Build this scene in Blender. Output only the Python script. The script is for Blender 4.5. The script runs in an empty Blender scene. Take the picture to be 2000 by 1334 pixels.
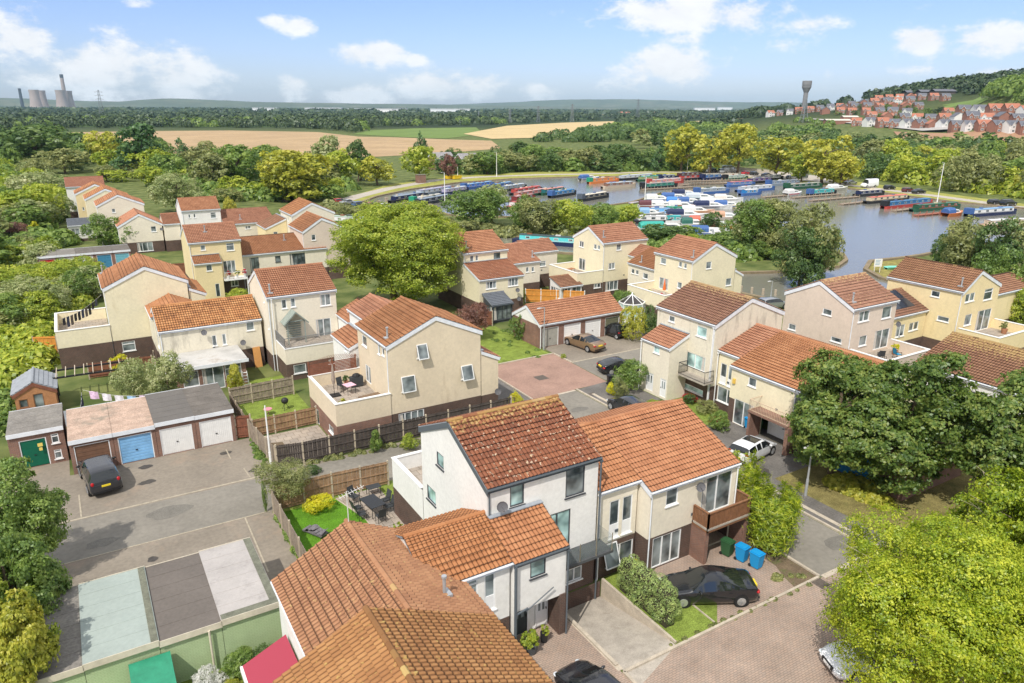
import bpy, bmesh, math, random
import numpy as np
from mathutils import Vector, Matrix
random.seed(7); RNG = np.random.default_rng(11)
PI = math.pi; rad = math.radians
S = bpy.context.scene
# ------------------------------------------------------------------ camera
CAMH = 24.0; FPX = 1420.0; PITCH = rad(17.8); ROLL = rad(-0.28); YAW = rad(31.05)
cam_d = bpy.data.cameras.new("camera"); cam = bpy.data.objects.new("camera", cam_d); S.collection.objects.link(cam)
cam_d.sensor_width = 36; cam_d.lens = FPX / 2000 * 36; cam_d.clip_start = 0.5; cam_d.clip_end = 40000
cam.location = (0, 0, CAMH)
cam.rotation_euler = (Matrix.Rotation(-YAW, 3, 'Z') @ Matrix.Rotation(PI / 2 - PITCH, 3, 'X') @ Matrix.Rotation(-ROLL, 3, 'Z')).to_euler()
S.camera = cam
# ------------------------------------------------------------------ sky with clouds
SUN = Vector((-1.1, -0.8, 1.75)).normalized()
W = bpy.data.worlds.new("World"); S.world = W; W.use_nodes = True
nt = W.node_tree; N = nt.nodes; L = nt.links
N.clear()
out = N.new('ShaderNodeOutputWorld'); bg = N.new('ShaderNodeBackground'); L.new(bg.outputs[0], out.inputs[0])
sky = N.new('ShaderNodeTexSky'); sky.sky_type = 'NISHITA'; sky.sun_disc = False
sky.sun_elevation = math.asin(SUN.z); sky.sun_rotation = math.atan2(SUN.x, SUN.y); sky.altitude = 50; sky.air_density = 1.0; sky.dust_density = 0.6; sky.ozone_density = 1.4
SKYK = 0.15
def nd(kind, **kw):
    n = N.new(kind)
    for k, v in kw.items(): setattr(n, k, v)
    return n
def mth(op, a, b=None, c=None, clamp=False):
    n = N.new('ShaderNodeMath'); n.operation = op; n.use_clamp = clamp
    for i, v in enumerate((a, b, c)):
        if v is None: continue
        if isinstance(v, (int, float)): n.inputs[i].default_value = v
        else: L.new(v, n.inputs[i])
    return n.outputs[0]
def view_dir(px, py):
    x = px - 1000; y = 667 - py; c, s = math.cos(-ROLL), math.sin(-ROLL); x, y = x * c - y * s, x * s + y * c
    wx = x; wy = FPX * math.cos(PITCH) + y * math.sin(PITCH); wz = y * math.cos(PITCH) - FPX * math.sin(PITCH)
    ct, st = math.cos(YAW), math.sin(YAW)
    return Vector((wx * ct + wy * st, -wx * st + wy * ct, wz))
tc = nd('ShaderNodeTexCoord'); nrm = nd('ShaderNodeVectorMath', operation='NORMALIZE'); L.new(tc.outputs['Generated'], nrm.inputs[0])
# warp so that the cloud edges billow
ns1 = nd('ShaderNodeTexNoise'); ns1.inputs['Scale'].default_value = 17; ns1.inputs['Detail'].default_value = 12; ns1.inputs['Roughness'].default_value = 0.66
stretch = nd('ShaderNodeVectorMath', operation='MULTIPLY'); stretch.inputs[1].default_value = (1, 1, 1.9); L.new(nrm.outputs[0], stretch.inputs[0]); L.new(stretch.outputs[0], ns1.inputs['Vector'])
ns2 = nd('ShaderNodeTexNoise'); ns2.inputs['Scale'].default_value = 4; ns2.inputs['Detail'].default_value = 5; L.new(stretch.outputs[0], ns2.inputs['Vector'])
CLOUDS = [(40,75,75,45,1),(-60,60,90,50,1),(215,130,170,70,.95),(330,150,110,70,.9),(110,150,70,30,.6),(350,188,80,32,1),(540,42,40,14,.75),(582,50,38,18,.85),(280,48,22,14,.6),(262,8,30,12,.8),(700,108,60,26,.95),(745,104,55,30,1.0),(810,118,24,15,.8),(570,172,42,26,1),(700,190,75,24,1),(850,170,95,34,.95),(940,172,55,30,.9),(1050,186,50,22,.9),
          (1330,20,130,55,1),(1440,30,120,50,.95),(1340,75,70,18,.7),(1580,45,60,25,.8),(1530,88,50,18,.6),(1310,130,100,44,1.05),(1260,160,70,28,.7),(1800,75,60,30,1.05),(1940,78,110,34,.85),(1610,158,24,20,.55),(1790,138,60,14,.6),(1960,150,60,22,.8),(180,30,60,12,.35),(1100,120,60,12,.2),(1480,200,60,12,.35),(420,205,160,16,.5),(1200,195,120,14,.4),(900,205,200,14,.4),(520,115,80,14,.2)]
acc = None
for (px, py, rx, ry, st_) in CLOUDS:
    d = view_dir(px, py).normalized(); ux = (view_dir(px + 10, py).normalized() - view_dir(px - 10, py).normalized()).normalized(); uz = d.cross(ux).normalized()
    kx = FPX / rx; ky = FPX / ry
    a1 = nd('ShaderNodeVectorMath', operation='DOT_PRODUCT'); L.new(nrm.outputs[0], a1.inputs[0]); a1.inputs[1].default_value = ux * kx
    a2 = nd('ShaderNodeVectorMath', operation='DOT_PRODUCT'); L.new(nrm.outputs[0], a2.inputs[0]); a2.inputs[1].default_value = uz * ky
    e1 = mth('SUBTRACT', a1.outputs['Value'], d.dot(ux * kx)); e2 = mth('SUBTRACT', a2.outputs['Value'], d.dot(uz * ky))
    q = mth('ADD', mth('MULTIPLY', e1, e1), mth('MULTIPLY', e2, e2))
    g = mth('MULTIPLY', mth('EXPONENT', mth('MULTIPLY', q, -1.1)), st_)
    a3 = nd('ShaderNodeVectorMath', operation='DOT_PRODUCT'); L.new(nrm.outputs[0], a3.inputs[0]); a3.inputs[1].default_value = d
    g = mth('MULTIPLY', g, mth('GREATER_THAN', a3.outputs['Value'], 0.0))
    acc = g if acc is None else mth('MAXIMUM', acc, g)
# unseen broken cloud, added overhead and behind the camera to lift the fill light
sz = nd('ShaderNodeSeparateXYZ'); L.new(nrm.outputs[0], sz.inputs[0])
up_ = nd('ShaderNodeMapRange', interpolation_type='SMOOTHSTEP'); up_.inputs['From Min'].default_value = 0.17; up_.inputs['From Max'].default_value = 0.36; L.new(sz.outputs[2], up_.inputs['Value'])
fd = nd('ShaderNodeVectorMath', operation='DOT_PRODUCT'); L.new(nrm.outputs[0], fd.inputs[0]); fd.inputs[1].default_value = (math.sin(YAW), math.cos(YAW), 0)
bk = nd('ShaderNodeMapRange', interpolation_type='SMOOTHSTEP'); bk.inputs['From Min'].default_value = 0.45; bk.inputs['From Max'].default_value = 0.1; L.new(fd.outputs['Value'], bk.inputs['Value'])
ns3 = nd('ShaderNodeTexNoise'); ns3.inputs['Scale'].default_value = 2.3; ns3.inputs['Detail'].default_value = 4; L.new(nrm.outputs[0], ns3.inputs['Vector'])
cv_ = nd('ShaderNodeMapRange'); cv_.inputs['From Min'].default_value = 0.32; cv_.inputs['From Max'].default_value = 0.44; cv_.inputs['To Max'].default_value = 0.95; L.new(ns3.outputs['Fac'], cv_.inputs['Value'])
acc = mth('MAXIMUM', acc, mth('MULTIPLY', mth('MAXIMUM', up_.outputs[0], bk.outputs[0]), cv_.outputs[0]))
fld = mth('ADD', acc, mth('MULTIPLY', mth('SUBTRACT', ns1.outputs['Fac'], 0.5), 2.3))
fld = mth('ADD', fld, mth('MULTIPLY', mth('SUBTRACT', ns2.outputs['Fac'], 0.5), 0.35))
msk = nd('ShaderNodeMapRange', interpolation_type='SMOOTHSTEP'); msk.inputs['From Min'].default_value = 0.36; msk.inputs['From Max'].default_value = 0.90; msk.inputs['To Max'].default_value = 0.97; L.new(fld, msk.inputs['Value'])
tint = nd('ShaderNodeMix', data_type='RGBA', blend_type='MULTIPLY'); tint.inputs['Factor'].default_value = 1.0; L.new(sky.outputs[0], tint.inputs[6]); tint.inputs[7].default_value = (0.49, 0.53, 0.745, 1)
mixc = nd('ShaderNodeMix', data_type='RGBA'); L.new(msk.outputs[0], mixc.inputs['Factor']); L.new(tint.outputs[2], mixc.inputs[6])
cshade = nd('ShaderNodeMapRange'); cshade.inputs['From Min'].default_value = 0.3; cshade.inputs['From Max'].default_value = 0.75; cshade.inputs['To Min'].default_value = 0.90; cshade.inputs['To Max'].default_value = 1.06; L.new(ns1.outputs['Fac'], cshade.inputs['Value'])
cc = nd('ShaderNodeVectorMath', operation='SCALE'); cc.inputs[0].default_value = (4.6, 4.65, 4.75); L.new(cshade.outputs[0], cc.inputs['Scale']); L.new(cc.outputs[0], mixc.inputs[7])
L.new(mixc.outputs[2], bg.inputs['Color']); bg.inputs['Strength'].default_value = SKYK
# ------------------------------------------------------------------ sun
sl = bpy.data.lights.new("sun", 'SUN'); sl.energy = 2.8; sl.angle = rad(0.5); sl.color = (1.0, 0.94, 0.85)
so = bpy.data.objects.new("sun", sl); S.collection.objects.link(so); so.rotation_euler = SUN.to_track_quat('Z', 'Y').to_euler(); so.location = (0, 0, 300)
S.view_settings.view_transform = 'Standard'; S.view_settings.look = 'None'; S.view_settings.exposure = 0.58; S.view_settings.gamma = 1
S.cycles.max_bounces = 6; S.cycles.transparent_max_bounces = 8; S.cycles.volume_bounces = 0; S.cycles.use_denoising = True
# ------------------------------------------------------------------ helpers
COL = S.collection
def spot(px, py, z=0.0):
    d = view_dir(px, py); k = (z - CAMH) / d.z; return Vector((d.x * k, d.y * k, z))
def on_x(px, py, x):
    d = view_dir(px, py); k = x / d.x; return Vector((x, d.y * k, CAMH + d.z * k))
def on_y(px, py, y):
    d = view_dir(px, py); k = y / d.y; return Vector((d.x * k, y, CAMH + d.z * k))
def polar(az, d):            # azimuth in degrees to the right of the view axis
    a = YAW + rad(az); return d * math.sin(a), d * math.cos(a)
HX = [1380, 1440, 1480, 1560, 1640, 1700, 1800, 1900, 2000, 2300]; HZ = [0, 8, 17, 24, 31, 40, 52, 60, 66, 72]
HAZ = [math.degrees(math.atan((x - 1000) / (FPX * math.cos(PITCH) + 456 * math.sin(PITCH)))) for x in HX]
def sstep(a, b, x): t = np.clip((x - a) / (b - a), 0, 1); return t * t * (3 - 2 * t)
def ground_z(x, y):
    x = np.asarray(x, float); y = np.asarray(y, float)
    d = np.hypot(x, y); az = np.degrees(np.arctan2(x, y)) - math.degrees(YAW)
    hm = np.interp(az, HAZ, HZ)
    hm = np.where(az > 90, hm * np.clip((150 - az) / 60, 0, 1), hm)
    z = sstep(430, 1250, d) * hm * (1 - 0.75 * sstep(1400, 3500, d))
    z = z + sstep(560, 680, d) * (1 - sstep(700, 900, d)) * np.interp(az, [29.5, 32.5, 36, 50], [0, 22, 34, 34])
    ramp = (x > 18.0) & (x < 21.2) & (y > 20.4) & (y < 25.9)
    z = np.where(ramp, -1.02 * (y - 20.4) / 5.5, z)
    return z
def hit(px, py):             # where the ray of a pixel meets the terrain
    d = view_dir(px, py).normalized(); hd = math.hypot(d.x, d.y); t = 100.0
    for k in range(4000):
        p = Vector((0, 0, CAMH)) + d * t
        if p.z <= float(ground_z(p.x, p.y)): return p
        if t > 1010 and px > 1400 and py < 224: return Vector((p.x, p.y, float(ground_z(p.x, p.y))))
        t += 1.5 + t * 0.001
    return p
MATS = {}
def pbsdf(name):
    m = bpy.data.materials.new(name); m.use_nodes = True; n = m.node_tree.nodes; b = n['Principled BSDF']; return m, m.node_tree, b
def mat(name, col, rough=0.7, nscale=3.0, namt=0.18, fine=0.0, bump=0.0, bscale=40, metal=0.0, spec=0.4, coat=0.0, stain=None, coords='Object'):
    if name in MATS: return MATS[name]
    m, t, b = pbsdf(name); n = t.nodes; l = t.links
    b.inputs['Roughness'].default_value = rough; b.inputs['Metallic'].default_value = metal; b.inputs['Specular IOR Level'].default_value = spec; b.inputs['Coat Weight'].default_value = coat
    if coat: b.inputs['Coat Roughness'].default_value = 0.05
    if namt <= 0 and bump <= 0:
        b.inputs['Base Color'].default_value = (*col, 1); MATS[name] = m; return m
    tcn = n.new('ShaderNodeTexCoord'); geo = n.new('ShaderNodeNewGeometry')
    vec = geo.outputs['Position'] if coords == 'World' else tcn.outputs[coords]
    a = n.new('ShaderNodeTexNoise'); a.inputs['Scale'].default_value = nscale; a.inputs['Detail'].default_value = 6; a.inputs['Roughness'].default_value = 0.65; l.new(vec, a.inputs['Vector'])
    mr = n.new('ShaderNodeMapRange'); mr.inputs['From Min'].default_value = 0.3; mr.inputs['From Max'].default_value = 0.7; mr.inputs['To Min'].default_value = 1 - namt; mr.inputs['To Max'].default_value = 1 + namt; l.new(a.outputs['Fac'], mr.inputs['Value'])
    v = n.new('ShaderNodeVectorMath'); v.operation = 'SCALE'; v.inputs[0].default_value = col; l.new(mr.outputs[0], v.inputs['Scale']); cur = v.outputs[0]
    if fine:
        f = n.new('ShaderNodeTexNoise'); f.inputs['Scale'].default_value = nscale * 14; f.inputs['Detail'].default_value = 3; l.new(vec, f.inputs['Vector'])
        mr2 = n.new('ShaderNodeMapRange'); mr2.inputs['From Min'].default_value = 0.3; mr2.inputs['From Max'].default_value = 0.7; mr2.inputs['To Min'].default_value = 1 - fine; mr2.inputs['To Max'].default_value = 1 + fine; l.new(f.outputs['Fac'], mr2.inputs['Value'])
        v2 = n.new('ShaderNodeVectorMath'); v2.operation = 'SCALE'; l.new(cur, v2.inputs[0]); l.new(mr2.outputs[0], v2.inputs['Scale']); cur = v2.outputs[0]
    if stain:   # (colour, threshold, scale, vertical stretch)
        sc, th, ss, vs = stain
        mp = n.new('ShaderNodeMapping'); mp.inputs['Scale'].default_value = (1, 1, vs); l.new(vec, mp.inputs['Vector'])
        s_ = n.new('ShaderNodeTexNoise'); s_.inputs['Scale'].default_value = ss; s_.inputs['Detail'].default_value = 8; s_.inputs['Roughness'].default_value = 0.7; l.new(mp.outputs[0], s_.inputs['Vector'])
        r = n.new('ShaderNodeMapRange'); r.inputs['From Min'].default_value = th; r.inputs['From Max'].default_value = th + 0.14; r.inputs['To Max'].default_value = 0.75; l.new(s_.outputs['Fac'], r.inputs['Value'])
        mx = n.new('ShaderNodeMix'); mx.data_type = 'RGBA'; l.new(r.outputs[0], mx.inputs['Factor']); l.new(cur, mx.inputs[6]); mx.inputs[7].default_value = (*sc, 1); cur = mx.outputs[2]
    l.new(cur, b.inputs['Base Color'])
    if bump:
        f = n.new('ShaderNodeTexNoise'); f.inputs['Scale'].default_value = bscale; f.inputs['Detail'].default_value = 4; l.new(vec, f.inputs['Vector'])
        bp = n.new('ShaderNodeBump'); bp.inputs['Strength'].default_value = bump; bp.inputs['Distance'].default_value = 0.03; l.new(f.outputs['Fac'], bp.inputs['Height']); l.new(bp.outputs[0], b.inputs['Normal'])
    MATS[name] = m; return m
def brickmat(name, c1, c2, mortar, sx=0.225, sy=0.075, rough=0.85, msize=0.012, off=0.5, world=False, bump=0.25, namt=0.3):
    if name in MATS: return MATS[name]
    m, t, b = pbsdf(name); n = t.nodes; l = t.links
    b.inputs['Roughness'].default_value = rough; b.inputs['Specular IOR Level'].default_value = 0.25
    uv = n.new('ShaderNodeTexCoord'); vec = uv.outputs['UV']
    if world: vec = n.new('ShaderNodeNewGeometry').outputs['Position']
    br = n.new('ShaderNodeTexBrick'); br.inputs['Scale'].default_value = 1; br.inputs['Brick Width'].default_value = sx; br.inputs['Row Height'].default_value = sy; br.inputs['Mortar Size'].default_value = msize; br.offset = off
    br.inputs['Color1'].default_value = (*c1, 1); br.inputs['Color2'].default_value = (*c2, 1); br.inputs['Mortar'].default_value = (*mortar, 1); br.inputs['Mortar Smooth'].default_value = 0.3; l.new(vec, br.inputs['Vector'])
    ns = n.new('ShaderNodeTexNoise'); ns.inputs['Scale'].default_value = 0.6; ns.inputs['Detail'].default_value = 8; ns.inputs['Roughness'].default_value = 0.7; l.new(vec, ns.inputs['Vector'])
    mr = n.new('ShaderNodeMapRange'); mr.inputs['From Min'].default_value = 0.3; mr.inputs['From Max'].default_value = 0.7; mr.inputs['To Min'].default_value = 1 - namt; mr.inputs['To Max'].default_value = 1 + namt; l.new(ns.outputs['Fac'], mr.inputs['Value'])
    v = n.new('ShaderNodeVectorMath'); v.operation = 'SCALE'; l.new(br.outputs['Color'], v.inputs[0]); l.new(mr.outputs[0], v.inputs['Scale']); l.new(v.outputs[0], b.inputs['Base Color'])
    bp = n.new('ShaderNodeBump'); bp.inputs['Strength'].default_value = bump; bp.inputs['Distance'].default_value = 0.01; bp.invert = True; l.new(br.outputs['Fac'], bp.inputs['Height']); l.new(bp.outputs[0], b.inputs['Normal'])
    MATS[name] = m; return m
def tilemat(name, cols, lichen=(0.55, 0.5, 0.42), lth=0.66, moss=None, tw=0.21, th=0.33):
    if name in MATS: return MATS[name]
    m, t, b = pbsdf(name); n = t.nodes; l = t.links
    b.inputs['Roughness'].default_value = 0.85; b.inputs['Specular IOR Level'].default_value = 0.2
    uv = n.new('ShaderNodeTexCoord').outputs['UV']
    dv = n.new('ShaderNodeVectorMath'); dv.operation = 'DIVIDE'; dv.inputs[1].default_value = (tw, th, 1); l.new(uv, dv.inputs[0])
    fl = n.new('ShaderNodeVectorMath'); fl.operation = 'FLOOR'; l.new(dv.outputs[0], fl.inputs[0])
    wn = n.new('ShaderNodeTexWhiteNoise'); wn.noise_dimensions = '2D'; l.new(fl.outputs[0], wn.inputs['Vector'])
    big = n.new('ShaderNodeTexNoise'); big.inputs['Scale'].default_value = 0.8; big.inputs['Detail'].default_value = 6; l.new(uv, big.inputs['Vector'])
    ad = n.new('ShaderNodeMath'); ad.operation = 'MULTIPLY_ADD'; l.new(wn.outputs['Value'], ad.inputs[0]); ad.inputs[1].default_value = 0.34; 
    b2 = n.new('ShaderNodeMath'); b2.operation = 'MULTIPLY_ADD'; l.new(big.outputs['Fac'], b2.inputs[0]); b2.inputs[1].default_value = 1.3; b2.inputs[2].default_value = -0.32; l.new(b2.outputs[0], ad.inputs[2])
    cr = n.new('ShaderNodeValToRGB'); l.new(ad.outputs[0], cr.inputs[0])
    while len(cr.color_ramp.elements) < len(cols): cr.color_ramp.elements.new(0.5)
    for i, c in enumerate(cols): cr.color_ramp.elements[i].position = i / (len(cols) - 1); cr.color_ramp.elements[i].color = (*c, 1)
    cur = cr.outputs[0]
    lz = n.new('ShaderNodeTexNoise'); lz.inputs['Scale'].default_value = 5.5; lz.inputs['Detail'].default_value = 4; l.new(uv, lz.inputs['Vector'])
    def lay(cur, fac_out, lo, hi, col, mx_=0.85):
        r = n.new('ShaderNodeMapRange'); r.inputs['From Min'].default_value = lo; r.inputs['From Max'].default_value = hi; r.inputs['To Max'].default_value = mx_; l.new(fac_out, r.inputs['Value'])
        mx = n.new('ShaderNodeMix'); mx.data_type = 'RGBA'; l.new(r.outputs[0], mx.inputs['Factor']); l.new(cur, mx.inputs[6]); mx.inputs[7].default_value = (*col, 1); return mx.outputs[2]
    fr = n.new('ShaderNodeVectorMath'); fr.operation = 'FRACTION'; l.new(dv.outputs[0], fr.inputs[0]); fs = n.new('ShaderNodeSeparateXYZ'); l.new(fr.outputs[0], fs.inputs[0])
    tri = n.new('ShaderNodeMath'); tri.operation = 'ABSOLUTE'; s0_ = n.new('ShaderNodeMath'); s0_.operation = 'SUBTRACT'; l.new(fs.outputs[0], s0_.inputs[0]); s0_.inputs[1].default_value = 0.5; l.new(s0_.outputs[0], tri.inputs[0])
    cur = lay(cur, tri.outputs[0], 0.30, 0.5, tuple(c * 0.38 for c in cols[0]), 0.85)     # grime, and shade put into the colour of roll channels and course edges
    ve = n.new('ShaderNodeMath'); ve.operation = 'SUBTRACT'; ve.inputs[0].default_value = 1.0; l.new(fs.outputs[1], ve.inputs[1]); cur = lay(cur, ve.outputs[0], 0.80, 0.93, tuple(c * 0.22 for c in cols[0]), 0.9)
    cur = lay(cur, lz.outputs['Fac'], lth, lth + 0.05, lichen)
    sm = n.new('ShaderNodeTexNoise'); sm.inputs['Scale'].default_value = 1.7; sm.inputs['Detail'].default_value = 9; sm.inputs['Roughness'].default_value = 0.75; l.new(uv, sm.inputs['Vector'])
    dirt = tuple(c * 0.45 for c in cols[0]); cur = lay(cur, sm.outputs['Fac'], 0.55, 0.75, dirt, 0.6)
    if moss:   # golden lichen strongest next to the ridge (v measured from the eave)
        sx = n.new('ShaderNodeSeparateXYZ'); l.new(uv, sx.inputs[0])
        rr = n.new('ShaderNodeMapRange'); rr.inputs['From Min'].default_value = moss[1] - 1.3; rr.inputs['From Max'].default_value = moss[1]; l.new(sx.outputs[1], rr.inputs['Value'])
        mm = n.new('ShaderNodeMath'); mm.operation = 'MULTIPLY_ADD'; l.new(rr.outputs[0], mm.inputs[0]); mm.inputs[1].default_value = 0.22; l.new(lz.outputs['Fac'], mm.inputs[2])
        cur = lay(cur, mm.outputs[0], 0.62, 0.72, moss[0], 0.8)
    oi = n.new('ShaderNodeObjectInfo'); hv = n.new('ShaderNodeHueSaturation'); vr = n.new('ShaderNodeMapRange'); vr.inputs['To Min'].default_value = 0.86; vr.inputs['To Max'].default_value = 1.08; l.new(oi.outputs['Random'], vr.inputs['Value']); l.new(vr.outputs[0], hv.inputs['Value'])
    w2 = n.new('ShaderNodeMath'); w2.operation = 'MULTIPLY'; w2.inputs[1].default_value = 7.31; l.new(oi.outputs['Random'], w2.inputs[0]); w3 = n.new('ShaderNodeMath'); w3.operation = 'FRACT'; l.new(w2.outputs[0], w3.inputs[0]); hr = n.new('ShaderNodeMapRange'); hr.inputs['To Min'].default_value = 0.497; hr.inputs['To Max'].default_value = 0.507; l.new(w3.outputs[0], hr.inputs['Value']); l.new(hr.outputs[0], hv.inputs['Hue'])
    sr = n.new('ShaderNodeMapRange'); sr.inputs['To Min'].default_value = 0.88; sr.inputs['To Max'].default_value = 1.0; l.new(w3.outputs[0], sr.inputs['Value']); l.new(sr.outputs[0], hv.inputs['Saturation']); l.new(cur, hv.inputs['Color']); l.new(hv.outputs[0], b.inputs['Base Color'])
    MATS[name] = m; return m
def glassmat(name='window_glass', col=(0.045, 0.06, 0.065)):
    if name in MATS: return MATS[name]
    m, t, b = pbsdf(name); n = t.nodes; l = t.links
    b.inputs['Roughness'].default_value = 0.04; b.inputs['Specular IOR Level'].default_value = 0.8
    g = n.new('ShaderNodeNewGeometry'); ns = n.new('ShaderNodeTexNoise'); ns.inputs['Scale'].default_value = 0.9; ns.inputs['Detail'].default_value = 2; l.new(g.outputs['Position'], ns.inputs['Vector'])
    cr = n.new('ShaderNodeValToRGB'); cr.color_ramp.elements[0].position = 0.38; cr.color_ramp.elements[0].color = (*col, 1); cr.color_ramp.elements[1].position = 0.68; cr.color_ramp.elements[1].color = (min(1, col[0] * 5 + .1), min(1, col[1] * 4.6 + .1), min(1, col[2] * 4.4 + .1), 1); l.new(ns.outputs['Fac'], cr.inputs[0]); l.new(cr.outputs[0], b.inputs['Base Color'])
    MATS[name] = m; return m
def tag(o, label=None, cat=None, group=None, kind=None):
    if label: o['label'] = label
    if cat: o['category'] = cat
    if group: o['group'] = group
    if kind: o['kind'] = kind
    return o
class Geo:
    def __init__(s): s.v = []; s.f = []; s.m = []; s.uv = None
    def vert(s, p): s.v.append(tuple(p)); return len(s.v) - 1
    def face(s, pts, m=0):
        b = len(s.v); s.v += [tuple(p) for p in pts]; s.f.append(tuple(range(b, b + len(pts)))); s.m.append(m); return s
    def box(s, x0, x1, y0, y1, z0, z1, m=0, R=None):
        c = [(x, y, z) for z in (z0, z1) for y in (y0, y1) for x in (x0, x1)]
        if R: c = [R(p) for p in c]
        b = len(s.v); s.v += [tuple(p) for p in c]
        for q in ((0, 2, 3, 1), (4, 5, 7, 6), (0, 1, 5, 4), (2, 6, 7, 3), (0, 4, 6, 2), (1, 3, 7, 5)): s.f.append(tuple(b + i for i in q)); s.m.append(m)
        return s
    def bar(s, a, b_, r, m=0, n=6, r2=None, cap=True):
        a = Vector(a); b_ = Vector(b_); d = (b_ - a).normalized(); u = d.orthogonal().normalized(); w = d.cross(u); r2 = r if r2 is None else r2; k = len(s.v)
        for (p, q) in ((a, r), (b_, r2)):
            for i in range(n): t = 2 * PI * i / n + PI / n; s.v.append(tuple(p + (u * math.cos(t) + w * math.sin(t)) * q))
        for i in range(n): j = (i + 1) % n; s.f.append((k + i, k + j, k + n + j, k + n + i)); s.m.append(m)
        if cap: s.f.append(tuple(k + n + i for i in range(n))); s.m.append(m); s.f.append(tuple(k + n - 1 - i for i in range(n))); s.m.append(m)
        return s
    def beam(s, a, b_, w, h, m=0):     # rectangular section, h vertical
        a = Vector(a); b_ = Vector(b_); d = (b_ - a); u = Vector((-d.y, d.x, 0)); u = u.normalized() * w / 2 if u.length > 1e-6 else Vector((w / 2, 0, 0)); z = Vector((0, 0, h / 2)) if abs(d.normalized().z) < 0.95 else Vector((0, h / 2, 0))
        k = len(s.v)
        for p in (a, b_):
            for (i, j) in ((-1, -1), (1, -1), (1, 1), (-1, 1)): s.v.append(tuple(p + u * i + z * j))
        for i in range(4): j = (i + 1) % 4; s.f.append((k + i, k + j, k + 4 + j, k + 4 + i)); s.m.append(m)
        s.f.append((k + 3, k + 2, k + 1, k)); s.m.append(m); s.f.append((k + 4, k + 5, k + 6, k + 7)); s.m.append(m); return s
    def prism(s, poly, z0, z1, m=0):
        n = len(poly); k = len(s.v); s.v += [(x, y, z0) for x, y in poly] + [(x, y, z1) for x, y in poly]
        for i in range(n): j = (i + 1) % n; s.f.append((k + i, k + j, k + n + j, k + n + i)); s.m.append(m)
        s.f.append(tuple(k + n + i for i in range(n))); s.m.append(m); s.f.append(tuple(k + n - 1 - i for i in range(n))); s.m.append(m); return s
    def ball(s, c, rx, ry, rz, m=0, nu=10, nv=6):
        k = len(s.v)
        for j in range(nv + 1):
            t = PI * j / nv
            for i in range(nu): p = 2 * PI * i / nu; s.v.append((c[0] + rx * math.sin(t) * math.cos(p), c[1] + ry * math.sin(t) * math.sin(p), c[2] + rz * math.cos(t)))
        for j in range(nv):
            for i in range(nu): a = k + j * nu + i; b_ = k + j * nu + (i + 1) % nu; s.f.append((a, a + nu, b_ + nu, b_)); s.m.append(m)
        return s
    def build(s, name, mats, parent=None, org=None, smooth=False, link=True):
        if not isinstance(mats, (list, tuple)): mats = [mats]
        if org is None: org = (0, 0, 0)
        me = bpy.data.meshes.new(name); o3 = Vector(org)
        me.from_pydata([tuple(Vector(p) - o3) for p in s.v], [], s.f); 
        for m_ in mats: me.materials.append(m_)
        if len(mats) > 1: me.polygons.foreach_set('material_index', s.m)
        if s.uv is None:
            uvl = me.uv_layers.new(name='UVMap'); us = []
            for p in me.polygons:
                nx, ny, nz = p.normal; ax = 0 if abs(nx) > 0.7 else (1 if abs(ny) > 0.7 else 2)
                for vi in p.vertices:
                    c = s.v[vi]; us += [c[1], c[2]] if ax == 0 else ([c[0], c[2]] if ax == 1 else [c[0], c[1]])
            uvl.data.foreach_set('uv', us)
        else:
            uvl = me.uv_layers.new(name='UVMap'); uvl.data.foreach_set('uv', [c for f in s.f for vi in f for c in s.uv[vi]])
        if smooth: me.polygons.foreach_set('use_smooth', [True] * len(me.polygons))
        me.update(); o = bpy.data.objects.new(name, me)
        if link: COL.objects.link(o)
        if parent: o.parent = parent
        return o
def empty(name, loc, label=None, cat=None, group=None, rz=0):
    o = bpy.data.objects.new(name, None); o.empty_display_size = 0.3; COL.objects.link(o); o.location = loc; o.rotation_euler.z = rz; tag(o, label, cat, group); return o
def solo(g, name, mats, loc, label, cat, group=None, kind=None, smooth=False):   # a thing that is one mesh, origin at its base
    o = g.build(name, mats, None, org=loc, smooth=smooth); o.location = loc; return tag(o, label, cat, group, kind)
# ------------------------------------------------------------------ shared materials
ASPH = mat('asphalt', (0.225, 0.208, 0.178), 0.9, 0.25, 0.16, 0.10, 0.5, 60, coords='World', stain=((0.17, 0.135, 0.115), 0.62, 0.8, 1))
ASPH2 = mat('asphalt_worn', (0.24, 0.208, 0.168), 0.92, 0.3, 0.18, 0.11, 0.5, 60, coords='World', stain=((0.34, 0.255, 0.19), 0.54, 0.22, 1))
ASPH3 = mat('asphalt_dark', (0.15, 0.14, 0.13), 0.9, 0.6, 0.25, 0.2, 0.5, 60, coords='World', stain=((0.13, 0.10, 0.07), 0.58, 0.5, 1))
REDROAD = mat('red_surfacing', (0.33, 0.21, 0.165), 0.9, 0.5, 0.2, 0.15, 0.4, 60, coords='World', stain=((0.22, 0.15, 0.12), 0.6, 0.6, 1))
GRASS = mat('lawn', (0.19, 0.25, 0.05), 0.95, 1.2, 0.35, 0.4, 1.0, 30, coords='World', spec=0.1)
DRYGRASS = mat('dry_grass', (0.22, 0.19, 0.075), 0.95, 1.0, 0.4, 0.35, 1.0, 30, coords='World', spec=0.1, stain=((0.10, 0.12, 0.04), 0.55, 0.8, 1))
SOIL = mat('soil', (0.15, 0.11, 0.07), 0.95, 1.0, 0.3, 0.3, 0.8, 30, coords='World', stain=((0.11, 0.14, 0.04), 0.5, 1.5, 1))
FLAG = brickmat('flagstones', (0.40, 0.34, 0.28), (0.33, 0.29, 0.25), (0.18, 0.15, 0.12), 0.6, 0.6, world=True, msize=0.02)
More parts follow.
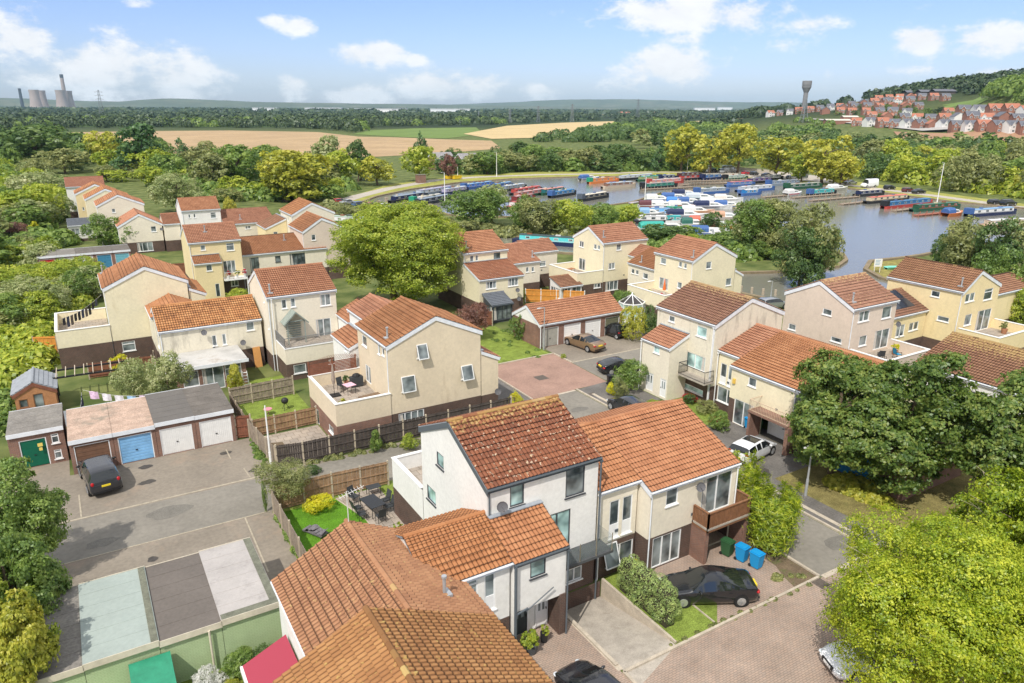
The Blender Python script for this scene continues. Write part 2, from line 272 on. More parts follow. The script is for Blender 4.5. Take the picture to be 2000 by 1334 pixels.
PAVB = brickmat('block_paving', (0.385, 0.285, 0.225), (0.33, 0.26, 0.215), (0.20, 0.16, 0.13), 0.22, 0.11, world=True, msize=0.012, namt=0.22)
CONC = mat('concrete', (0.40, 0.36, 0.31), 0.9, 1.5, 0.2, 0.15, 0.4, 40, coords='World', stain=((0.24, 0.21, 0.17), 0.58, 0.9, 1))
KERB = mat('kerb_stone', (0.47, 0.41, 0.33), 0.9, 2, 0.2, 0.2, coords='World')
LINE = mat('line_paint', (0.37, 0.325, 0.25), 0.8, 3, 0.25, 0.3, coords='World')
BRICK = brickmat('dark_brick', (0.115, 0.062, 0.048), (0.085, 0.055, 0.046), (0.15, 0.12, 0.10))
BRICKR = brickmat('red_brick', (0.26, 0.12, 0.08), (0.20, 0.10, 0.075), (0.24, 0.20, 0.17))
BRICKG = brickmat('green_painted_brick', (0.44, 0.54, 0.31), (0.41, 0.52, 0.295), (0.35, 0.45, 0.25), bump=0.5, namt=0.12)
UPVC = mat('white_upvc', (0.82, 0.83, 0.84), 0.4, 4, 0.05, coords='World')
FASC = mat('white_fascia', (0.74, 0.77, 0.82), 0.5, 2, 0.12, coords='World', stain=((0.55, 0.52, 0.46), 0.62, 1.5, 1))
GREYF = mat('anthracite_fascia', (0.10, 0.12, 0.14), 0.5, 2, 0.1, coords='World')
FRAMEG = mat('anthracite_frame', (0.06, 0.065, 0.075), 0.4, 0, 0)
GLASS = glassmat(); GLASSB = glassmat('blind_glass', (0.12, 0.2, 0.2))
LEAD = mat('lead_flashing', (0.30, 0.33, 0.37), 0.6, 4, 0.15)
def render_mat(name, c, st=(0.45, 0.40, 0.30), th=0.63): return mat(name, c, 0.9, 0.35, 0.07, 0.05, 0.25, 50, coords='World', stain=(st, th - 0.045, 1.1, 0.22), spec=0.2)
R_WHITE = render_mat('render_white', (0.79, 0.782, 0.755), (0.62, 0.58, 0.48), 0.70)
R_CREAM = render_mat('render_cream', (0.76, 0.70, 0.58), (0.58, 0.52, 0.42), 0.66)
R_BEIGE = render_mat('render_beige', (0.70, 0.60, 0.45), (0.52, 0.42, 0.29), 0.64)
R_YEL = render_mat('render_yellow', (0.78, 0.65, 0.39), (0.60, 0.50, 0.27), 0.64)
R_PALEY = render_mat('render_pale_yellow', (0.78, 0.71, 0.52), (0.58, 0.50, 0.32), 0.64)
R_PINK = render_mat('render_pinkish', (0.66, 0.56, 0.47), (0.5, 0.42, 0.35), 0.66)
R_OLDW = render_mat('render_weathered', (0.72, 0.67, 0.55), (0.38, 0.35, 0.29), 0.56)
TN1 = tilemat('tiles_red_brown', [(0.125, 0.048, 0.032), (0.215, 0.075, 0.043), (0.32, 0.12, 0.062)], (0.58, 0.50, 0.42), 0.61, ((0.36, 0.22, 0.08), 4.45))
TN2 = tilemat('tiles_terracotta', [(0.30, 0.115, 0.05), (0.42, 0.17, 0.075), (0.53, 0.245, 0.115)], (0.5, 0.42, 0.34), 0.74)
TN4 = tilemat('tiles_brown_terracotta', [(0.25, 0.108, 0.048), (0.345, 0.16, 0.068), (0.44, 0.225, 0.098)], (0.6, 0.5, 0.4), 0.72, ((0.45, 0.30, 0.10), 6.3))
TORG = tilemat('tiles_orange', [(0.27, 0.11, 0.055), (0.385, 0.165, 0.082), (0.48, 0.23, 0.12)], (0.5, 0.4, 0.3), 0.77)
TBRN = tilemat('tiles_brown', [(0.21, 0.10, 0.06), (0.30, 0.145, 0.085), (0.38, 0.20, 0.12)], (0.5, 0.42, 0.33), 0.72, ((0.45, 0.30, 0.12), 4.4))
TMIX = tilemat('tiles_mottled', [(0.16, 0.075, 0.045), (0.45, 0.19, 0.075), (0.62, 0.33, 0.15)], (0.6, 0.45, 0.25), 0.75)
SLATE = mat('slate', (0.13, 0.145, 0.17), 0.6, 3, 0.2, 0.2)
WOODF = mat('fence_wood', (0.30, 0.19, 0.11), 0.9, 2.5, 0.3, 0.3, coords='World'); WOODO = mat('fence_orange', (0.62, 0.27, 0.05), 0.8, 2, 0.15, coords='World')
WOODG = mat('fence_grey', (0.28, 0.23, 0.18), 0.9, 2.5, 0.3, 0.3, coords='World'); WOODD = mat('fence_dark', (0.075, 0.062, 0.055), 0.9, 2.5, 0.35, 0.35, coords='World'); WOODR = mat('fence_red_brown', (0.22, 0.085, 0.05), 0.8, 2.5, 0.25, 0.2, coords='World')
POSTC = mat('concrete_post', (0.48, 0.41, 0.31), 0.9, 3, 0.2, 0.2, coords='World')
WHITE = mat('white_paint', (0.80, 0.80, 0.79), 0.5, 3, 0.06, coords='World'); BLACK = mat('black_plastic', (0.02, 0.02, 0.022), 0.5, 0, 0)
STEEL = mat('galvanised_steel', (0.42, 0.44, 0.46), 0.5, 3, 0.12, metal=0.3)
# ------------------------------------------------------------------ terrain: one sheet to the horizon
def axis_lines(extra):
    a = [-12000, -8000, -5000, -3500, -2500, -1800, -1200, -800] + list(range(-500, 3300, 30)) + [3500, 4000, 5000, 7000, 9000, 12000]
    return sorted(set(a + extra))
xs = axis_lines([18.0, 18.01, 21.19, 21.2]); ys = axis_lines([20.4, 25.89, 25.9])
X, Y = np.meshgrid(xs, ys); Z = ground_z(X, Y)
tm = bpy.data.meshes.new('ground'); nx = len(xs); ny = len(ys)
tm.from_pydata(np.stack([X.ravel(), Y.ravel(), Z.ravel()], 1).tolist(), [], [(j * nx + i, j * nx + i + 1, (j + 1) * nx + i + 1, (j + 1) * nx + i) for j in range(ny - 1) for i in range(nx - 1)])
m, t, b = pbsdf('countryside'); n = t.nodes; l = t.links; b.inputs['Roughness'].default_value = 0.95; b.inputs['Specular IOR Level'].default_value = 0.1
gp = n.new('ShaderNodeNewGeometry').outputs['Position']
a_ = n.new('ShaderNodeTexNoise'); a_.inputs['Scale'].default_value = 0.35; a_.inputs['Detail'].default_value = 8; l.new(gp, a_.inputs['Vector'])
c_ = n.new('ShaderNodeValToRGB'); l.new(a_.outputs['Fac'], c_.inputs[0]); c_.color_ramp.elements[0].position = 0.35; c_.color_ramp.elements[0].color = (0.07, 0.10, 0.03, 1); c_.color_ramp.elements[1].position = 0.7; c_.color_ramp.elements[1].color = (0.19, 0.21, 0.075, 1)
v_ = n.new('ShaderNodeTexVoronoi'); v_.inputs['Scale'].default_value = 0.0028; l.new(gp, v_.inputs['Vector'])
f_ = n.new('ShaderNodeValToRGB'); f_.color_ramp.interpolation = 'CONSTANT'; sp_ = n.new('ShaderNodeSeparateColor'); l.new(v_.outputs['Color'], sp_.inputs[0]); l.new(sp_.outputs[0], f_.inputs[0])
for i, (p_, q_) in enumerate([(0, (0.035, 0.055, 0.02)), (0.3, (0.05, 0.07, 0.03)), (0.5, (0.16, 0.14, 0.07)), (0.62, (0.06, 0.10, 0.03)), (0.8, (0.03, 0.045, 0.02))]):
    if i > 1: f_.color_ramp.elements.new(p_)
    f_.color_ramp.elements[i].position = p_; f_.color_ramp.elements[i].color = (*q_, 1)
le = n.new('ShaderNodeVectorMath'); le.operation = 'LENGTH'; l.new(gp, le.inputs[0]); mr_ = n.new('ShaderNodeMapRange'); mr_.inputs['From Min'].default_value = 700; mr_.inputs['From Max'].default_value = 1000; l.new(le.outputs['Value'], mr_.inputs['Value'])
mx_ = n.new('ShaderNodeMix'); mx_.data_type = 'RGBA'; l.new(mr_.outputs[0], mx_.inputs['Factor']); l.new(c_.outputs[0], mx_.inputs[6]); l.new(f_.outputs[0], mx_.inputs[7]); l.new(mx_.outputs[2], b.inputs['Base Color'])
tm.materials.append(m); tm.update(); go = bpy.data.objects.new('ground', tm); COL.objects.link(go); tag(go, kind='structure')
def sheet(name, poly, z, m, drape=False, kind='structure', step=14):
    if not drape:
        g = Geo(); g.face([(x, y, z) for x, y in poly]); o = g.build(name, m)
    else:      # follow the terrain
        bm = bmesh.new(); f = bm.faces.new([bm.verts.new((x, y, 0)) for x, y in poly])
        bmesh.ops.triangulate(bm, faces=[f])
        for _ in range(8):
            es = [e for e in bm.edges if e.calc_length() > step * 2]
            if not es or len(bm.faces) > 12000: break
            bmesh.ops.subdivide_edges(bm, edges=es, cuts=1, use_grid_fill=False); bmesh.ops.triangulate(bm, faces=bm.faces[:])
        for v in bm.verts: v.co.z = float(ground_z(v.co.x, v.co.y)) + z
        bmesh.ops.recalc_face_normals(bm, faces=bm.faces[:]); me = bpy.data.meshes.new(name); bm.to_mesh(me); bm.free(); me.materials.append(m); o = bpy.data.objects.new(name, me); COL.objects.link(o)
        if sum(p.normal.z for p in me.polygons) < 0: me.flip_normals()
    return tag(o, kind=kind)
def pxpoly(pts, z=0): return [tuple(spot(px, py, z)[:2]) for px, py in pts]
def strip(name, line, w, z, m):      # ribbon along a centre line
    g = Geo(); n = len(line); Ls = []; Rs = []
    for i, p in enumerate(line):
        a = Vector(line[max(0, i - 1)][:2]); b_ = Vector(line[min(n - 1, i + 1)][:2]); d = (b_ - a).normalized(); u = Vector((-d.y, d.x)) * w / 2; q = Vector(p[:2]); Ls.append(q + u); Rs.append(q - u)
    for i in range(n - 1): g.face([(Rs[i].x, Rs[i].y, z), (Rs[i + 1].x, Rs[i + 1].y, z), (Ls[i + 1].x, Ls[i + 1].y, z), (Ls[i].x, Ls[i].y, z)])
    return tag(g.build(name, m), kind='structure')
# estate surfaces
sheet('garden_soil', [(-12, 27.9), (13.7, 27.9), (13.7, 33), (30, 33), (30, 41.8), (-12, 41.8)], 0.004, GRASS)
sheet('garage_court', [(-12, 31), (7.75, 31), (7.8, 41.8), (30.5, 41.8), (31.6, 41.8), (31.6, 48.8), (30.5, 47.0), (9.2, 47.0), (9.2, 53.5), (-2.9, 53.5), (-2.9, 56.2), (-12, 56.2)], 0.008, ASPH2)
sheet('garage_road', [(-12, 42), (7.8, 42), (31.6, 42.1), (31.6, 46.5), (8.8, 46.6), (-12, 46.9)], 0.012, ASPH)
sheet('red_junction', [(31.6, 49.0), (39.9, 49.2), (40.2, 58.3), (31.6, 58.3)], 0.012, REDROAD)
sheet('estate_road', [(31.6, 20.05), (36.15, 20.05), (36.15, 49.0), (31.6, 49.0)], 0.012, ASPH)
sheet('side_road', [(40.0, 49.6), (62, 49.6), (62, 55.2), (40.15, 55.2)], 0.012, ASPH)
sheet('parking_court', [(40.2, 55.2), (53.5, 55.2), (53.5, 61), (40.2, 61)], 0.010, ASPH2)
sheet('pavement', [(36.4, 20.05), (38.3, 20.05), (38.3, 47), (41.3, 47), (41.3, 49.4), (36.4, 49.0)], 0.016, ASPH3)
sheet('driveways', [(38.3, 28.8), (44.2, 28.8), (44.2, 37.3), (41.3, 42.8), (38.3, 42.8)], 0.012, ASPH3)
sheet('driveways', [(38.3, 43.5), (41.3, 43.5), (41.3, 47), (38.3, 47)], 0.012, ASPH3)
sheet('verge', [(36.4, 8), (60, 8), (60, 28.8), (38.3, 28.8), (38.3, 20.05), (36.4, 20.05)], 0.010, DRYGRASS)
sheet('paved_road', [(5, 4), (36.3, 4), (36.3, 20.0), (18.2, 20.0), (18.2, 19.0), (17.4, 19.0), (5, 19.0)], 0.012, PAVB)
sheet('paved_drive', [(12, 19.0), (17.9, 19.0), (17.9, 25.6), (12, 25.6)], 0.010, PAVB)
sheet('paved_drive', [(23.9, 20.15), (31.0, 20.15), (30.3, 27), (23.9, 25.0)], 0.010, PAVB)
sheet('front_lawn', [(21.2, 20.15), (23.9, 20.15), (25.2, 21.4), (23.9, 25.0), (23.0, 25.9), (21.2, 25.9)], 0.014, GRASS)
sheet('planting_bed', [(29.6, 20.15), (31.5, 20.15), (31.5, 30), (30.3, 30), (30.3, 22.0), (29.9, 21.2)], 0.016, SOIL)
g = Geo(); g.face([(18.02, 19.0, 0.016), (21.18, 20.1, 0.016), (21.18, 20.4, 0.016), (18.02, 20.4, 0.016)]); g.face([(18.02, 20.4, 0.016), (21.18, 20.4, 0.016), (21.18, 25.85, -1.0), (18.02, 25.85, -1.0)])
tag(g.build('concrete_drive', CONC), kind='structure')
g = Geo(); g.box(17.86, 18.03, 20.5, 25.8, -1.1, .1); tag(g.build('retaining_kerb', KERB), kind='structure'); g = Geo(); g.box(21.17, 21.3, 20.5, 25.8, -1.1, .16); tag(g.build('retaining_kerb', KERB), kind='structure')
sheet('lawn', [(8.1, 28.2), (12.5, 28.2), (12.5, 38.0), (11.7, 41.4), (8.1, 41.4)], 0.012, mat('bright_lawn', (0.10, 0.23, 0.02), 0.95, 1.0, 0.2, 0.35, 1.0, 30, coords='World', spec=0.1))
sheet('patio', [(12.5, 30), (14.6, 30), (14.6, 41.4), (11.7, 41.4), (12.5, 38.0)], 0.016, FLAG)
sheet('verge', [(31.6, 58.4), (39.8, 58.4), (39.8, 70), (31.6, 70)], 0.008, GRASS)
sheet('footpath', [(28.2, 47.0), (31.6, 48.0), (31.6, 58.4), (33.6, 62), (33.6, 70), (31.0, 70), (31.0, 60), (28.2, 56)], 0.014, ASPH3)
sheet('patio', [(9.4, 47.4), (14.1, 47.4), (14.1, 53.2), (9.4, 53.2)], 0.008, FLAG)
sheet('garden_soil', [(9.4, 47.4), (11.0, 47.4), (10.9, 51.5), (9.4, 52)], 0.012, SOIL)
sheet('garden_lawn', [(9.5, 54), (14.5, 54), (14.5, 66), (9.5, 66)], 0.012, GRASS)
sheet('garden_lawn', [(-3, 59.8), (8, 59.8), (8, 65), (-3, 65)], 0.012, DRYGRASS)
sheet('patio', [(-3.4, 62.8), (3.2, 62.8), (3.2, 66.5), (-3.4, 66.5)], 0.016, mat('grey_decking', (0.22, 0.24, 0.26), 0.8, 2, 0.2, 0.2, coords='World'))
sheet('garage_road', [(-14, 108), (8, 108), (8, 128.2), (-14, 128.2)], 0.008, ASPH)
sheet('front_garden', [(38.4, 37.5), (43.4, 37.5), (43.4, 42.9), (38.4, 42.9)], 0.016, GRASS)
# kerbs and painted lines
def kerb(pts, w=0.14, h=0.11, m=None, name='kerb'):
    g = Geo()
    for a, b_ in zip(pts[:-1], pts[1:]): g.beam((*a, h / 2 - 0.01), (*b_, h / 2 - 0.01), w, h + 0.02)
    return tag(g.build(name, m or KERB), kind='structure')
kerb([(17.9, 17), (17.95, 20.0), (31.4, 20.07)]); kerb([(36.25, 8), (36.28, 49.0)]); kerb([(40.0, 49.3), (41.2, 49.35), (41.2, 49.55), (62, 49.55)]); kerb([(31.5, 20.1), (31.55, 41.6)]); kerb([(36.1, 48.95), (31.6, 48.9)], 0.25, 0.02)
kerb([(31.7, 58.3), (40.1, 58.35), (40.12, 55.2)]); kerb([(40.15, 55.2), (62, 55.25)], 0.22, 0.02, LINE, 'road_marking')
kerb([(31.7, 20.0), (36.1, 20.0)], 0.3, 0.02); kerb([(36.95, 20.2), (36.95, 47.5)], 0.3, 0.025)
kerb([(12.3, 28.2), (12.5, 38.0), (11.7, 41.3)], 0.06, 0.05); kerb([(17.95, 20.2), (17.95, 25.6)], 0.3, 0.02); kerb([(21.25, 20.2), (21.25, 25.8)], 0.08, 0.15); kerb([(23.9, 20.3), (24.0, 24.7)], 0.06, 0.08)
kerb([(-10, 46.95), (8.7, 46.85)], 0.14, 0.025, LINE, 'road_marking'); kerb([(-10, 42.1), (7.7, 41.95)], 0.09, 0.025, LINE, 'road_marking')
kerb([(-2.4, 47.0), (-2.45, 50.2)], 0.09, 0.025, LINE, 'road_marking'); kerb([(6.1, 35.6), (6.2, 41.9)], 0.09, 0.025, LINE, 'road_marking'); kerb([(7.6, 47), (7.5, 48.6)], 0.08, 0.025, LINE, 'road_marking'); kerb([(7.0, 50.6), (7.0, 52.3)], 0.08, 0.025, LINE, 'road_marking')
kerb([(28.25, 47.1), (31.6, 48.1), (31.65, 58)], 0.1, 0.1)
# ------------------------------------------------------------------ marina water, banks and track
m, t, b = pbsdf('marina_water'); n = t.nodes; l = t.links; b.inputs['Base Color'].default_value = (0.20, 0.195, 0.165, 1); b.inputs['Roughness'].default_value = 0.17; b.inputs['Specular IOR Level'].default_value = 0.6
gp = n.new('ShaderNodeNewGeometry').outputs['Position']; a_ = n.new('ShaderNodeTexNoise'); a_.inputs['Scale'].default_value = 1.3; a_.inputs['Detail'].default_value = 5; l.new(gp, a_.inputs['Vector']); bp = n.new('ShaderNodeBump'); bp.inputs['Strength'].default_value = 0.35; bp.inputs['Distance'].default_value = 0.06; l.new(a_.outputs['Fac'], bp.inputs['Height']); l.new(bp.outputs[0], b.inputs['Normal'])
WATER = m
WPX = [(690, 402), (735, 385), (800, 371), (900, 357), (1000, 350), (1130, 346), (1300, 345), (1480, 352), (1600, 362), (1700, 374), (1790, 386), (1870, 396), (1990, 407), (2150, 425), (2150, 460), (1900, 480), (1800, 500), (1765, 505), (1700, 512), (1690, 528), (1720, 545), (1780, 560), (1780, 600), (1560, 600), (1430, 572), (1440, 535), (1560, 532), (1635, 522), (1652, 510), (1645, 498), (1560, 470), (1420, 478), (1245, 468), (1236, 440), (1262, 408), (1305, 384), (1290, 378), (1235, 396), (1150, 408), (1000, 425), (900, 425), (800, 405)]
wp = pxpoly(WPX); sheet('marina_water', wp, 0.012, WATER)
cp = pxpoly([(640, 418), (760, 432), (900, 456), (1010, 464), (1130, 470), (1150, 500), (1000, 488), (880, 478), (640, 446)]); sheet('canal_water', cp, 0.016, WATER)
BANK = mat('bank_earth', (0.24, 0.19, 0.12), 0.95, 1, 0.25, 0.2, coords='World')
for P in (wp, cp):
    kerb(P + [P[0]], 0.7, 0.35, BANK, 'bank')
TRACK = mat('gravel_track', (0.42, 0.38, 0.33), 0.95, 1, 0.15, 0.15, coords='World')
TL = [(560, 420), (640, 402), (700, 383), (760, 368), (850, 352), (930, 346), (1060, 341), (1150, 340), (1270, 336), (1400, 337), (1480, 343), (1600, 354), (1700, 367), (1830, 383), (1940, 398), (2080, 416)]
sheet('bank_grass', pxpoly([(600, 430), (640, 398), (760, 360), (900, 343), (1060, 335), (1400, 331), (1500, 336), (1640, 350), (1830, 376), (2000, 398), (2150, 417), (2150, 428), (1990, 410), (1870, 399), (1790, 389), (1700, 377), (1600, 365), (1480, 355), (1300, 348), (1130, 349), (1000, 353), (900, 360), (800, 374), (735, 388), (690, 405)]), 0.004, mat('bank_grass', (0.30, 0.30, 0.08), 0.95, 0.3, 0.3, 0.3, coords='World', spec=0.1))
strip('track', [spot(*p) for p in TL], 4.5, 0.022, TRACK)
sheet('car_park', pxpoly([(1360, 337), (1500, 333), (1660, 350), (1640, 358), (1480, 347), (1360, 342)]), 0.018, TRACK)
sheet('boatyard_grass', pxpoly([(1236, 440), (1262, 408), (1305, 384), (1290, 378), (1235, 396), (1150, 408), (1150, 470), (1240, 470)]), 0.026, GRASS)
sheet('reed_bank', pxpoly([(1692, 526), (1704, 514), (1765, 506), (1790, 505), (1810, 560), (1780, 565), (1720, 545)]), 0.05, mat('reeds', (0.25, 0.22, 0.06), 0.95, 0.8, 0.4, 0.4, 1.0, 20, coords='World'))
# fields
WHEAT = mat('wheat', (0.40, 0.285, 0.165), 0.95, 0.03, 0.16, 0.12, coords='World', spec=0.1, stain=((0.30, 0.24, 0.10), 0.58, 0.012, 1))
WHEAT2 = mat('pale_wheat', (0.52, 0.40, 0.21), 0.95, 0.03, 0.12, 0.1, coords='World', spec=0.1); GREENF = mat('pasture', (0.15, 0.215, 0.06), 0.95, 0.03, 0.15, 0.1, coords='World', spec=0.1)
sheet('wheat_field', pxpoly([(60, 276), (110, 259), (300, 256), (450, 255), (620, 258), (700, 267), (760, 268), (860, 272), (960, 275), (980, 290), (860, 300), (700, 308), (520, 303), (300, 308), (60, 292)]), 0.10, WHEAT)
sheet('green_field', pxpoly([(690, 262), (720, 255), (810, 251), (930, 249), (945, 262), (870, 271), (760, 267)]), 0.20, GREENF)
sheet('pale_field', pxpoly([(905, 262), (990, 246), (1100, 240), (1200, 237), (1190, 247), (1100, 262), (1040, 270), (960, 272)]), 0.35, WHEAT2)
sheet('pale_field', pxpoly([(1335, 238), (1420, 233), (1520, 231), (1520, 239), (1400, 241), (1340, 243)]), 0.2, WHEAT2)
EARTH = mat('bare_earth', (0.34, 0.20, 0.12), 0.95, 0.05, 0.15, 0.15, coords='World')
hp = [hit(*p) for p in [(1745, 258), (1850, 262), (2060, 268), (2060, 288), (1900, 279), (1760, 274)]]; sheet('bare_slope', [(p.x, p.y) for p in hp], 0.5, EARTH, True)
hp = [hit(*p) for p in [(1560, 232), (1680, 238), (1800, 253), (2060, 264), (2060, 268), (1800, 258), (1690, 246)]]; sheet('estate_street', [(p.x, p.y) for p in hp], 0.9, mat('pale_tarmac', (0.4, 0.38, 0.36), 0.9, 0.2, 0.1, coords='World'), True)
hp = [hit(*p) for p in [(1840, 206), (1900, 197), (1915, 190), (1930, 196), (1890, 214), (1850, 216)]]; sheet('hill_pasture', [(p.x, p.y) for p in hp], 0.6, GREENF, True)
# ------------------------------------------------------------------ building kit
def tiles(g, A, B, D, tw=0.21, th=0.33, fine=4, amp=0.05):
    A, B, D = Vector(A), Vector(B), Vector(D); w = B - A; u = D - A; Lw = w.length; Lu = u.length; wn = w.normalized(); un = u.normalized(); nn = wn.cross(un).normalized()
    nr = max(2, round(Lw / tw)) * fine; nc = max(2, round(Lu / th)); k0 = len(g.v); cols = nr + 1
    prof = [0, 0.75, 1.0, 0.75][:fine] if fine == 4 else [0, 1.0]
    for c in range(nc):
        for e in (0, 1):
            v = (c + e) / nc * Lu - (0.03 if e == 0 else 0)
            for i in range(cols):
                uu = i / nr * Lw; h = prof[i % fine] * amp + (0.055 if e == 0 else 0.0)
                g.v.append(tuple(A + wn * uu + un * v + nn * h)); g.uv.append((uu + 0.01, max(v, 0) + (0.05 if e == 0 else -0.02)))
    for r in range(2 * nc - 1):
        for i in range(cols - 1):
            a = k0 + r * cols + i; g.f.append((a, a + 1, a + cols + 1, a + cols)); g.m.append(0)
    k = len(g.v); lo = nn * -0.09
    for p in (A, B, B + u, D): g.v.append(tuple(p + lo)); g.uv.append((0, 0))
    for p in (A, B, B + u, D): g.v.append(tuple(p + nn * 0.0)); g.uv.append((0.3, 0.1))
    g.f.append((k + 3, k + 2, k + 1, k)); g.m.append(1)
    for i in range(4): j = (i + 1) % 4; g.f.append((k + i, k + j, k + 4 + j, k + 4 + i)); g.m.append(1)
    return Lu
def ridge(g, a, b_, r=0.13, vtop=4.0):
    a = Vector(a); b_ = Vector(b_); n_ = max(1, round((b_ - a).length / 0.42)); d = (b_ - a) / n_
    for i in range(n_):
        k = len(g.v); g.bar(a + d * i + Vector((0, 0, 0.0)), a + d * (i + 1) + d * 0.06, r, 0, 8, r * 0.93); g.uv += [(i * 0.42 + 0.1, vtop)] * (len(g.v) - k)
def panel(g, P, flip, prof, zb, holes, bz, mi=(0, 1)):
    cuts = sorted(set([p[0] for p in prof] + [h[0] for h in holes] + [h[1] for h in holes])); a_min, a_max = prof[0][0], prof[-1][0]
    cuts = [c for c in cuts if a_min - 1e-6 <= c <= a_max + 1e-6]; tz = lambda a: float(np.interp(a, [p[0] for p in prof], [p[1] for p in prof]))
    for a0, a1 in zip(cuts[:-1], cuts[1:]):
        if a1 - a0 < 1e-4: continue
        mid = (a0 + a1) / 2; hs = sorted([(h[2], h[3]) for h in holes if h[0] < mid < h[1]]); z = zb; segs = []
        for (h0, h1) in hs:
            if h0 > z: segs.append((z, h0))
            z = max(z, h1)
        segs.append((z, None))
        for (s0, s1) in segs:
            parts = []; top = min(tz(a0), tz(a1)) if s1 is None else s1
            if s0 < bz < top: parts = [(s0, bz, mi[1]), (bz, s1, mi[0])]
            else: parts = [(s0, s1, mi[1] if top <= bz + 1e-6 else mi[0])]
            for (q0, q1, mm) in parts:
                t0 = tz(a0) if q1 is None else q1; t1 = tz(a1) if q1 is None else q1
                if max(t0, t1) <= q0: continue
                q = [P(a0, q0, 0), P(a1, q0, 0), P(a1, t1, 0), P(a0, t0, 0)]; g.face(q[::-1] if flip else q, mm)
    for (h0, h1, z0, z1) in holes:      # reveals
        D_ = -0.12
        for q in ([(h0, z0), (h1, z0)], [(h1, z0), (h1, z1)], [(h1, z1), (h0, z1)], [(h0, z1), (h0, z0)]):
            (a, z), (c, y) = q; f = [P(a, z, 0), P(c, y, 0), P(c, y, D_), P(a, z, D_)]; g.face(f if not flip else f[::-1], mi[1] if z1 < bz else mi[0])
def window(P, flip, a0, a1, z0, z1, kind, root, org, frame=None, blind=False):
    frame = frame or UPVC; f = Geo(); t = 0.06
    def bx(g, p0, p1, q0, q1, d0, d1, mi=0):
        c = [P(a, z, d) for d in (d0, d1) for z in (q0, q1) for a in (p0, p1)]; b = len(g.v); g.v += [tuple(x) for x in c]
        for q in ((0, 2, 3, 1), (4, 5, 7, 6), (0, 1, 5, 4), (2, 6, 7, 3), (0, 4, 6, 2), (1, 3, 7, 5)): g.f.append(tuple(b + i for i in (q[::-1] if not flip else q))); g.m.append(mi)
    w, h = a1 - a0, z1 - z0
    if kind[0] == 'g':            # garage door: panel with ribs and frame
        bx(f, a0, a0 + t, z0, z1, -0.10, -0.02); bx(f, a1 - t, a1, z0, z1, -0.10, -0.02); bx(f, a0 + t, a1 - t, z1 - t, z1, -0.10, -0.02)
        o = f.build('door_frame', frame, root, org); dm = kind[1]; d = Geo(); bx(d, a0 + t, a1 - t, z0 + 0.02, z1 - t, -0.10, -0.07)
        n_ = kind[2] if len(kind) > 2 else 14
        if n_ > 0:
            for i in range(n_): x = a0 + t + (w - 2 * t) * (i + 0.2) / n_; bx(d, x, x + (w - 2 * t) / n_ * 0.55, z0 + 0.06, z1 - t - 0.05, -0.07, -0.052)
        else:
            for i in range(-n_): z = z0 + 0.05 + (h - t) * i / -n_; bx(d, a0 + t + 0.04, a1 - t - 0.04, z, z + (h - t) / -n_ * 0.7, -0.07, -0.055)
        do = d.build('garage_door', dm, root, org); hd = Geo(); bx(hd, (a0 + a1) / 2 - 0.07, (a0 + a1) / 2 + 0.07, z0 + 0.85, z0 + 0.9, -0.06, -0.01); hd.build('handle', BLACK, do, org); return
    if kind == 'd' or kind == 'dd':            # solid door with small lights
        bx(f, a0, a0 + t, z0, z1, -0.10, -0.01); bx(f, a1 - t, a1, z0, z1, -0.10, -0.01); bx(f, a0 + t, a1 - t, z1 - t, z1, -0.10, -0.01); bx(f, a0 + t, a1 - t, z0, z1 - t, -0.09, -0.05, 1)
        o = f.build('door', [frame, DOORM if kind == 'dd' else UPVC], root, org); p = Geo()
        for q in ((0.25, 0.42), (0.58, 0.75)): bx(p, a0 + w * q[0], a0 + w * q[1], z0 + h * 0.45, z0 + h * 0.85, -0.05, -0.045)
        p.build('pane', GLASS, o, org); hd = Geo(); bx(hd, a0 + w * .85, a0 + w * .9, z0 + h * .45, z0 + h * .5, -0.05, -0.0); hd.build('handle', BLACK, o, org); return
    n_ = {'w': 1, 't': 1, 'w2': 2, 'fd': 2, 'w3': 3, 'fd3': 3, 'w4': 4, 'lp': 1, 'f4': 4}.get(kind, 1)
    bx(f, a0, a0 + t, z0, z1, -0.09, -0.02); bx(f, a1 - t, a1, z0, z1, -0.09, -0.02); bx(f, a0 + t, a1 - t, z1 - t, z1, -0.09, -0.02); bx(f, a0 + t, a1 - t, z0, z0 + t, -0.09, -0.02)
    for i in range(1, n_): x = a0 + w * i / n_; bx(f, x - t * 0.6, x + t * 0.6, z0 + t, z1 - t, -0.09, -0.015)
    if kind == 't': bx(f, a0 + t, a1 - t, z0 + h * 0.68, z0 + h * 0.68 + t, -0.09, -0.015)
    if kind == 'lp': bx(f, a0 + t, a1 - t, z0 + t, z0 + h * 0.36, -0.08, -0.03)
    o = f.build('window' if kind[0] != 'f' else 'glazed_door', frame, root, org)
    p = Geo()
    for i in range(n_):
        x0_ = a0 + w * i / n_ + t * (0.6 if i else 1.0); x1_ = a0 + w * (i + 1) / n_ - t * (0.6 if i < n_ - 1 else 1.0)
        q = [P(x0_, z0 + t, -0.06), P(x1_, z0 + t, -0.06), P(x1_, z1 - t, -0.06), P(x0_, z1 - t, -0.06)]; p.face(q[::-1] if flip else q)
    p.build('pane', GLASSB if blind else GLASS, o, org)
    if kind[0] != 'f':
        s_ = Geo(); bx(s_, a0 - 0.06, a1 + 0.06, z0 - 0.06, z0 - 0.002, -0.03, 0.07); s_.build('sill', frame, o, org)
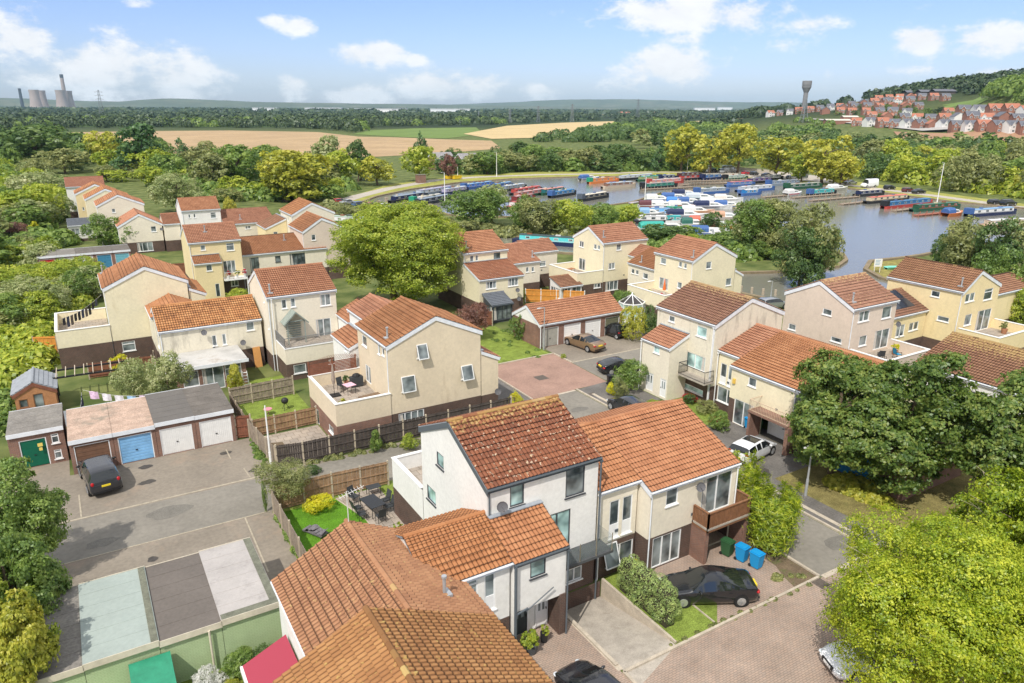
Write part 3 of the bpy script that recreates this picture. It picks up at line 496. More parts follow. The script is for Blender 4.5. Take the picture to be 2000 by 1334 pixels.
    if n_ > 1 and kind[0] != 'f' or kind == 'fd':      # a curtain inside, seen as a pale edge
        c = Geo(); q = [P(a0 + w * 0.06, z0 + t, -0.056), P(a0 + w * 0.2, z0 + t, -0.056), P(a0 + w * 0.16, z1 - t, -0.056), P(a0 + w * 0.06, z1 - t, -0.056)]; c.face(q[::-1] if flip else q); c.build('curtain', CURT, o, org)
DOORM = mat('dark_door', (0.035, 0.05, 0.055), 0.5, 0, 0); CURT = mat('curtain_cloth', (0.55, 0.52, 0.48), 0.9, 6, 0.15)
def sides(x0, x1, y0, y1):
    return {'S': (lambda a, z, d: (a, y0 - d, z), False, 'y', y0), 'N': (lambda a, z, d: (a, y1 + d, z), True, 'y', y1), 'W': (lambda a, z, d: (x0 - d, a, z), True, 'x', x0), 'E': (lambda a, z, d: (x1 + d, a, z), False, 'x', x1)}
def conv(op, SD):
    s = op[0]
    if op[1] == 'm': _, _, a0, z0, a1, z1, kind = op[:7]; rest = op[7:]
    else:
        ax_, pl = SD[s][2], SD[s][3]; f = on_x if ax_ == 'x' else on_y; p = f(op[1], op[2], pl); q = f(op[3], op[4], pl); i = 1 if ax_ == 'x' else 0
        a0, a1 = sorted((p[i], q[i])); z0, z1 = sorted((p.z, q.z)); kind = op[5]; rest = op[6:]
    return s, a0, z0, a1, z1, kind, rest
def walls(root, org, x0, x1, y0, y1, prof, zb, bz, mats, ops, name='wall', skip=(), frame=None):
    SD = sides(x0, x1, y0, y1); H = {k: [] for k in SD}; W_ = []
    for op in ops:
        s, a0, z0, a1, z1, kind, rest = conv(op, SD); P_, flip, ax_, pl = SD[s]; lo, hi = (x0, x1) if ax_ == 'y' else (y0, y1)
        a0 = max(a0, lo + 0.08); a1 = min(a1, hi - 0.08); z0 = max(z0, zb + 0.02)
        tz = min(float(np.interp(a, [p[0] for p in prof[s]], [p[1] for p in prof[s]])) for a in (a0, a1)) - 0.1; z1 = min(z1, tz)
        if a1 - a0 < 0.15 or z1 - z0 < 0.15: continue
        H[s].append((a0, a1, z0, z1)); W_.append((P_, flip, a0, a1, z0, z1, kind, rest))
    g = Geo()
    for s in 'SNWE':
        if s in skip: continue
        P_, flip, _, _ = SD[s]; panel(g, P_, flip, prof[s], zb, H[s], bz)
    g.build(name, mats, root, org)
    for (P_, flip, a0, a1, z0, z1, kind, rest) in W_:
        if kind == 'hole': continue
        window(P_, flip, a0, a1, z0, z1, kind, root, org, (rest[0] if rest else None) or frame, blind=len(rest) > 1)
HOUSES = 0
def house(label, x0, x1, y0, y1, axis, e0, rp, rz, e1, wall, tile, bz=1.9, ops=(), fasc=None, cat='house', name='house', group=None, zb=0.0, gable=(1, 1), over=0.16, fine=4, flues=(), brick=None, frame=None, fascia=(1, 1), tw=0.21, th=0.33, root=None, skip=()):
    fasc = fasc or FASC
    if root is None: org = ((x0 + x1) / 2, (y0 + y1) / 2, zb if zb > 0 else 0); root = empty(name, org, label, cat, group); root['_org'] = org
    org = tuple(root['_org']); zb = zb - 0.03
    ins = 0.15; gi = 0.07
    if axis == 'X': wx0, wx1, wy0, wy1 = x0 + gi, x1 - gi, y0 + ins, y1 - ins
    else: wx0, wx1, wy0, wy1 = x0 + ins, x1 - ins, y0 + gi, y1 - gi
    lo, hi = (y0, y1) if axis == 'X' else (x0, x1); s0 = (rz - e0) / (rp - lo); s1 = (rz - e1) / (hi - rp)
    wl, wh = lo + ins, hi - ins; h0 = e0 + s0 * ins - 0.10; h1 = e1 + s1 * ins - 0.10; top = rz - 0.10
    gp_ = [(wl, h0), (rp, top), (wh, h1)]
    if axis == 'X': prof = {'S': [(wx0, h0), (wx1, h0)], 'N': [(wx0, h1), (wx1, h1)], 'W': gp_, 'E': gp_}
    else: prof = {'W': [(wy0, h0), (wy1, h0)], 'E': [(wy0, h1), (wy1, h1)], 'S': gp_, 'N': gp_}
    walls(root, org, wx0, wx1, wy0, wy1, prof, zb, bz, [wall, brick or BRICK], ops, frame=frame, skip=skip)
    # roof
    g = Geo(); g.uv = []; Q = (lambda a, c, z: (a, c, z)) if axis == 'X' else (lambda a, c, z: (c, a, z))
    A0, A1 = (x0, x1) if axis == 'X' else (y0, y1); fl = axis == 'X'
    e0z = e0; e1z = e1
    if fl: tiles(g, Q(A0, lo, e0z), Q(A1, lo, e0z), Q(A0, rp, rz), tw, th, fine); tiles(g, Q(A1, hi, e1z), Q(A0, hi, e1z), Q(A1, rp, rz), tw, th, fine)
    else: tiles(g, Q(A1, lo, e0z), Q(A0, lo, e0z), Q(A1, rp, rz), tw, th, fine); tiles(g, Q(A0, hi, e1z), Q(A1, hi, e1z), Q(A0, rp, rz), tw, th, fine)
    ridge(g, Q(A0, rp, rz + 0.0), Q(A1, rp, rz + 0.0), 0.12, math.hypot(rp - lo, rz - e0)); g.build('roof', [tile, LEAD], root, org)
    if fascia[0]:
        f = Geo(); f.beam(Q(A0, lo + 0.05, e0z - 0.14), Q(A1, lo + 0.05, e0z - 0.14), 0.04, 0.2); f.beam(Q(A0, lo + 0.1, e0z - 0.24), Q(A1, lo + 0.1, e0z - 0.24), 0.2, 0.02); f.build('fascia', fasc, root, org)
        f = Geo(); f.bar(Q(A0, lo - 0.04, e0z - 0.07), Q(A1, lo - 0.04, e0z - 0.07), 0.055); f.build('gutter', fasc, root, org)
    if fascia[1]:
        f = Geo(); f.beam(Q(A0, hi - 0.05, e1z - 0.14), Q(A1, hi - 0.05, e1z - 0.14), 0.04, 0.2); f.build('fascia', fasc, root, org)
    for i, a in enumerate((A0, A1)):
        if not gable[i]: continue
        f = Geo(); o_ = a + (0.02 if i == 0 else -0.02)
        for (c0, z0, c1, z1) in ((lo, e0z, rp, rz), (rp, rz, hi, e1z)):
            b0 = len(f.v)
            for c_, z_ in ((c0, z0), (c1, z1)):
                for t_ in (-0.025, 0.025): f.v += [Q(o_ + t_, c_, z_ - 0.36), Q(o_ + t_, c_, z_ - 0.05)]
            for q in ((0, 1, 5, 4), (2, 6, 7, 3), (1, 3, 7, 5), (0, 4, 6, 2), (0, 2, 3, 1), (4, 5, 7, 6)): f.f.append(tuple(b0 + k_ for k_ in q)); f.m.append(0)
        f.build('bargeboard', fasc, root, org)
    if len(ops) and not skip and name == 'house' and fascia[0]:
        cx_, cy_ = (wx0 + .10, wy0 - .05) if axis == 'X' else (wx0 - .05, wy0 + .10); dg = Geo(); dg.bar((cx_, cy_, max(zb, 0)), (cx_, cy_, e0 - .3), .04, 0, 6); dg.bar((cx_, cy_, e0 - .3), Q(A0 + .15, lo - .02, e0 - .12), .04, 0, 6); dg.build('downpipe', fasc, root, org)
        vg = Geo(); vx, vy = ((wx0 + wx1) / 2, wy0 - .012) if axis == 'X' else (wx0 - .012, (wy0 + wy1) / 2); zz_ = bz + .5 if bz > 0 else 1.5; vg.box(vx - (.11 if axis == 'X' else .01), vx + (.11 if axis == 'X' else .01), vy - (.01 if axis == 'X' else .11), vy + (.01 if axis == 'X' else .11), zz_, zz_ + .16); vg.build('wall_vent', GREYF, root, org)
    for (fx, fy) in flues:
        c_ = fy if axis == 'X' else fx; z_ = rz - (rp - c_) * s0 if c_ < rp else rz - (c_ - rp) * s1
        f = Geo(); f.bar((fx, fy, z_ - 0.1), (fx, fy, z_ + 0.75), 0.07, 0, 8); f.bar((fx, fy, z_ + 0.75), (fx, fy, z_ + 0.85), 0.11, 0, 8); f.box(fx - 0.25, fx + 0.25, fy - 0.25, fy + 0.25, z_ - 0.05, z_ + 0.06); f.build('flue', STEEL, root, org)
    return root
def dpipe(root, x, y, z0, z1, m=None):
    g = Geo(); g.bar((x, y, z0), (x, y, z1), 0.045, 0, 6); g.box(x - .07, x + .07, y - .07, y + .07, z1 - .1, z1); return g.build('downpipe', m or UPVC, root, tuple(root['_org']))
def leanto(root, x0, x1, y0, y1, side, ze, zt, wall, tile, bz, ops=(), zb=0.0, skipb=None, fasc=None, ends=(1, 1), frame=None, brick=None, fine=4, cfl=1):
    # block with one slope rising from its eave (side S, W or E) to zt at the wall it leans on
    org = tuple(root['_org']); fasc = fasc or FASC; ins = 0.12
    d = 0.10
    if side == 'S': X0, X1, Y0, Y1 = x0 + .06, x1 - .06, y0 + ins, y1; pr = {'S': [(X0, ze - d), (X1, ze - d)], 'N': [(X0, zt - d), (X1, zt - d)], 'W': [(Y0, ze - d), (Y1, zt - d)], 'E': [(Y0, ze - d), (Y1, zt - d)]}; sk = ('N',)
    elif side == 'W': X0, X1, Y0, Y1 = x0 + ins, x1, y0 + .06, y1 - .06; pr = {'W': [(Y0, ze - d), (Y1, ze - d)], 'E': [(Y0, zt - d), (Y1, zt - d)], 'S': [(X0, ze - d), (X1, zt - d)], 'N': [(X0, ze - d), (X1, zt - d)]}; sk = ('E',)
    else: X0, X1, Y0, Y1 = x0, x1 - ins, y0 + .06, y1 - .06; pr = {'E': [(Y0, ze - d), (Y1, ze - d)], 'W': [(Y0, zt - d), (Y1, zt - d)], 'S': [(X0, zt - d), (X1, ze - d)], 'N': [(X0, zt - d), (X1, ze - d)]}; sk = ('W',)
    walls(root, org, X0, X1, Y0, Y1, pr, zb - 0.03, bz, [wall, brick or BRICK], ops, 'wing_wall', sk, frame)
    g = Geo(); g.uv = []
    if side == 'S': A, B, D = (x0, y0, ze), (x1, y0, ze), (x0, y1, zt)
    elif side == 'W': A, B, D = (x0, y1, ze), (x0, y0, ze), (x1, y1, zt)
    else: A, B, D = (x1, y0, ze), (x1, y1, ze), (x0, y0, zt)
    tiles(g, A, B, D, fine=fine); g.build('wing_roof', [tile, LEAD], root, org)
    A, B, D = Vector(A), Vector(B), Vector(D); C = B + D - A; out_ = (A - D); out_.z = 0; out_.normalize(); f = Geo(); dn = Vector((0, 0, -0.14))
    f.beam(A + dn - out_ * .03, B + dn - out_ * .03, 0.04, 0.2); f.bar(A + out_ * .04 - Vector((0, 0, .07)), B + out_ * .04 - Vector((0, 0, .07)), 0.05)
    if ends[0]: f.beam(A + dn, D + dn, 0.05, 0.26)
    if ends[1]: f.beam(B + dn, C + dn, 0.05, 0.26)
    f.build('fascia', fasc, root, org)
    if cfl: f = Geo(); f.beam(D + Vector((0, 0, 0.06)) + out_ * .1, C + Vector((0, 0, 0.06)) + out_ * .1, 0.25, 0.05); f.build('flashing', LEAD, root, org)
def terrace(root, x0, x1, y0, y1, zt, wall, bz, open_side, ops=(), floor=0.95, zb=0.0, brick=None, th=0.18, floorm=None):
    org = tuple(root['_org']); T = [(x0, x1), (y0, y1)]; pr = {'S': [(x0, zt), (x1, zt)], 'N': [(x0, zt), (x1, zt)], 'W': [(y0, zt), (y1, zt)], 'E': [(y0, zt), (y1, zt)]}
    walls(root, org, x0, x1, y0, y1, pr, zb - 0.03, bz, [wall, brick or BRICK], ops, 'terrace_wall', (open_side,))
    g = Geo(); zf = zt - floor; g.box(x0 + .02, x1 - .02, y0 + .02, y1 - .02, zf - .1, zf, 1)
    ix0, ix1, iy0, iy1 = x0 + (th if open_side != 'W' else 0), x1 - (th if open_side != 'E' else 0), y0 + (th if open_side != 'S' else 0), y1 - (th if open_side != 'N' else 0)
    if open_side != 'S': g.face([(ix0, iy0, zf), (ix1, iy0, zf), (ix1, iy0, zt), (ix0, iy0, zt)][::-1])
    if open_side != 'N': g.face([(ix0, iy1, zf), (ix1, iy1, zf), (ix1, iy1, zt), (ix0, iy1, zt)])
    if open_side != 'W': g.face([(ix0, iy0, zf), (ix0, iy1, zf), (ix0, iy1, zt), (ix0, iy0, zt)])
    if open_side != 'E': g.face([(ix1, iy0, zf), (ix1, iy1, zf), (ix1, iy1, zt), (ix1, iy0, zt)][::-1])
    g.build('terrace_floor', [wall, floorm or FLAG], root, org)
    c = Geo(); z0, z1 = zt + .002, zt + 0.06; w = th + .03
    if open_side != 'S': c.box(x0 - .04, x1 + .04, y0 - .04, y0 + w, z0, z1)
    if open_side != 'N': c.box(x0 - .04, x1 + .04, y1 - w, y1 + .04, z0, z1)
    if open_side != 'W': c.box(x0 - .04, x0 + w, y0 + w + .002, y1 - w - .002, z0, z1)
    if open_side != 'E': c.box(x1 - w, x1 + .04, y0 + w + .002, y1 - w - .002, z0, z1)
    c.build('coping', WHITE, root, org)
def flat_block(label, x0, x1, y0, y1, z, roofm, doors, wallm, fascm=None, name='garage', cat='garage', group=None, side='S', zf=0.0, rim=0.25, ops=(), back=0.0, cols=None):
    org = ((x0 + x1) / 2, (y0 + y1) / 2, 0); r = empty(name, org, label, cat, group); r['_org'] = org; fascm = fascm or FASC
    pr = {'S': [(x0, z), (x1, z)], 'N': [(x0, z), (x1, z)], 'W': [(y0, z), (y1, z)], 'E': [(y0, z), (y1, z)]}
    walls(r, org, x0, x1, y0, y1, pr, -0.03, -9, [wallm, wallm], list(doors) + list(ops))
    g = Geo(); e = 0.10; g.box(x0 - .02, x1 + .02, y0 - e, y1 + e, z - .02, z + 0.10); g.build('roof', roofm, r, org)
    sm_ = Geo(); k_ = 0
    for yy in np.arange(y0 + .9, y1 - .3, 1.0): k_ += 1; sm_.box(x0 + .02, x1 - .02, yy + .03 * (k_ % 3), yy + .05 + .03 * (k_ % 3), z + .10, z + .112)
    sm_.build('felt_laps', roofm, r, org)
    f = Geo(); f.box(x0 - .02, x1 + .02, y0 - e - .03, y0 - e - .002, z - rim + .08, z + .13); f.build('fascia', fascm, r, org); f = Geo(); f.box(x0 - .02, x1 + .02, y1 + e + .002, y1 + e + .03, z - rim + .08, z + .13); f.build('fascia', fascm, r, org); return r
def fence(label, pts, h=1.75, m=None, post=None, group=None, panelw=1.9, solid_rails=True, name='fence', gravel=True, rails=True):
    p0 = Vector((*pts[0], 0)); r = empty(name, p0, label, 'fence', group); m = m or WOODF; post = post or POSTC; k = 0
    for a, b_ in zip(pts[:-1], pts[1:]):
        a = Vector((*a, 0)); b_ = Vector((*b_, 0)); n_ = max(1, round((b_ - a).length / panelw)); d = (b_ - a) / n_; dn = d.normalized(); pn = Vector((-dn.y, dn.x, 0))
        for i in range(n_):
            q = a + d * i; g = Geo(); e = q + d; zt = Vector((0, 0, h)); nb = 11
            for j in range(nb):
                s_ = q + dn * .06 + (d - dn * .12) * (j / nb); t_ = q + dn * .06 + (d - dn * .12) * ((j + 0.93) / nb); off = pn * (0.012 if j % 2 else -0.004); hj = h - 0.02 + 0.01 * ((j * 7) % 3); g.beam(s_ + off + Vector((0, 0, hj / 2 + .06)), t_ + off + Vector((0, 0, hj / 2 + .06)), 0.02, hj - .12)
            if rails:
                for zz in (0.35, h * .55, h - .15): g.beam(q + Vector((0, 0, zz)) + pn * -.035, e + Vector((0, 0, zz)) + pn * -.035, 0.04, 0.07)
            g.build('panel', m, r, p0)
            pg = Geo(); pg.beam(q, q + Vector((0, 0, h + .08)), .1, .1); pg.build('post', post, r, p0)
    pg = Geo(); q = Vector((*pts[-1], 0)); pg.beam(q, q + Vector((0, 0, h + .08)), .1, .1); pg.build('post', post, r, p0); return r
def railing(root, pts, z, h=1.0, m=None, name='railing', gap=0.12):
    m = m or BLACK; g = Geo(); org = tuple(root['_org'])
    for a, b_ in zip(pts[:-1], pts[1:]):
        a = Vector((*a, z)); b_ = Vector((*b_, z)); H_ = Vector((0, 0, h)); g.bar(a + H_, b_ + H_, .03); g.bar(a + Vector((0, 0, .08)), b_ + Vector((0, 0, .08)), .02)
        n_ = int((b_ - a).length / gap)
        for i in range(n_ + 1): q = a + (b_ - a) * i / max(1, n_); g.bar(q, q + H_, .03 if i in (0, n_) else .012, n=4)
    g.build(name, m, root, org)
def dish(root, x, y, z, d=(0, -1), m=None):
    g = Geo(); c = Vector((x + d[0] * .35, y + d[1] * .35, z)); g.bar((x, y, z - .15), c, .02); k = len(g.v); nn = Vector((d[0] * .7 - .4, d[1] * .7 - .3, .35)).normalized(); u = nn.orthogonal().normalized(); w = nn.cross(u)
    for R_, dd in ((0.02, 0), (.2, .03), (.27, .08)):
        for i in range(12): t_ = 2 * PI * i / 12; g.v.append(tuple(c + (u * math.cos(t_) + w * math.sin(t_)) * R_ + nn * dd))
    for r_ in range(2):
        for i in range(12): j = (i + 1) % 12; g.f.append((k + r_ * 12 + i, k + r_ * 12 + j, k + r_ * 12 + 12 + j, k + r_ * 12 + 12 + i)); g.m.append(0)
    g.bar(c, c + nn * .4 + Vector((0, 0, -.1)), .015); g.ball(c + nn * .4 + Vector((0, 0, -.1)), .05, .05, .05)
    return g.build('satellite_dish', m or mat('dish_grey', (0.12, 0.12, 0.13), 0.6, 0, 0), root, tuple(root['_org']))
# ------------------------------------------------------------------ the houses of the estate
def crop(ox, oy, s): return lambda x, y: (ox + x / s, oy + y / s)
K3 = crop(900, 880, 2.938); K2 = crop(460, 880, 2.938); K6 = crop(460, 560, 3.335); K5 = crop(0, 600, 3.51); KR = crop(1240, 600, 4.447); K8 = crop(1400, 500, 3.333); KL = crop(300, 330, 4.302); KA = crop(90, 480, 5.336); KE = crop(1000, 380, 4); KD = crop(620, 380, 4.448); KF = crop(0, 330, 4.302)
def O(K, side, x0, y0, x1, y1, kind='w', *rest): a = K(x0, y0); b_ = K(x1, y1); return (side, a[0], a[1], b_[0], b_[1], kind, *rest)
FG = FRAMEG
# white modernised three storey house in the foreground
n1 = house('white three storey house with dark red tiles and grey fascias in the foreground', 14.25, 20.8, 25.8, 33.45, 'X', 7.45, 29.8, 9.3, 7.6, R_WHITE, TN1, 1.87,
    [O(K3, 'S', 283, 200, 363, 303, 'w', FG, 1), O(K3, 'S', 605, 97, 708, 240, 'w', FG), ('S', 'm', 17.45, 2.75, 19.1, 4.95, 'fd', FG, 1), O(K3, 'S', 605, 690, 693, 730, 'w2'), O(K2, 'W', 1153, 0, 1195, 115, 'w', FG, 1), O(K2, 'W', 1098, 190, 1150, 322, 'w', FG, 1), O(K2, 'W', 1005, 325, 1057, 420, 'w')],
    fasc=GREYF, zb=0, gable=(1, 1))
g = Geo(); g.box(14.4, 21.15, 25.86, 26.1, -1.2, -0.035); g.build('basement_wall', BRICK, n1, n1['_org'])
terrace(n1, 14.3, 20.75, 33.3, 37.8, 3.77, R_WHITE, 1.87, 'S', floor=0.9)
g = Geo(); g.box(17.4, 21.0, 24.75, 25.93, 2.45, 2.6); g.build('balcony_floor', mat('dark_decking', (0.07, 0.075, 0.08), 0.7, 3, 0.2), n1, n1['_org'])
GP = mat('clear_balustrade', (0.22, 0.27, 0.27), 0.08, 0, 0); GP.node_tree.nodes['Principled BSDF'].inputs['Transmission Weight'].default_value = 0.0; GP.node_tree.nodes['Principled BSDF'].inputs['Alpha'].default_value = 0.16
g = Geo(); g.box(17.45, 20.95, 24.8, 24.815, 2.68, 3.45); g.box(20.94, 20.955, 24.82, 25.9, 2.68, 3.45); g.build('balustrade', GP, n1, n1['_org'])
g = Geo()
for x in (17.9, 18.9, 19.9, 20.9): g.bar((x, 24.77, 2.6), (x, 24.77, 3.62), .025)
g.build('balustrade_post', mat('brushed_steel', (0.55, 0.5, 0.4), 0.35, 0, 0, metal=0.8), n1, n1['_org'])
dpipe(n1, 20.75, 25.75, -0.9, 7.3, GREYF); dish(n1, 14.9, 25.9, 6.5)
# two storey wing beside it
n3 = house('white two storey wing with an orange roof and tall grey soil pipe', 10.25, 14.3, 23.6, 28.3, 'X', 4.92, 26.2, 6.07, 5.14, R_WHITE, TN2, 2.0, [O(K3, 'S', 40, 745, 98, 842, 't'), O(K3, 'S', 135, 700, 198, 905, 'lp')], gable=(0, 0))
leanto(n3, 14.3, 17.25, 23.45, 25.88, 'S', 4.86, 5.93, R_WHITE, TN2, -9, [O(K3, 'S', 400, 588, 487, 705, 'w', FG, 1), ('S', 'm', 14.5, 0.0, 16.9, 2.2, 'hole')], fasc=GREYF, ends=(0, 1))
g = Geo(); g.box(14.45, 17.0, 24.5, 24.6, 0, 2.3); g.box(14.4, 14.5, 23.7, 24.6, 0, 2.3); g.box(14.45, 17.0, 23.6, 24.6, 2.2, 2.3); g.build('porch', R_WHITE, n3, n3['_org'])
g = Geo(); g.box(16.85, 17.22, 23.5, 24.6, 0, 2.25); g.build('pier', BRICK, n3, n3['_org'])
Pp = lambda a, z, d: (a, 24.42 - d, z)
window(Pp, False, 14.75, 15.7, 0.05, 2.1, 'dd', n3, n3['_org'], UPVC); window(Pp, False, 16.1, 16.8, 0.05, 2.05, 'd', n3, n3['_org'], UPVC)
g = Geo(); g.bar((14.35, 23.4, 0.2), (14.35, 23.4, 4.7), .07); g.bar((14.35, 23.4, 2.2), (15.0, 23.4, 2.35), .05); g.bar((14.9, 23.4, 2.2), (16.4, 23.4, 2.95), .03); g.bar((14.35, 23.4, 4.7), (14.55, 23.5, 4.85), .06); g.build('soil_pipe', GREYF, n3, n3['_org'])
g = Geo(); g.box(11.75, 11.95, 23.64, 23.75, 3.9, 4.2); g.build('alarm_box', mat('alarm_yellow', (0.75, 0.5, 0.1), 0.5, 0, 0), n3, n3['_org']); dpipe(n3, 17.2, 23.42, 0, 4.7, GREYF)
# neighbouring two storey house with a timber balcony
n2 = house('cream two storey house with a large terracotta roof and brown timber balcony over its garage', 23.6, 30.2, 25.05, 34.0, 'X', 5.0, 30.0, 7.05, 5.3, R_CREAM, TN2, 2.05,
    [O(K3, 'S', 1183, 215, 1243, 300, 'w'), O(K3, 'S', 1103, 508, 1252, 615, 'fd3'), ('S', 'm', 27.5, 2.3, 29.8, 4.6, 'fd'), ('S', 'm', 27.35, 0.02, 30.0, 2.15, 'hole')], brick=BRICK)
house('', 20.85, 23.6, 25.9, 34.0, 'X', 5.35, 30.0, 7.05, 5.3, R_CREAM, TN2, 2.05, [O(K3, 'S', 857, 295, 903, 490, 'lp'), O(K3, 'S', 932, 268, 975, 462, 'lp'), O(K3, 'S', 838, 560, 1003, 605, 'w2')], root=n2, gable=(0, 0))
g = Geo(); g.box(26.9, 27.15, 24.1, 25.2, 0, 2.2); g.box(30.0, 30.2, 24.1, 25.2, 0, 2.2); g.box(27.3, 30.1, 26.2, 26.3, 0, 2.3); g.box(27.28, 27.34, 25.3, 26.3, 0, 2.3); g.build('garage_recess', BRICKR, n2, n2['_org'])
window(lambda a, z, d: (a, 26.1 - d, z), False, 27.5, 29.9, 0.05, 2.05, ('g', WHITE, -8), n2, n2['_org'])
g = Geo(); g.box(26.85, 30.25, 23.95, 25.19, 2.2, 2.32); g.build('balcony_floor', CONC, n2, n2['_org'])
TIM = mat('brown_timber', (0.23, 0.11, 0.055), 0.7, 4, 0.25, 0.2); g = Geo()
for a, b_ in (((26.9, 25.1), (26.9, 24.0)), ((26.9, 24.0), (30.2, 24.0)), ((30.2, 24.0), (30.2, 25.1))):
    a = Vector((*a, 2.1)); b_ = Vector((*b_, 2.1)); n_ = int((b_ - a).length / 0.11); H_ = Vector((0, 0, 1.15))
    g.beam(a + H_, b_ + H_, .12, .06); g.beam(a + Vector((0, 0, .05)), b_ + Vector((0, 0, .05)), .05, .2)
    for i in range(n_ + 1): q = a + (b_ - a) * i / n_; g.beam(q, q + H_, .04 if i % n_ else .1, .07)
g.build('balcony_railing', TIM, n2, n2['_org']); dpipe(n2, 20.98, 25.98, 0, 5.1); dish(n2, 26.9, 25.15, 4.5); dpipe(n2, 30.1, 25.1, 2.4, 4.8)
# nearest roofs
n4 = house('near house with a broad terracotta gable roof beside the green painted garages', 4.9, 11.9, 20.9, 27.9, 'Y', 4.75, 8.28, 6.6, 4.75, R_WHITE, TN4, 1.0, [('W', 'm', 23.2, 0.1, 25.6, 2.1, 'fd')], flues=[(10.4, 22.4)], gable=(0, 1))
g = Geo(); g.bar((8.3, 27.6, 6.3), (8.3, 27.6, 8.2), .025)
for i in range(8): g.bar((8.3 - .3 + i * .14, 27.6 - .2, 7.98 + i * .035), (8.3 - .3 + i * .14, 27.6 + .2, 7.98 + i * .035), .01, n=4)
g.bar((7.95, 27.6, 7.95), (9.1, 27.6, 8.25), .014); g.build('tv_aerial', mat('pale_metal', (0.6, 0.6, 0.58), 0.5, 0, 0), n4, n4['_org'])
aw = Geo(); aw.face([(3.1, 23.6, 2.15), (4.95, 23.6, 2.95), (4.95, 26.5, 2.95), (3.1, 26.5, 2.15)][::-1]); aw.face([(3.1, 23.6, 2.12), (4.95, 23.6, 2.92), (4.95, 26.5, 2.92), (3.1, 26.5, 2.12)]); aw.box(3.02, 3.12, 23.6, 26.5, 1.9, 2.16, 1); aw.build('awning', [mat('red_canvas', (0.34, 0.045, 0.075), 0.8, 0, 0), WHITE], n4, n4['_org'])
n5 = house('nearest roof, golden lichen along its ridge, cut by the bottom edge', 1.9, 11.75, 10.5, 20.95, 'Y', 4.95, 6.68, 7.3, 4.95, R_WHITE, TN4, 1.5, [], gable=(0, 1))
# beige house with the roof terrace
m1 = house('beige three storey gabled house with a furnished roof terrace behind the dark fence', 18.3, 26.4, 48.4, 55.2, 'Y', 7.2, 22.4, 8.98, 7.2, R_BEIGE, TORG, 1.7,
    [O(K6, 'S', 1180, 382, 1246, 456), O(K6, 'S', 1470, 520, 1540, 590), O(K6, 'S', 1080, 592, 1168, 670), O(K6, 'S', 892, 862, 988, 895, 'w'), O(K6, 'S', 1062, 830, 1230, 850, 'w4'), O(K6, 'W', 822, 308, 856, 398, 'w'), O(K6, 'W', 925, 370, 942, 445), O(K6, 'W', 952, 395, 970, 455), O(K6, 'W', 845, 500, 885, 640, 'fd')], flues=[(18.9, 49.6)], th=0.42)
leanto(m1, 26.3, 28.0, 48.42, 55, 'E', 4.7, 5.5, R_BEIGE, TORG, 1.65)
terrace(m1, 14.2, 18.47, 48.4, 55.3, 3.42, R_BEIGE, 1.7, 'E', [O(K6, 'W', 512, 775, 552, 950, 'fd'), O(K6, 'W', 607, 890, 640, 968, 'w')], brick=BRICKR)
SASH = []
def open_sash(root, P, a0, a1, z0, z1, d=0.4, m=UPVC):   # casement swung out on its top hinge
    g = Geo(); q = [Vector(P(a0, z0, d)), Vector(P(a1, z0, d)), Vector(P(a1, z1, .02)), Vector(P(a0, z1, .02))]
    for i in range(4): g.beam(q[i], q[(i + 1) % 4], .06, .06)
    w_ = g.build('open_sash', m, root, tuple(root['_org'])); p = Geo(); p.face(q); p.build('pane', GLASS, w_, tuple(root['_org']))
PS = lambda a, z, d: (a, 48.47 - d, z); a = on_y(*K6(1180, 382), 48.47); b_ = on_y(*K6(1246, 456), 48.47); open_sash(m1, PS, a.x, b_.x, b_.z, a.z); a = on_y(*K6(1470, 520), 48.47); b_ = on_y(*K6(1540, 590), 48.47); open_sash(m1, PS, a.x, b_.x, b_.z, a.z)
a = on_y(*K6(1080, 592), 48.47); b_ = on_y(*K6(1168, 670), 48.47); open_sash(m1, PS, a.x, b_.x, b_.z, a.z, .25)
dish(m1, 27.6, 48.4, 1.9)
m2 = house('white house with an orange gabled roof tucked behind the beige terrace house', 19.35, 24.2, 55.3, 60.2, 'Y', 7.2, 21.5, 8.25, 7.0, R_WHITE, TORG, 1.7, [], th=0.42)
leanto(m2, 17.7, 19.45, 55.4, 60.0, 'W', 5.15, 5.9, R_WHITE, TORG, -9, [O(K6, 'W', 708, 375, 722, 425), O(K6, 'W', 735, 385, 748, 430)])
m3 = house('low white wing with an orange roof between the railed terrace and beige houses', 20.6, 25.4, 62.6, 68, 'Y', 4.75, 23, 5.9, 4.75, R_WHITE, TORG, 1.7, [('W', 'm', 63.5, 2.9, 64.4, 3.9, 'w'), ('W', 'm', 65.5, 2.9, 66.4, 3.9, 'w')])
# left group
l1 = house('pale yellow three storey gabled house with washing drying on its side terrace', 1.3, 8.95, 78.2, 85.8, 'Y', 7.35, 5.15, 9.15, 7.35, R_PALEY, TORG, 2.05, [O(KA, 'S', 787, 1005, 938, 1085, 't'), ('W', 'm', 80, 3.6, 82, 5.6, 'fd')], flues=[(1.7, 85)], th=0.42)
leanto(l1, 8.9, 10.5, 78.4, 85, 'E', 5.75, 6.5, R_PALEY, TORG, 2.0)
terrace(l1, -3.15, 1.4, 78.2, 85.8, 3.7, R_PALEY, 2.05, 'E', floor=1.1)
l2 = house('long white two storey house with a mottled orange roof and flat roofed garden room', 4.9, 13.95, 69.6, 76.4, 'X', 4.75, 73.0, 6.3, 4.75, R_OLDW, TMIX, 1.9, [O(K5, 'S', 1450, 195, 1490, 262), O(K5, 'S', 1520, 185, 1556, 255), O(K5, 'S', 1685, 102, 1745, 155), ('W', 'm', 71, 2.8, 72, 4, 'w'), ('W', 'm', 73.5, 2.4, 74.5, 4, 'w')], gable=(1, 0))
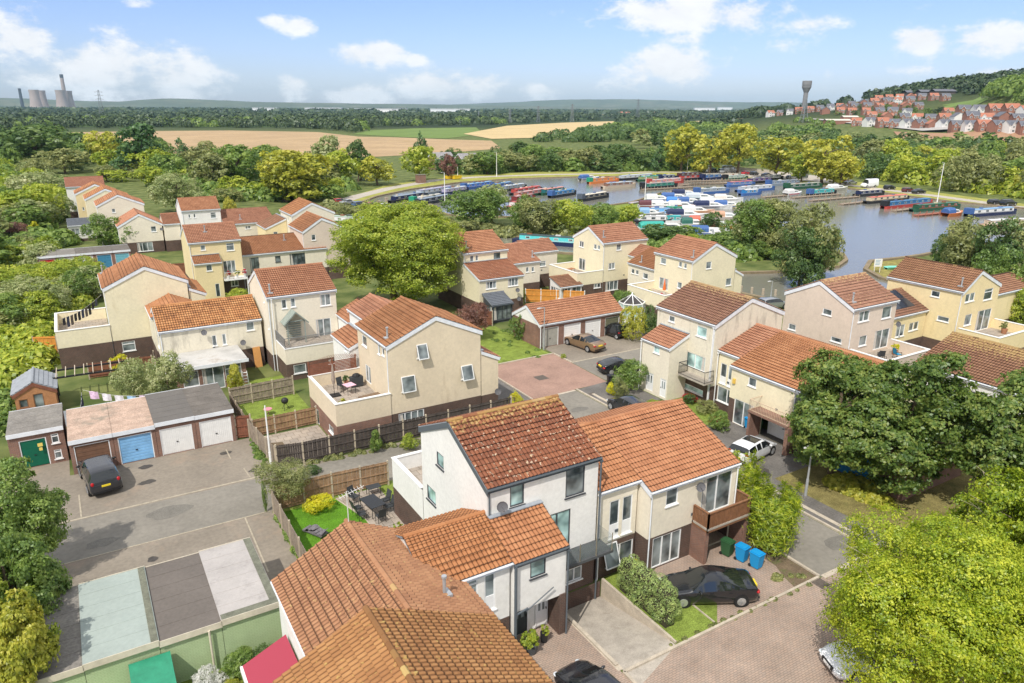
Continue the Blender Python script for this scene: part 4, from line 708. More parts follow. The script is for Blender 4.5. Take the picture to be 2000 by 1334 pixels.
house('', 4.75, 8.9, 73.2, 78.2, 'Y', 5.2, 6.97, 6.17, 5.3, R_OLDW, TORG, 1.9, [], root=l2, gable=(0, 0)); dish(l2, 8.7, 69.7, 4.2); dish(l2, 12.0, 69.7, 2.7)
pr = {k: [(5.3, 2.3), (11.3, 2.3)] if k in 'SN' else [(65.4, 2.3), (69.7, 2.3)] for k in 'SNWE'}
walls(l2, l2['_org'], 5.3, 11.3, 65.4, 69.7, pr, -0.03, 0.7, [BRICKR, BRICKR], [('S', 'm', 6.0, 0.6, 7.3, 2.0, 'w'), ('S', 'm', 7.6, 0.02, 9.4, 2.1, 'fd'), ('S', 'm', 9.5, 0.7, 10.9, 2.1, 't')], 'garden_room_wall', ('N',))
g = Geo(); g.box(5.1, 11.5, 65.1, 69.72, 2.3, 2.48); g.build('flat_roof', mat('felt_stained', (0.48, 0.47, 0.45), 0.8, 0.5, 0.25, coords='World', stain=((0.25, 0.19, 0.14), 0.56, 0.5, 1)), l2, l2['_org']); g = Geo(); g.box(5.05, 11.55, 65.05, 65.09, 2.2, 2.5); g.build('fascia', FASC, l2, l2['_org'])
l3 = house('cream three storey house with a railed terrace and little grey gabled porch on it', 14.1, 20.75, 67.4, 75.1, 'X', 7.25, 71.6, 9.05, 7.3, R_CREAM, TORG, 1.6, [O(K6, 'S', 297, 85, 335, 140), O(K6, 'S', 357, 75, 392, 130), O(K6, 'S', 548, 52, 622, 118, 'w2'), O(K6, 'S', 522, 215, 628, 325, 'fd'), O(K6, 'W', 181, 62, 190, 105), O(K6, 'W', 214, 245, 228, 285)], flues=[(14.6, 68)])
terrace(l3, 14.6, 20.6, 64.1, 67.55, 3.05, R_CREAM, 1.6, 'N', [O(K6, 'S', 377, 512, 463, 555, 'w'), O(K6, 'S', 606, 475, 694, 490, 'w2')], floor=0.25)
railing(l3, [(14.65, 67.4), (14.65, 64.15), (20.55, 64.15)], 3.1, 0.95, mat('grey_railing', (0.2, 0.2, 0.2), 0.6, 0, 0)); dpipe(l3, 14.5, 67.3, 0, 7.1)
g = Geo()
for x in (15.5, 17.1): g.beam((x, 66.2, 2.8), (x, 66.2, 5.0), .1, .1)
g.beam((15.5, 66.2, 5.0), (17.1, 66.2, 5.0), .08, .1)
for s_ in (-1, 1): g.face([(16.3, 66.0, 5.9), (16.3, 67.5, 5.9), (16.3 + s_ * 1.15, 67.5, 4.75), (16.3 + s_ * 1.15, 66.0, 4.75)]); g.beam((16.3, 66.0, 5.88), (16.3 + s_ * 1.15, 66.0, 4.73), .06, .16)
for i in range(8): g.beam((15.6, 67.3, 3.1 + i * .22), (17.0, 67.3, 3.1 + i * .22), .03, .14)
g.build('porch', mat('grey_green_timber', (0.26, 0.30, 0.27), 0.7, 3, 0.2), l3, l3['_org'])
l4 = house('yellow three storey house with a projecting porch bay and flowers along its balcony', 12.1, 18.65, 101.0, 108.2, 'X', 7.25, 104.6, 9.05, 7.3, R_YEL, TORG, 2.0, [O(KL, 'S', 392, 642, 438, 682), O(KL, 'S', 608, 625, 680, 683, 't'), O(KL, 'S', 580, 775, 695, 870, 'fd3'), O(KL, 'S', 645, 920, 715, 980, 'w2'), O(KL, 'W', 257, 590, 262, 625)], flues=[(14.6, 103)])
leanto(l4, 12.3, 15.7, 99.5, 101.15, 'S', 4.75, 5.55, R_YEL, TORG, -9, [O(KL, 'S', 440, 808, 495, 855), O(KL, 'S', 515, 965, 565, 1068, 'dd')])
g = Geo(); g.box(15.75, 18.7, 99.2, 101.1, 2.2, 2.35); g.box(18.55, 18.68, 99.25, 99.4, 0, 2.2); g.build('balcony_floor', WHITE, l4, l4['_org']); railing(l4, [(15.8, 99.25), (18.65, 99.25), (18.65, 101)], 2.35, .95, mat('pale_railing', (0.5, 0.5, 0.5), .6, 0, 0), gap=.2)
l5 = house('cream two storey link house with charcoal framed windows beside the yellow porch house', 18.7, 30.6, 102.6, 113, 'X', 4.75, 108.0, 6.35, 4.75, R_CREAM, TORG, 1.9, [O(KL, 'S', 806, 748, 893, 862, 'w2', FG), O(KL, 'S', 1020, 733, 1070, 780, 'w', FG), O(KL, 'S', 1142, 715, 1278, 800, 'w4', FG)], gable=(0, 1), flues=[(25.5, 106)])
l6 = house('white three storey house with an orange roof standing beyond the yellow porch house', 15.7, 22.0, 134.2, 141, 'X', 7.25, 137.4, 9.05, 7.3, R_WHITE, TORG, 1.9, [O(KL, 'S', 290, 382, 312, 412), O(KL, 'S', 333, 378, 355, 410), O(KL, 'S', 476, 368, 528, 412, 't')])
l7 = house('cream two storey house with a long orange roof in front of the tree belt', 22.0, 30.7, 132.2, 145, 'X', 4.75, 138.6, 6.5, 4.75, R_CREAM, TORG, 1.9, [O(KL, 'S', 767, 480, 818, 503, 'w2')], gable=(0, 1), flues=[(25, 134)])
l8 = house('cream gabled three storey house furthest back in the group left of the big lime tree', 30.5, 37.8, 120.6, 128.3, 'Y', 7.25, 34, 9.05, 7.25, R_CREAM, TORG, 1.9, [O(KL, 'W', 1080, 378, 1087, 410), O(KL, 'W', 1092, 382, 1098, 414), O(KL, 'W', 1125, 400, 1135, 440)], th=.42)
leanto(l8, 27.0, 30.6, 124.5, 131, 'W', 4.75, 6.2, R_YEL, TBRN, 1.9, [('S', 'm', 28.3, 3.0, 29, 4.1, 'w')])
l9 = house('pinkish gabled house before the furthest gabled one, left of the big lime tree', 27.3, 34.2, 102.8, 110.2, 'Y', 7.25, 30.2, 9.05, 7.25, R_PINK, TORG, 1.9, [O(KL, 'S', 1325, 553, 1363, 598)], th=.42)
# centre group
c1 = house('pale yellow three storey house with a lower tiled wing, right of the big lime tree', 39.7, 46.0, 77.4, 85.2, 'X', 7.25, 81.4, 9.05, 7.3, R_PALEY, TORG, 1.9, [O(KD, 'S', 1325, 532, 1358, 583), O(KD, 'S', 1372, 527, 1398, 575), O(KD, 'S', 1532, 508, 1588, 570, 'w', FG)], flues=[(40.6, 78.4)])
leanto(c1, 39.7, 45.9, 73.4, 77.55, 'S', 4.75, 6.05, R_PALEY, tilemat('tiles_rose', [(0.30, 0.11, 0.07), (0.40, 0.16, 0.09), (0.47, 0.22, 0.13)]), 1.9, [O(KD, 'S', 1464, 760, 1554, 812, 'w3'), O(KD, 'S', 1656, 730, 1744, 788, 'w3')]); dish(c1, 44.8, 73.5, 3.0); dish(c1, 45.0, 73.5, 1.9)
c2 = house('cream two storey link house with an orange roof stepping back from the pale yellow house', 46.0, 52.3, 79.5, 89, 'X', 4.75, 84.4, 6.4, 4.75, R_CREAM, TORG, 1.9, [O(KD, 'S', 1812, 632, 1836, 673), O(KD, 'S', 1860, 628, 1884, 668)], gable=(0, 0), flues=[(51.6, 80.6)])
house('', 52.25, 57.6, 83.2, 89, 'X', 5.1, 85.6, 6.4, 5.0, R_CREAM, TORG, 1.9, [O(KE, 'S', 216, 522, 264, 558, 't')], root=c2, gable=(0, 1))
c3 = house('cream and pale yellow three storey gabled house with a walled roof terrace in the middle', 59.0, 66.6, 74.85, 81.8, 'X', 7.2, 78.3, 8.95, 7.2, R_PALEY, TORG, 1.95, [O(KE, 'W', 527, 360, 560, 415, 'w2'), O(KE, 'W', 640, 385, 660, 430), O(KE, 'W', 668, 393, 687, 435), O(KE, 'W', 523, 492, 572, 598, 'fd'), O(KE, 'S', 818, 388, 852, 432), O(KE, 'S', 755, 537, 803, 580, 'w2'), O(KE, 'S', 732, 682, 826, 740, 'w3')], flues=[(59.8, 76)], th=.42, fasc=None)
terrace(c3, 54.9, 59.1, 74.85, 81.4, 3.6, R_PALEY, 1.95, 'E', [O(KE, 'S', 640, 698, 692, 725, 'w2')])
c4 = house('cream two storey link house with an L shaped orange roof between two yellow houses', 61.6, 70, 66.9, 73.0, 'Y', 4.75, 65.4, 6.45, 4.75, R_CREAM, TORG, 1.95, [O(KE, 'W', 933, 577, 955, 620), O(KE, 'W', 966, 587, 988, 628), O(KE, 'W', 1024, 610, 1061, 663)], gable=(0, 0), flues=[(62.3, 71)])
house('', 63.4, 70, 73.0, 75.6, 'Y', 5.2, 65.4, 6.45, 4.75, R_CREAM, TORG, 1.95, [], root=c4, gable=(0, 1))
c5 = house('yellow three storey gabled house with a crowded roof terrace above the white hexagonal conservatory', 60.6, 67.9, 60.2, 66.85, 'Y', 7.25, 64.2, 9.05, 7.25, R_PALEY, TORG, 1.95, [O(KE, 'W', 1162, 490, 1202, 548), O(KE, 'W', 1304, 522, 1326, 570), O(KE, 'W', 1343, 534, 1364, 580), O(KE, 'W', 1152, 642, 1218, 752, 'fd'), O(KE, 'W', 1293, 680, 1324, 738), O(KE, 'S', 1520, 527, 1556, 577), O(KE, 'S', 1674, 657, 1711, 707)], flues=[(61.2, 60.8)], th=.42)
leanto(c5, 67.8, 69.3, 60.22, 66, 'E', 4.75, 5.5, R_PALEY, TORG, 1.95); terrace(c5, 56.6, 60.75, 60.25, 66.8, 3.6, R_PALEY, 1.95, 'E')
# right group
r1 = house('tall cream three storey house with a brown roof, black iron balcony and white double doors', 43.35, 51.7, 39.95, 47.1, 'Y', 7.3, 47.4, 9.05, 7.3, R_OLDW, TBRN, 1.9, [O(KR, 'W', 298, 68, 344, 136), O(KR, 'W', 542, 155, 620, 275, 'w', None, 1), O(KR, 'W', 442, 375, 603, 568, 'fd', None, 1), O(KR, 'W', 420, 650, 588, 772, 'w', None, 1)])
leanto(r1, 41.3, 43.5, 42.9, 46.45, 'W', 4.78, 5.75, R_CREAM, TORG, 2.1, [O(KR, 'W', 165, 330, 212, 410, 'w', None, 1), O(KR, 'W', 102, 555, 153, 735, 'd'), O(KR, 'W', 222, 612, 263, 790, 'd')], brick=R_CREAM)
g = Geo(); g.box(42.35, 43.5, 39.7, 42.8, 2.3, 2.42); g.build('balcony_floor', CONC, r1, r1['_org']); railing(r1, [(43.4, 42.75), (42.4, 42.75), (42.4, 39.75), (43.4, 39.75)], 2.42, 1.0); dpipe(r1, 43.3, 40.1, 0, 7.1); dpipe(r1, 41.25, 46.4, 0, 4.6)
r2 = house('cream two storey terraced house with a long orange roof, white car parked in front', 42.8, 54, 28.2, 37.55, 'Y', 4.75, 48.3, 6.65, 4.75, R_PALEY, TORG, 2.0, [O(KR, 'W', 990, 603, 1050, 703), ('W', 'm', 29.6, 2.4, 31.5, 4.4, 'fd'), ('W', 'm', 35.0, 0.03, 36.9, 2.1, 'fd'), ('W', 'm', 31.0, 0.02, 34.2, 2.1, 'hole')], gable=(1, 0))
house('', 43.95, 54, 37.5, 40.0, 'Y', 5.1, 48.3, 6.65, 4.75, R_PALEY, TORG, 2.0, [O(KR, 'W', 750, 480, 785, 675, 'lp'), O(KR, 'W', 816, 510, 852, 705, 'lp'), ('W', 'm', 37.7, 0.7, 39.8, 2.0, 'w2')], root=r2, gable=(0, 0))
window(lambda a, z, d: (43.6 - d, a, z), True, 31.2, 34.0, 0.05, 2.05, ('g', WHITE, -10), r2, r2['_org'])
g = Geo(); g.box(41.6, 43.0, 30.8, 34.4, 2.15, 2.3); g.box(41.7, 43.0, 34.2, 34.4, 0, 2.15); g.box(41.7, 43.0, 30.7, 31.0, 0, 2.15); g.build('balcony_floor', BRICKR, r2, r2['_org']); railing(r2, [(43, 34.3), (41.65, 34.3), (41.65, 30.8)], 2.3, .9, mat('cream_timber', (0.55, 0.42, 0.3), .7, 3, .2), gap=.14)
g = Geo(); g.box(42.8, 42.93, 36.98, 37.2, 3.3, 3.7); g.build('alarm_box', MATS['alarm_yellow'], r2, r2['_org']); dpipe(r2, 43.9, 39.9, 0, 4.9)
r2b = house('low brick garage block with a bright blue door under the sycamores', 42.8, 50, 22.5, 28.1, 'Y', 2.9, 46.5, 4.2, 2.9, R_PALEY, TORG, 3, [('W', 'm', 24.9, 0.03, 27.6, 2.2, ('g', mat('blue_door', (0.02, 0.22, 0.5), 0.5, 3, 0.1), 12))], brick=BRICKR, cat='garage', name='garage')
pk = house('pinkish three storey gabled house with a furnished terrace behind the sycamores', 57.8, 64.5, 37.5, 45.0, 'X', 7.25, 41.3, 9.05, 7.25, R_PINK, TBRN, 1.9, [O(K8, 'W', 692, 338, 745, 393), O(K8, 'W', 469, 436, 511, 488), O(K8, 'W', 744, 520, 810, 572), O(K8, 'S', 928, 365, 988, 418, 'w2'), O(K8, 'S', 1084, 333, 1130, 398), O(K8, 'S', 932, 524, 970, 578), O(K8, 'S', 1034, 490, 1108, 590, 'fd')], flues=[(58.6, 38.3)], th=.38)
terrace(pk, 57.9, 64.2, 33.7, 37.65, 3.5, R_PINK, 1.9, 'N'); dish(pk, 64.3, 37.5, 5)
sol = house('yellow two storey house with dark solar panels across its brown roof', 64.5, 72.85, 39.2, 46, 'X', 4.75, 42.4, 6.3, 4.75, R_YEL, TBRN, 1.9, [O(K8, 'S', 1172, 455, 1215, 518, 'w2'), O(K8, 'S', 1256, 438, 1275, 485), O(K8, 'S', 1288, 430, 1307, 475)], gable=(0, 0))
g = Geo(); sl_ = (6.3 - 4.75) / 3.2
for i in range(6):
    for j in range(2): xa = 65.3 + i * 1.05; ya = 39.9 + j * 1.2; f_ = lambda x, y: (x, y, 4.75 + (y - 39.2) * sl_ + .12); g.face([f_(xa, ya), f_(xa + 1, ya), f_(xa + 1, ya + 1.14), f_(xa, ya + 1.14)])
g.build('solar_panels', mat('solar', (0.02, 0.028, 0.045), 0.12, 0, 0), sol, sol['_org'])
yr = house('yellow three storey gabled house with a brown roof and walled terrace at the right', 72.8, 79.8, 36.15, 44.1, 'Y', 7.25, 75.6, 9.05, 7.25, R_YEL, TBRN, 1.9, [O(K8, 'W', 1399, 222, 1448, 272), O(K8, 'W', 1438, 385, 1508, 435), O(K8, 'S', 1624, 250, 1642, 298), O(K8, 'S', 1654, 242, 1673, 290), O(K8, 'S', 1748, 218, 1788, 278, 't'), O(K8, 'S', 1620, 385, 1650, 445), O(K8, 'S', 1702, 360, 1764, 470, 'fd')], flues=[(73.4, 36.8)])
terrace(yr, 72.85, 79.7, 32.2, 36.25, 3.6, R_YEL, 1.9, 'N'); 
yw = house('yellow house wall with a red coping running out of the right edge', 79.8, 92, 38.2, 44, 'X', 5.2, 41, 6.2, 5.0, R_YEL, TBRN, 1.9, [], gable=(1, 0))
br = house('white two storey house with a large brown tiled roof at the right edge', 55.9, 66.5, 12, 30.5, 'Y', 4.75, 60.9, 6.5, 4.75, R_WHITE, TBRN, 1.9, [('W', 'm', 24.2, 2.6, 26, 3.9, 'w2'), ('W', 'm', 20.2, 2.6, 22, 3.9, 'w2')])
# far left terrace
f1 = house('nearest of the cream stepped gables at the upper left', 3.7, 11.4, 148.3, 156, 'Y', 7.25, 7.3, 9.05, 7.25, R_CREAM, TORG, 1.9, [O(KF, 'S', 937, 335, 972, 366)], fine=2, th=.42)
f2 = house('second stepped gable from the front at the upper left, in stronger yellow', 2.3, 10, 160.5, 168, 'Y', 7.25, 6.0, 9.05, 7.25, R_PALEY, TORG, 1.9, [], fine=2, th=.42)
f3 = house('furthest stepped gable at the upper left, yellow with a small window', 0.9, 8.6, 171, 178, 'Y', 7.25, 4.7, 9.05, 7.25, R_YEL, TORG, 1.9, [O(KF, 'S', 690, 322, 713, 347)], fine=2, th=.42)
f4 = house('white house with a red tiled roof at the far end of the stepped gables', -0.5, 7.1, 187, 195, 'X', 7.25, 190.6, 9.0, 7.25, R_WHITE, tilemat('tiles_far_red', [(0.33, 0.13, 0.085), (0.43, 0.19, 0.12)]), 1.9, [], fine=2)
f5 = house('cream two storey gabled house with a satellite dish behind the twin round trees', 6.0, 13.0, 138.4, 146.5, 'Y', 4.75, 9.5, 6.7, 4.75, R_CREAM, TORG, 1.9, [O(KF, 'S', 1265, 483, 1316, 526, 'w'), ('S', 'm', 8.6, 0.3, 11, 1.8, 'w3')], fine=2); dish(f5, 12.7, 138.4, 3.9)
f6 = house('cream link wall with a small orange roof left of the tall white house', 13.0, 15.7, 137.6, 144, 'X', 4.75, 140.5, 6.2, 4.75, R_CREAM, TORG, 1.9, [], fine=2, gable=(0, 0))
f7 = house('low white garden building with a grey slate roof at the upper left', -1.2, 3.3, 156.5, 160, 'X', 3.0, 158.5, 4.0, 3.0, R_WHITE, SLATE, 0.5, [('S', 'm', -0.8, 1.2, 0.6, 2.4, 'w2'), ('S', 'm', 1.0, 1.2, 2.6, 2.4, 'w2')], fine=2, cat='outbuilding', name='outbuilding')
# ------------------------------------------------------------------ garages
FELTG = mat('felt_grey', (0.21, 0.195, 0.175), 0.9, 0.6, 0.2, 0.2, coords='World', stain=((0.32, 0.30, 0.27), 0.6, 0.7, 1)); FELTM = mat('felt_mint', (0.32, 0.37, 0.345), 0.85, 0.4, 0.08, 0.05, coords='World', stain=((0.30, 0.36, 0.34), 0.60, 0.9, 1)); FELTD = mat('felt_dark', (0.14, 0.122, 0.108), 0.85, 0.5, 0.12, 0.08, coords='World', stain=((0.17, 0.14, 0.12), 0.62, 0.7, 1)); FELTP = mat('felt_pale', (0.40, 0.375, 0.36), 0.85, 0.6, 0.1, 0.05, coords='World', stain=((0.27, 0.25, 0.24), 0.565, 1.3, 6)); FELTK = mat('felt_pink_gravel', (0.44, 0.32, 0.25), 0.95, 1.5, 0.2, 0.35, coords='World', stain=((0.20, 0.19, 0.15), 0.54, 0.6, 1)); FELTB = mat('felt_worn', (0.14, 0.125, 0.11), 0.9, 0.8, 0.2, 0.2, coords='World', stain=((0.42, 0.39, 0.34), 0.60, 2.2, 1)); GUT = mat('cream_gutter', (0.62, 0.56, 0.45), 0.6, 2, 0.15, coords='World')
def gar(label, x0, x1, y0, y1, z, roofm, wallm, door, grp, side='N', fasc=None): return flat_block(label, x0 + .01, x1 - .01, y0, y1, z, roofm, [(side, 'm', x0 + .25, 0.02, x1 - .25, 2.05, door)], wallm, fascm=fasc, group=grp)
GA = 'painted garages in the left foreground'
for (lb, x0, x1, rm, zz) in (('green painted garage with a plain grey felt roof, leftmost in the foreground row', -5.1, -2.45, FELTG, 2.4), ('green painted garage with a pale mint roof in the foreground row', -2.45, 0.35, FELTM, 2.44), ('green painted garage with a dark brown felt roof in the foreground row', 0.35, 2.85, FELTD, 2.36), ('green painted garage with a whitish streaked roof, next to the near house', 2.85, 5.35, FELTP, 2.42)):
    gar(lb, x0, x1, 29.45, 35.3, zz, rm, BRICKG, ('g', WHITE, 10), GA, 'N', GUT)
for (x0_, x1_, y0_, y1_, z_, lb_) in ((2.87, 5.33, 29.36, 29.75, 2.53, 0), (5.0, 5.34, 29.76, 35.38, 2.53, 0), (0.05, 0.33, 29.36, 35.38, 2.55, 1)):
    g = Geo(); g.box(x0_, x1_, y0_, y1_, z_ - .01, z_ + .012); par = [o for o in COL.objects if o.type == 'EMPTY' and o.get('label', '').startswith('green painted garage with a ' + ('whitish' if not lb_ else 'pale mint'))][0]; g.build('roof_edge', mat('mossy_felt', (.16, .165, .125), .95, 3, .3, .3, coords='World'), par, tuple(par['_org']))
GB = 'row of garages across the court'; BRD = mat('brown_door', (0.17, 0.09, 0.055), .6, 3, .2); BLD = mat('sky_blue_door', (0.22, 0.45, 0.72), .5, 1.2, .2)
for (lb, x0, x1, rm, dr, zz, w_) in (('garage with a brown door behind the parked black four by four', -2.65, 0.0, FELTK, ('g', BRD, -7), 2.4, BRICKR), ('garage with a sky blue door and gravelly felt roof', 0.0, 2.65, FELTK, ('g', BLD, -9), 2.4, BRICKR), ('garage with a white ribbed door and smooth dark grey roof', 2.65, 5.3, mat('felt_smooth', (0.135, 0.125, 0.115), .9, .5, .1, .08, coords='World'), ('g', WHITE, 16), 2.52, BRICKR), ('right end garage of the row, white ribbed door and patchy worn roof', 5.3, 8.0, FELTB, ('g', WHITE, 16), 2.5, BRICKR)):
    gar(lb, x0, x1, 53.5, 59.6, zz, rm, w_, dr, GB, 'S')
ss = flat_block('brick electricity substation with a green door beside the garage row', -6.2, -2.9, 56.15, 60.7, 2.6, FELTG, [('S', 'm', -5.6, 0.02, -4.0, 2.1, ('g', mat('bottle_green', (0.0, 0.11, 0.06), .6, 3, .1), -1)), ('S', 'm', -3.7, .3, -3.25, 1.0, 't'), ('S', 'm', -3.7, 1.5, -3.25, 2.2, 't')], BRICKR, name='substation', cat='substation')
g = Geo(); g.box(-4.55, -4.25, 56.03, 56.05, 1.5, 1.75); g.box(-4.5, -4.3, 56.03, 56.05, 1.2, 1.42); g.build('warning_sign', mat('warning_yellow', (0.75, 0.6, 0.15), .5, 0, 0), ss, ss['_org'])
GC = 'garages at the upper left'
for i, (dm, lb) in enumerate(((mat('red_door', (0.55, 0.03, 0.04), .5, 3, .1), 'far left garage with a red door'), (WHITE, 'far left garage with a white double door'), (WHITE, 'far garage with a plain white door beside the blue one'), (mat('teal_door', (0.05, 0.22, 0.36), .5, 3, .1), 'far garage with a deep blue door'), (mat('aqua_door', (0.16, 0.42, 0.50), .5, 3, .1), 'far garage with a pale aqua door at the right end'))):
    gar(lb, -5.6 + i * 2.5, -3.1 + i * 2.5, 128.2, 133.6, 2.4, FELTG if i < 2 else FELTB, BRICKR, ('g', dm, 0 if i < 2 else -4), GC, 'S')
gb = house('brick garage block with a tiled roof and four doors opening on the parking court', 39.7, 50.9, 60.4, 66.0, 'X', 2.62, 63.1, 4.15, 2.62, R_WHITE, TORG, 2.45, [('S', 'm', 40.1, .02, 42.2, 2.1, ('g', mat('grey_door', (0.36, 0.35, 0.31), .7, 3, .15), 10)), ('S', 'm', 42.9, .02, 45.1, 2.1, ('g', WHITE, -9)), ('S', 'm', 45.7, .02, 47.8, 2.1, ('g', WHITE, -9)), ('S', 'm', 48.4, .02, 50.4, 2.1, ('g', mat('olive_door', (0.17, 0.17, 0.11), .7, 3, .15), -5))], brick=BRICKR, cat='garage block', name='garage_block')
dpipe(gb, 39.8, 60.35, 0, 2.5, UPVC)
# sheds, conservatories
sh = house('timber garden shed with a grey felt gable roof behind the garage row', -6.4, -3.3, 66.3, 70.2, 'Y', 2.1, -4.85, 2.95, 2.1, mat('cedar_boards', (0.42, 0.2, 0.09), .8, 3, .2, .2, coords='World'), mat('shed_felt', (0.27, 0.29, 0.32), .9, 2, .15), -9, [('S', 'm', -6.0, .9, -5.4, 1.6, 'w', TIM), ('S', 'm', -5.0, .4, -4.3, 1.9, 'w', TIM)], cat='shed', name='shed', fine=2, fasc=WOODR)
cv = house('grey framed conservatory with a slate roof against the pale yellow house', 40.0, 42.9, 70.9, 73.35, 'X', 2.2, 73.3, 3.05, 3.0, FRAMEG, SLATE, -9, [('S', 'm', 40.2, .3, 42.7, 2.0, 'w4', FG), ('W', 'm', 71.1, .3, 73.2, 2.0, 'w3', FG)], cat='conservatory', name='conservatory', fasc=GREYF, gable=(0, 0), fine=2)
cw = house('white conservatory with a brown tiled roof behind the orange fence', 51.9, 55.4, 74.2, 76.9, 'X', 2.25, 76.85, 3.1, 3.05, WHITE, TBRN, .6, [('S', 'm', 52.1, .7, 53.6, 2.0, 'w3'), ('S', 'm', 53.7, .05, 55.2, 2.05, 'fd'), ('W', 'm', 74.4, .7, 76.6, 2.0, 'w4')], cat='conservatory', name='conservatory', gable=(0, 0), fine=2)
def hexcons(cx, cy, R_, zE, zA, label):
    r = empty('conservatory', (cx, cy, 0), label, 'conservatory'); f = Geo(); gl = Geo(); rf = Geo(); P_ = [(cx + R_ * math.cos(PI / 4 * i + .2), cy + R_ * math.sin(PI / 4 * i + .2)) for i in range(8)]
    for i in range(8):
        a = Vector((*P_[i], 0)); b_ = Vector((*P_[(i + 1) % 8], 0)); U = Vector((0, 0, 1)); ap = Vector((cx, cy, zA))
        f.beam(a, a + U * zE, .09, .09); f.beam(a + U * zE, b_ + U * zE, .12, .12); f.beam(a + U * .6, b_ + U * .6, .07, .07); f.beam(a + U * 1.7, b_ + U * 1.7, .05, .05); f.beam(a + U * (zE + .05), ap + U * .04, .08, .06); f.beam((a + b_) / 2 + U * .6, (a + b_) / 2 + U * zE, .05, .05)
        gl.face([a + U * .6, b_ + U * .6, b_ + U * zE, a + U * zE]); gl.face([a, b_, b_ + U * .6, a + U * .6], 1); rf.face([a + U * zE, b_ + U * zE, ap])
    f.ball((cx, cy, zA + .1), .1, .1, .2); f.build('frame', UPVC, r, (cx, cy, 0)); gl.build('glazing', [GLASSB, WHITE], r, (cx, cy, 0)); rf.build('roof', mat('tinted_roof', (0.05, 0.045, 0.045), .3, 0, 0), r, (cx, cy, 0)); return r
hexcons(55.2, 64.2, 1.55, 2.2, 3.1, 'white octagonal conservatory with a dark faceted roof below the crowded terrace')

PS2 = lambda a, z, d: (a, 26.05 - d, z); open_sash(n2, PS2, 21.35, 22.25, .75, 1.95, .45)
# ------------------------------------------------------------------ foliage
def leafmat(name, dark, mid, light, trans=0.45):
    m = bpy.data.materials.new(name); m.use_nodes = True; n = m.node_tree.nodes; l = m.node_tree.links; n.clear()
    o = n.new('ShaderNodeOutputMaterial'); a = n.new('ShaderNodeAttribute'); a.attribute_name = 'lv'; tcn = n.new('ShaderNodeTexCoord'); oi = n.new('ShaderNodeObjectInfo')
    ns = n.new('ShaderNodeTexNoise'); ns.inputs['Scale'].default_value = 3.2; ns.inputs['Detail'].default_value = 4; l.new(tcn.outputs['Object'], ns.inputs['Vector'])
    s = n.new('ShaderNodeMath'); s.operation = 'MULTIPLY_ADD'; l.new(ns.outputs['Fac'], s.inputs[0]); s.inputs[1].default_value = 1.5; s.inputs[2].default_value = -0.55
    s2 = n.new('ShaderNodeMath'); s2.operation = 'MULTIPLY_ADD'; l.new(a.outputs['Fac'], s2.inputs[0]); s2.inputs[1].default_value = 0.55; l.new(s.outputs[0], s2.inputs[2])
    s3 = n.new('ShaderNodeMath'); s3.operation = 'MULTIPLY_ADD'; l.new(oi.outputs['Random'], s3.inputs[0]); s3.inputs[1].default_value = 0.16; l.new(s2.outputs[0], s3.inputs[2])
    cr = n.new('ShaderNodeValToRGB'); cr.color_ramp.elements.new(0.5)
    for i, (p, c) in enumerate(((0.1, dark), (0.5, mid), (0.95, light))): cr.color_ramp.elements[i].position = p; cr.color_ramp.elements[i].color = (*c, 1)
    l.new(s3.outputs[0], cr.inputs[0])
    d = n.new('ShaderNodeBsdfDiffuse'); t = n.new('ShaderNodeBsdfTranslucent'); mx = n.new('ShaderNodeMixShader'); mx.inputs[0].default_value = trans; l.new(cr.outputs[0], d.inputs[0]); l.new(cr.outputs[0], t.inputs[0]); l.new(d.outputs[0], mx.inputs[1]); l.new(t.outputs[0], mx.inputs[2])
    gl = n.new('ShaderNodeBsdfGlossy'); gl.inputs['Roughness'].default_value = 0.45; gl.inputs['Color'].default_value = (0.8, 0.85, 0.9, 1); m2 = n.new('ShaderNodeMixShader'); m2.inputs[0].default_value = 0.03; l.new(mx.outputs[0], m2.inputs[1]); l.new(gl.outputs[0], m2.inputs[2]); l.new(m2.outputs[0], o.inputs[0]); return m
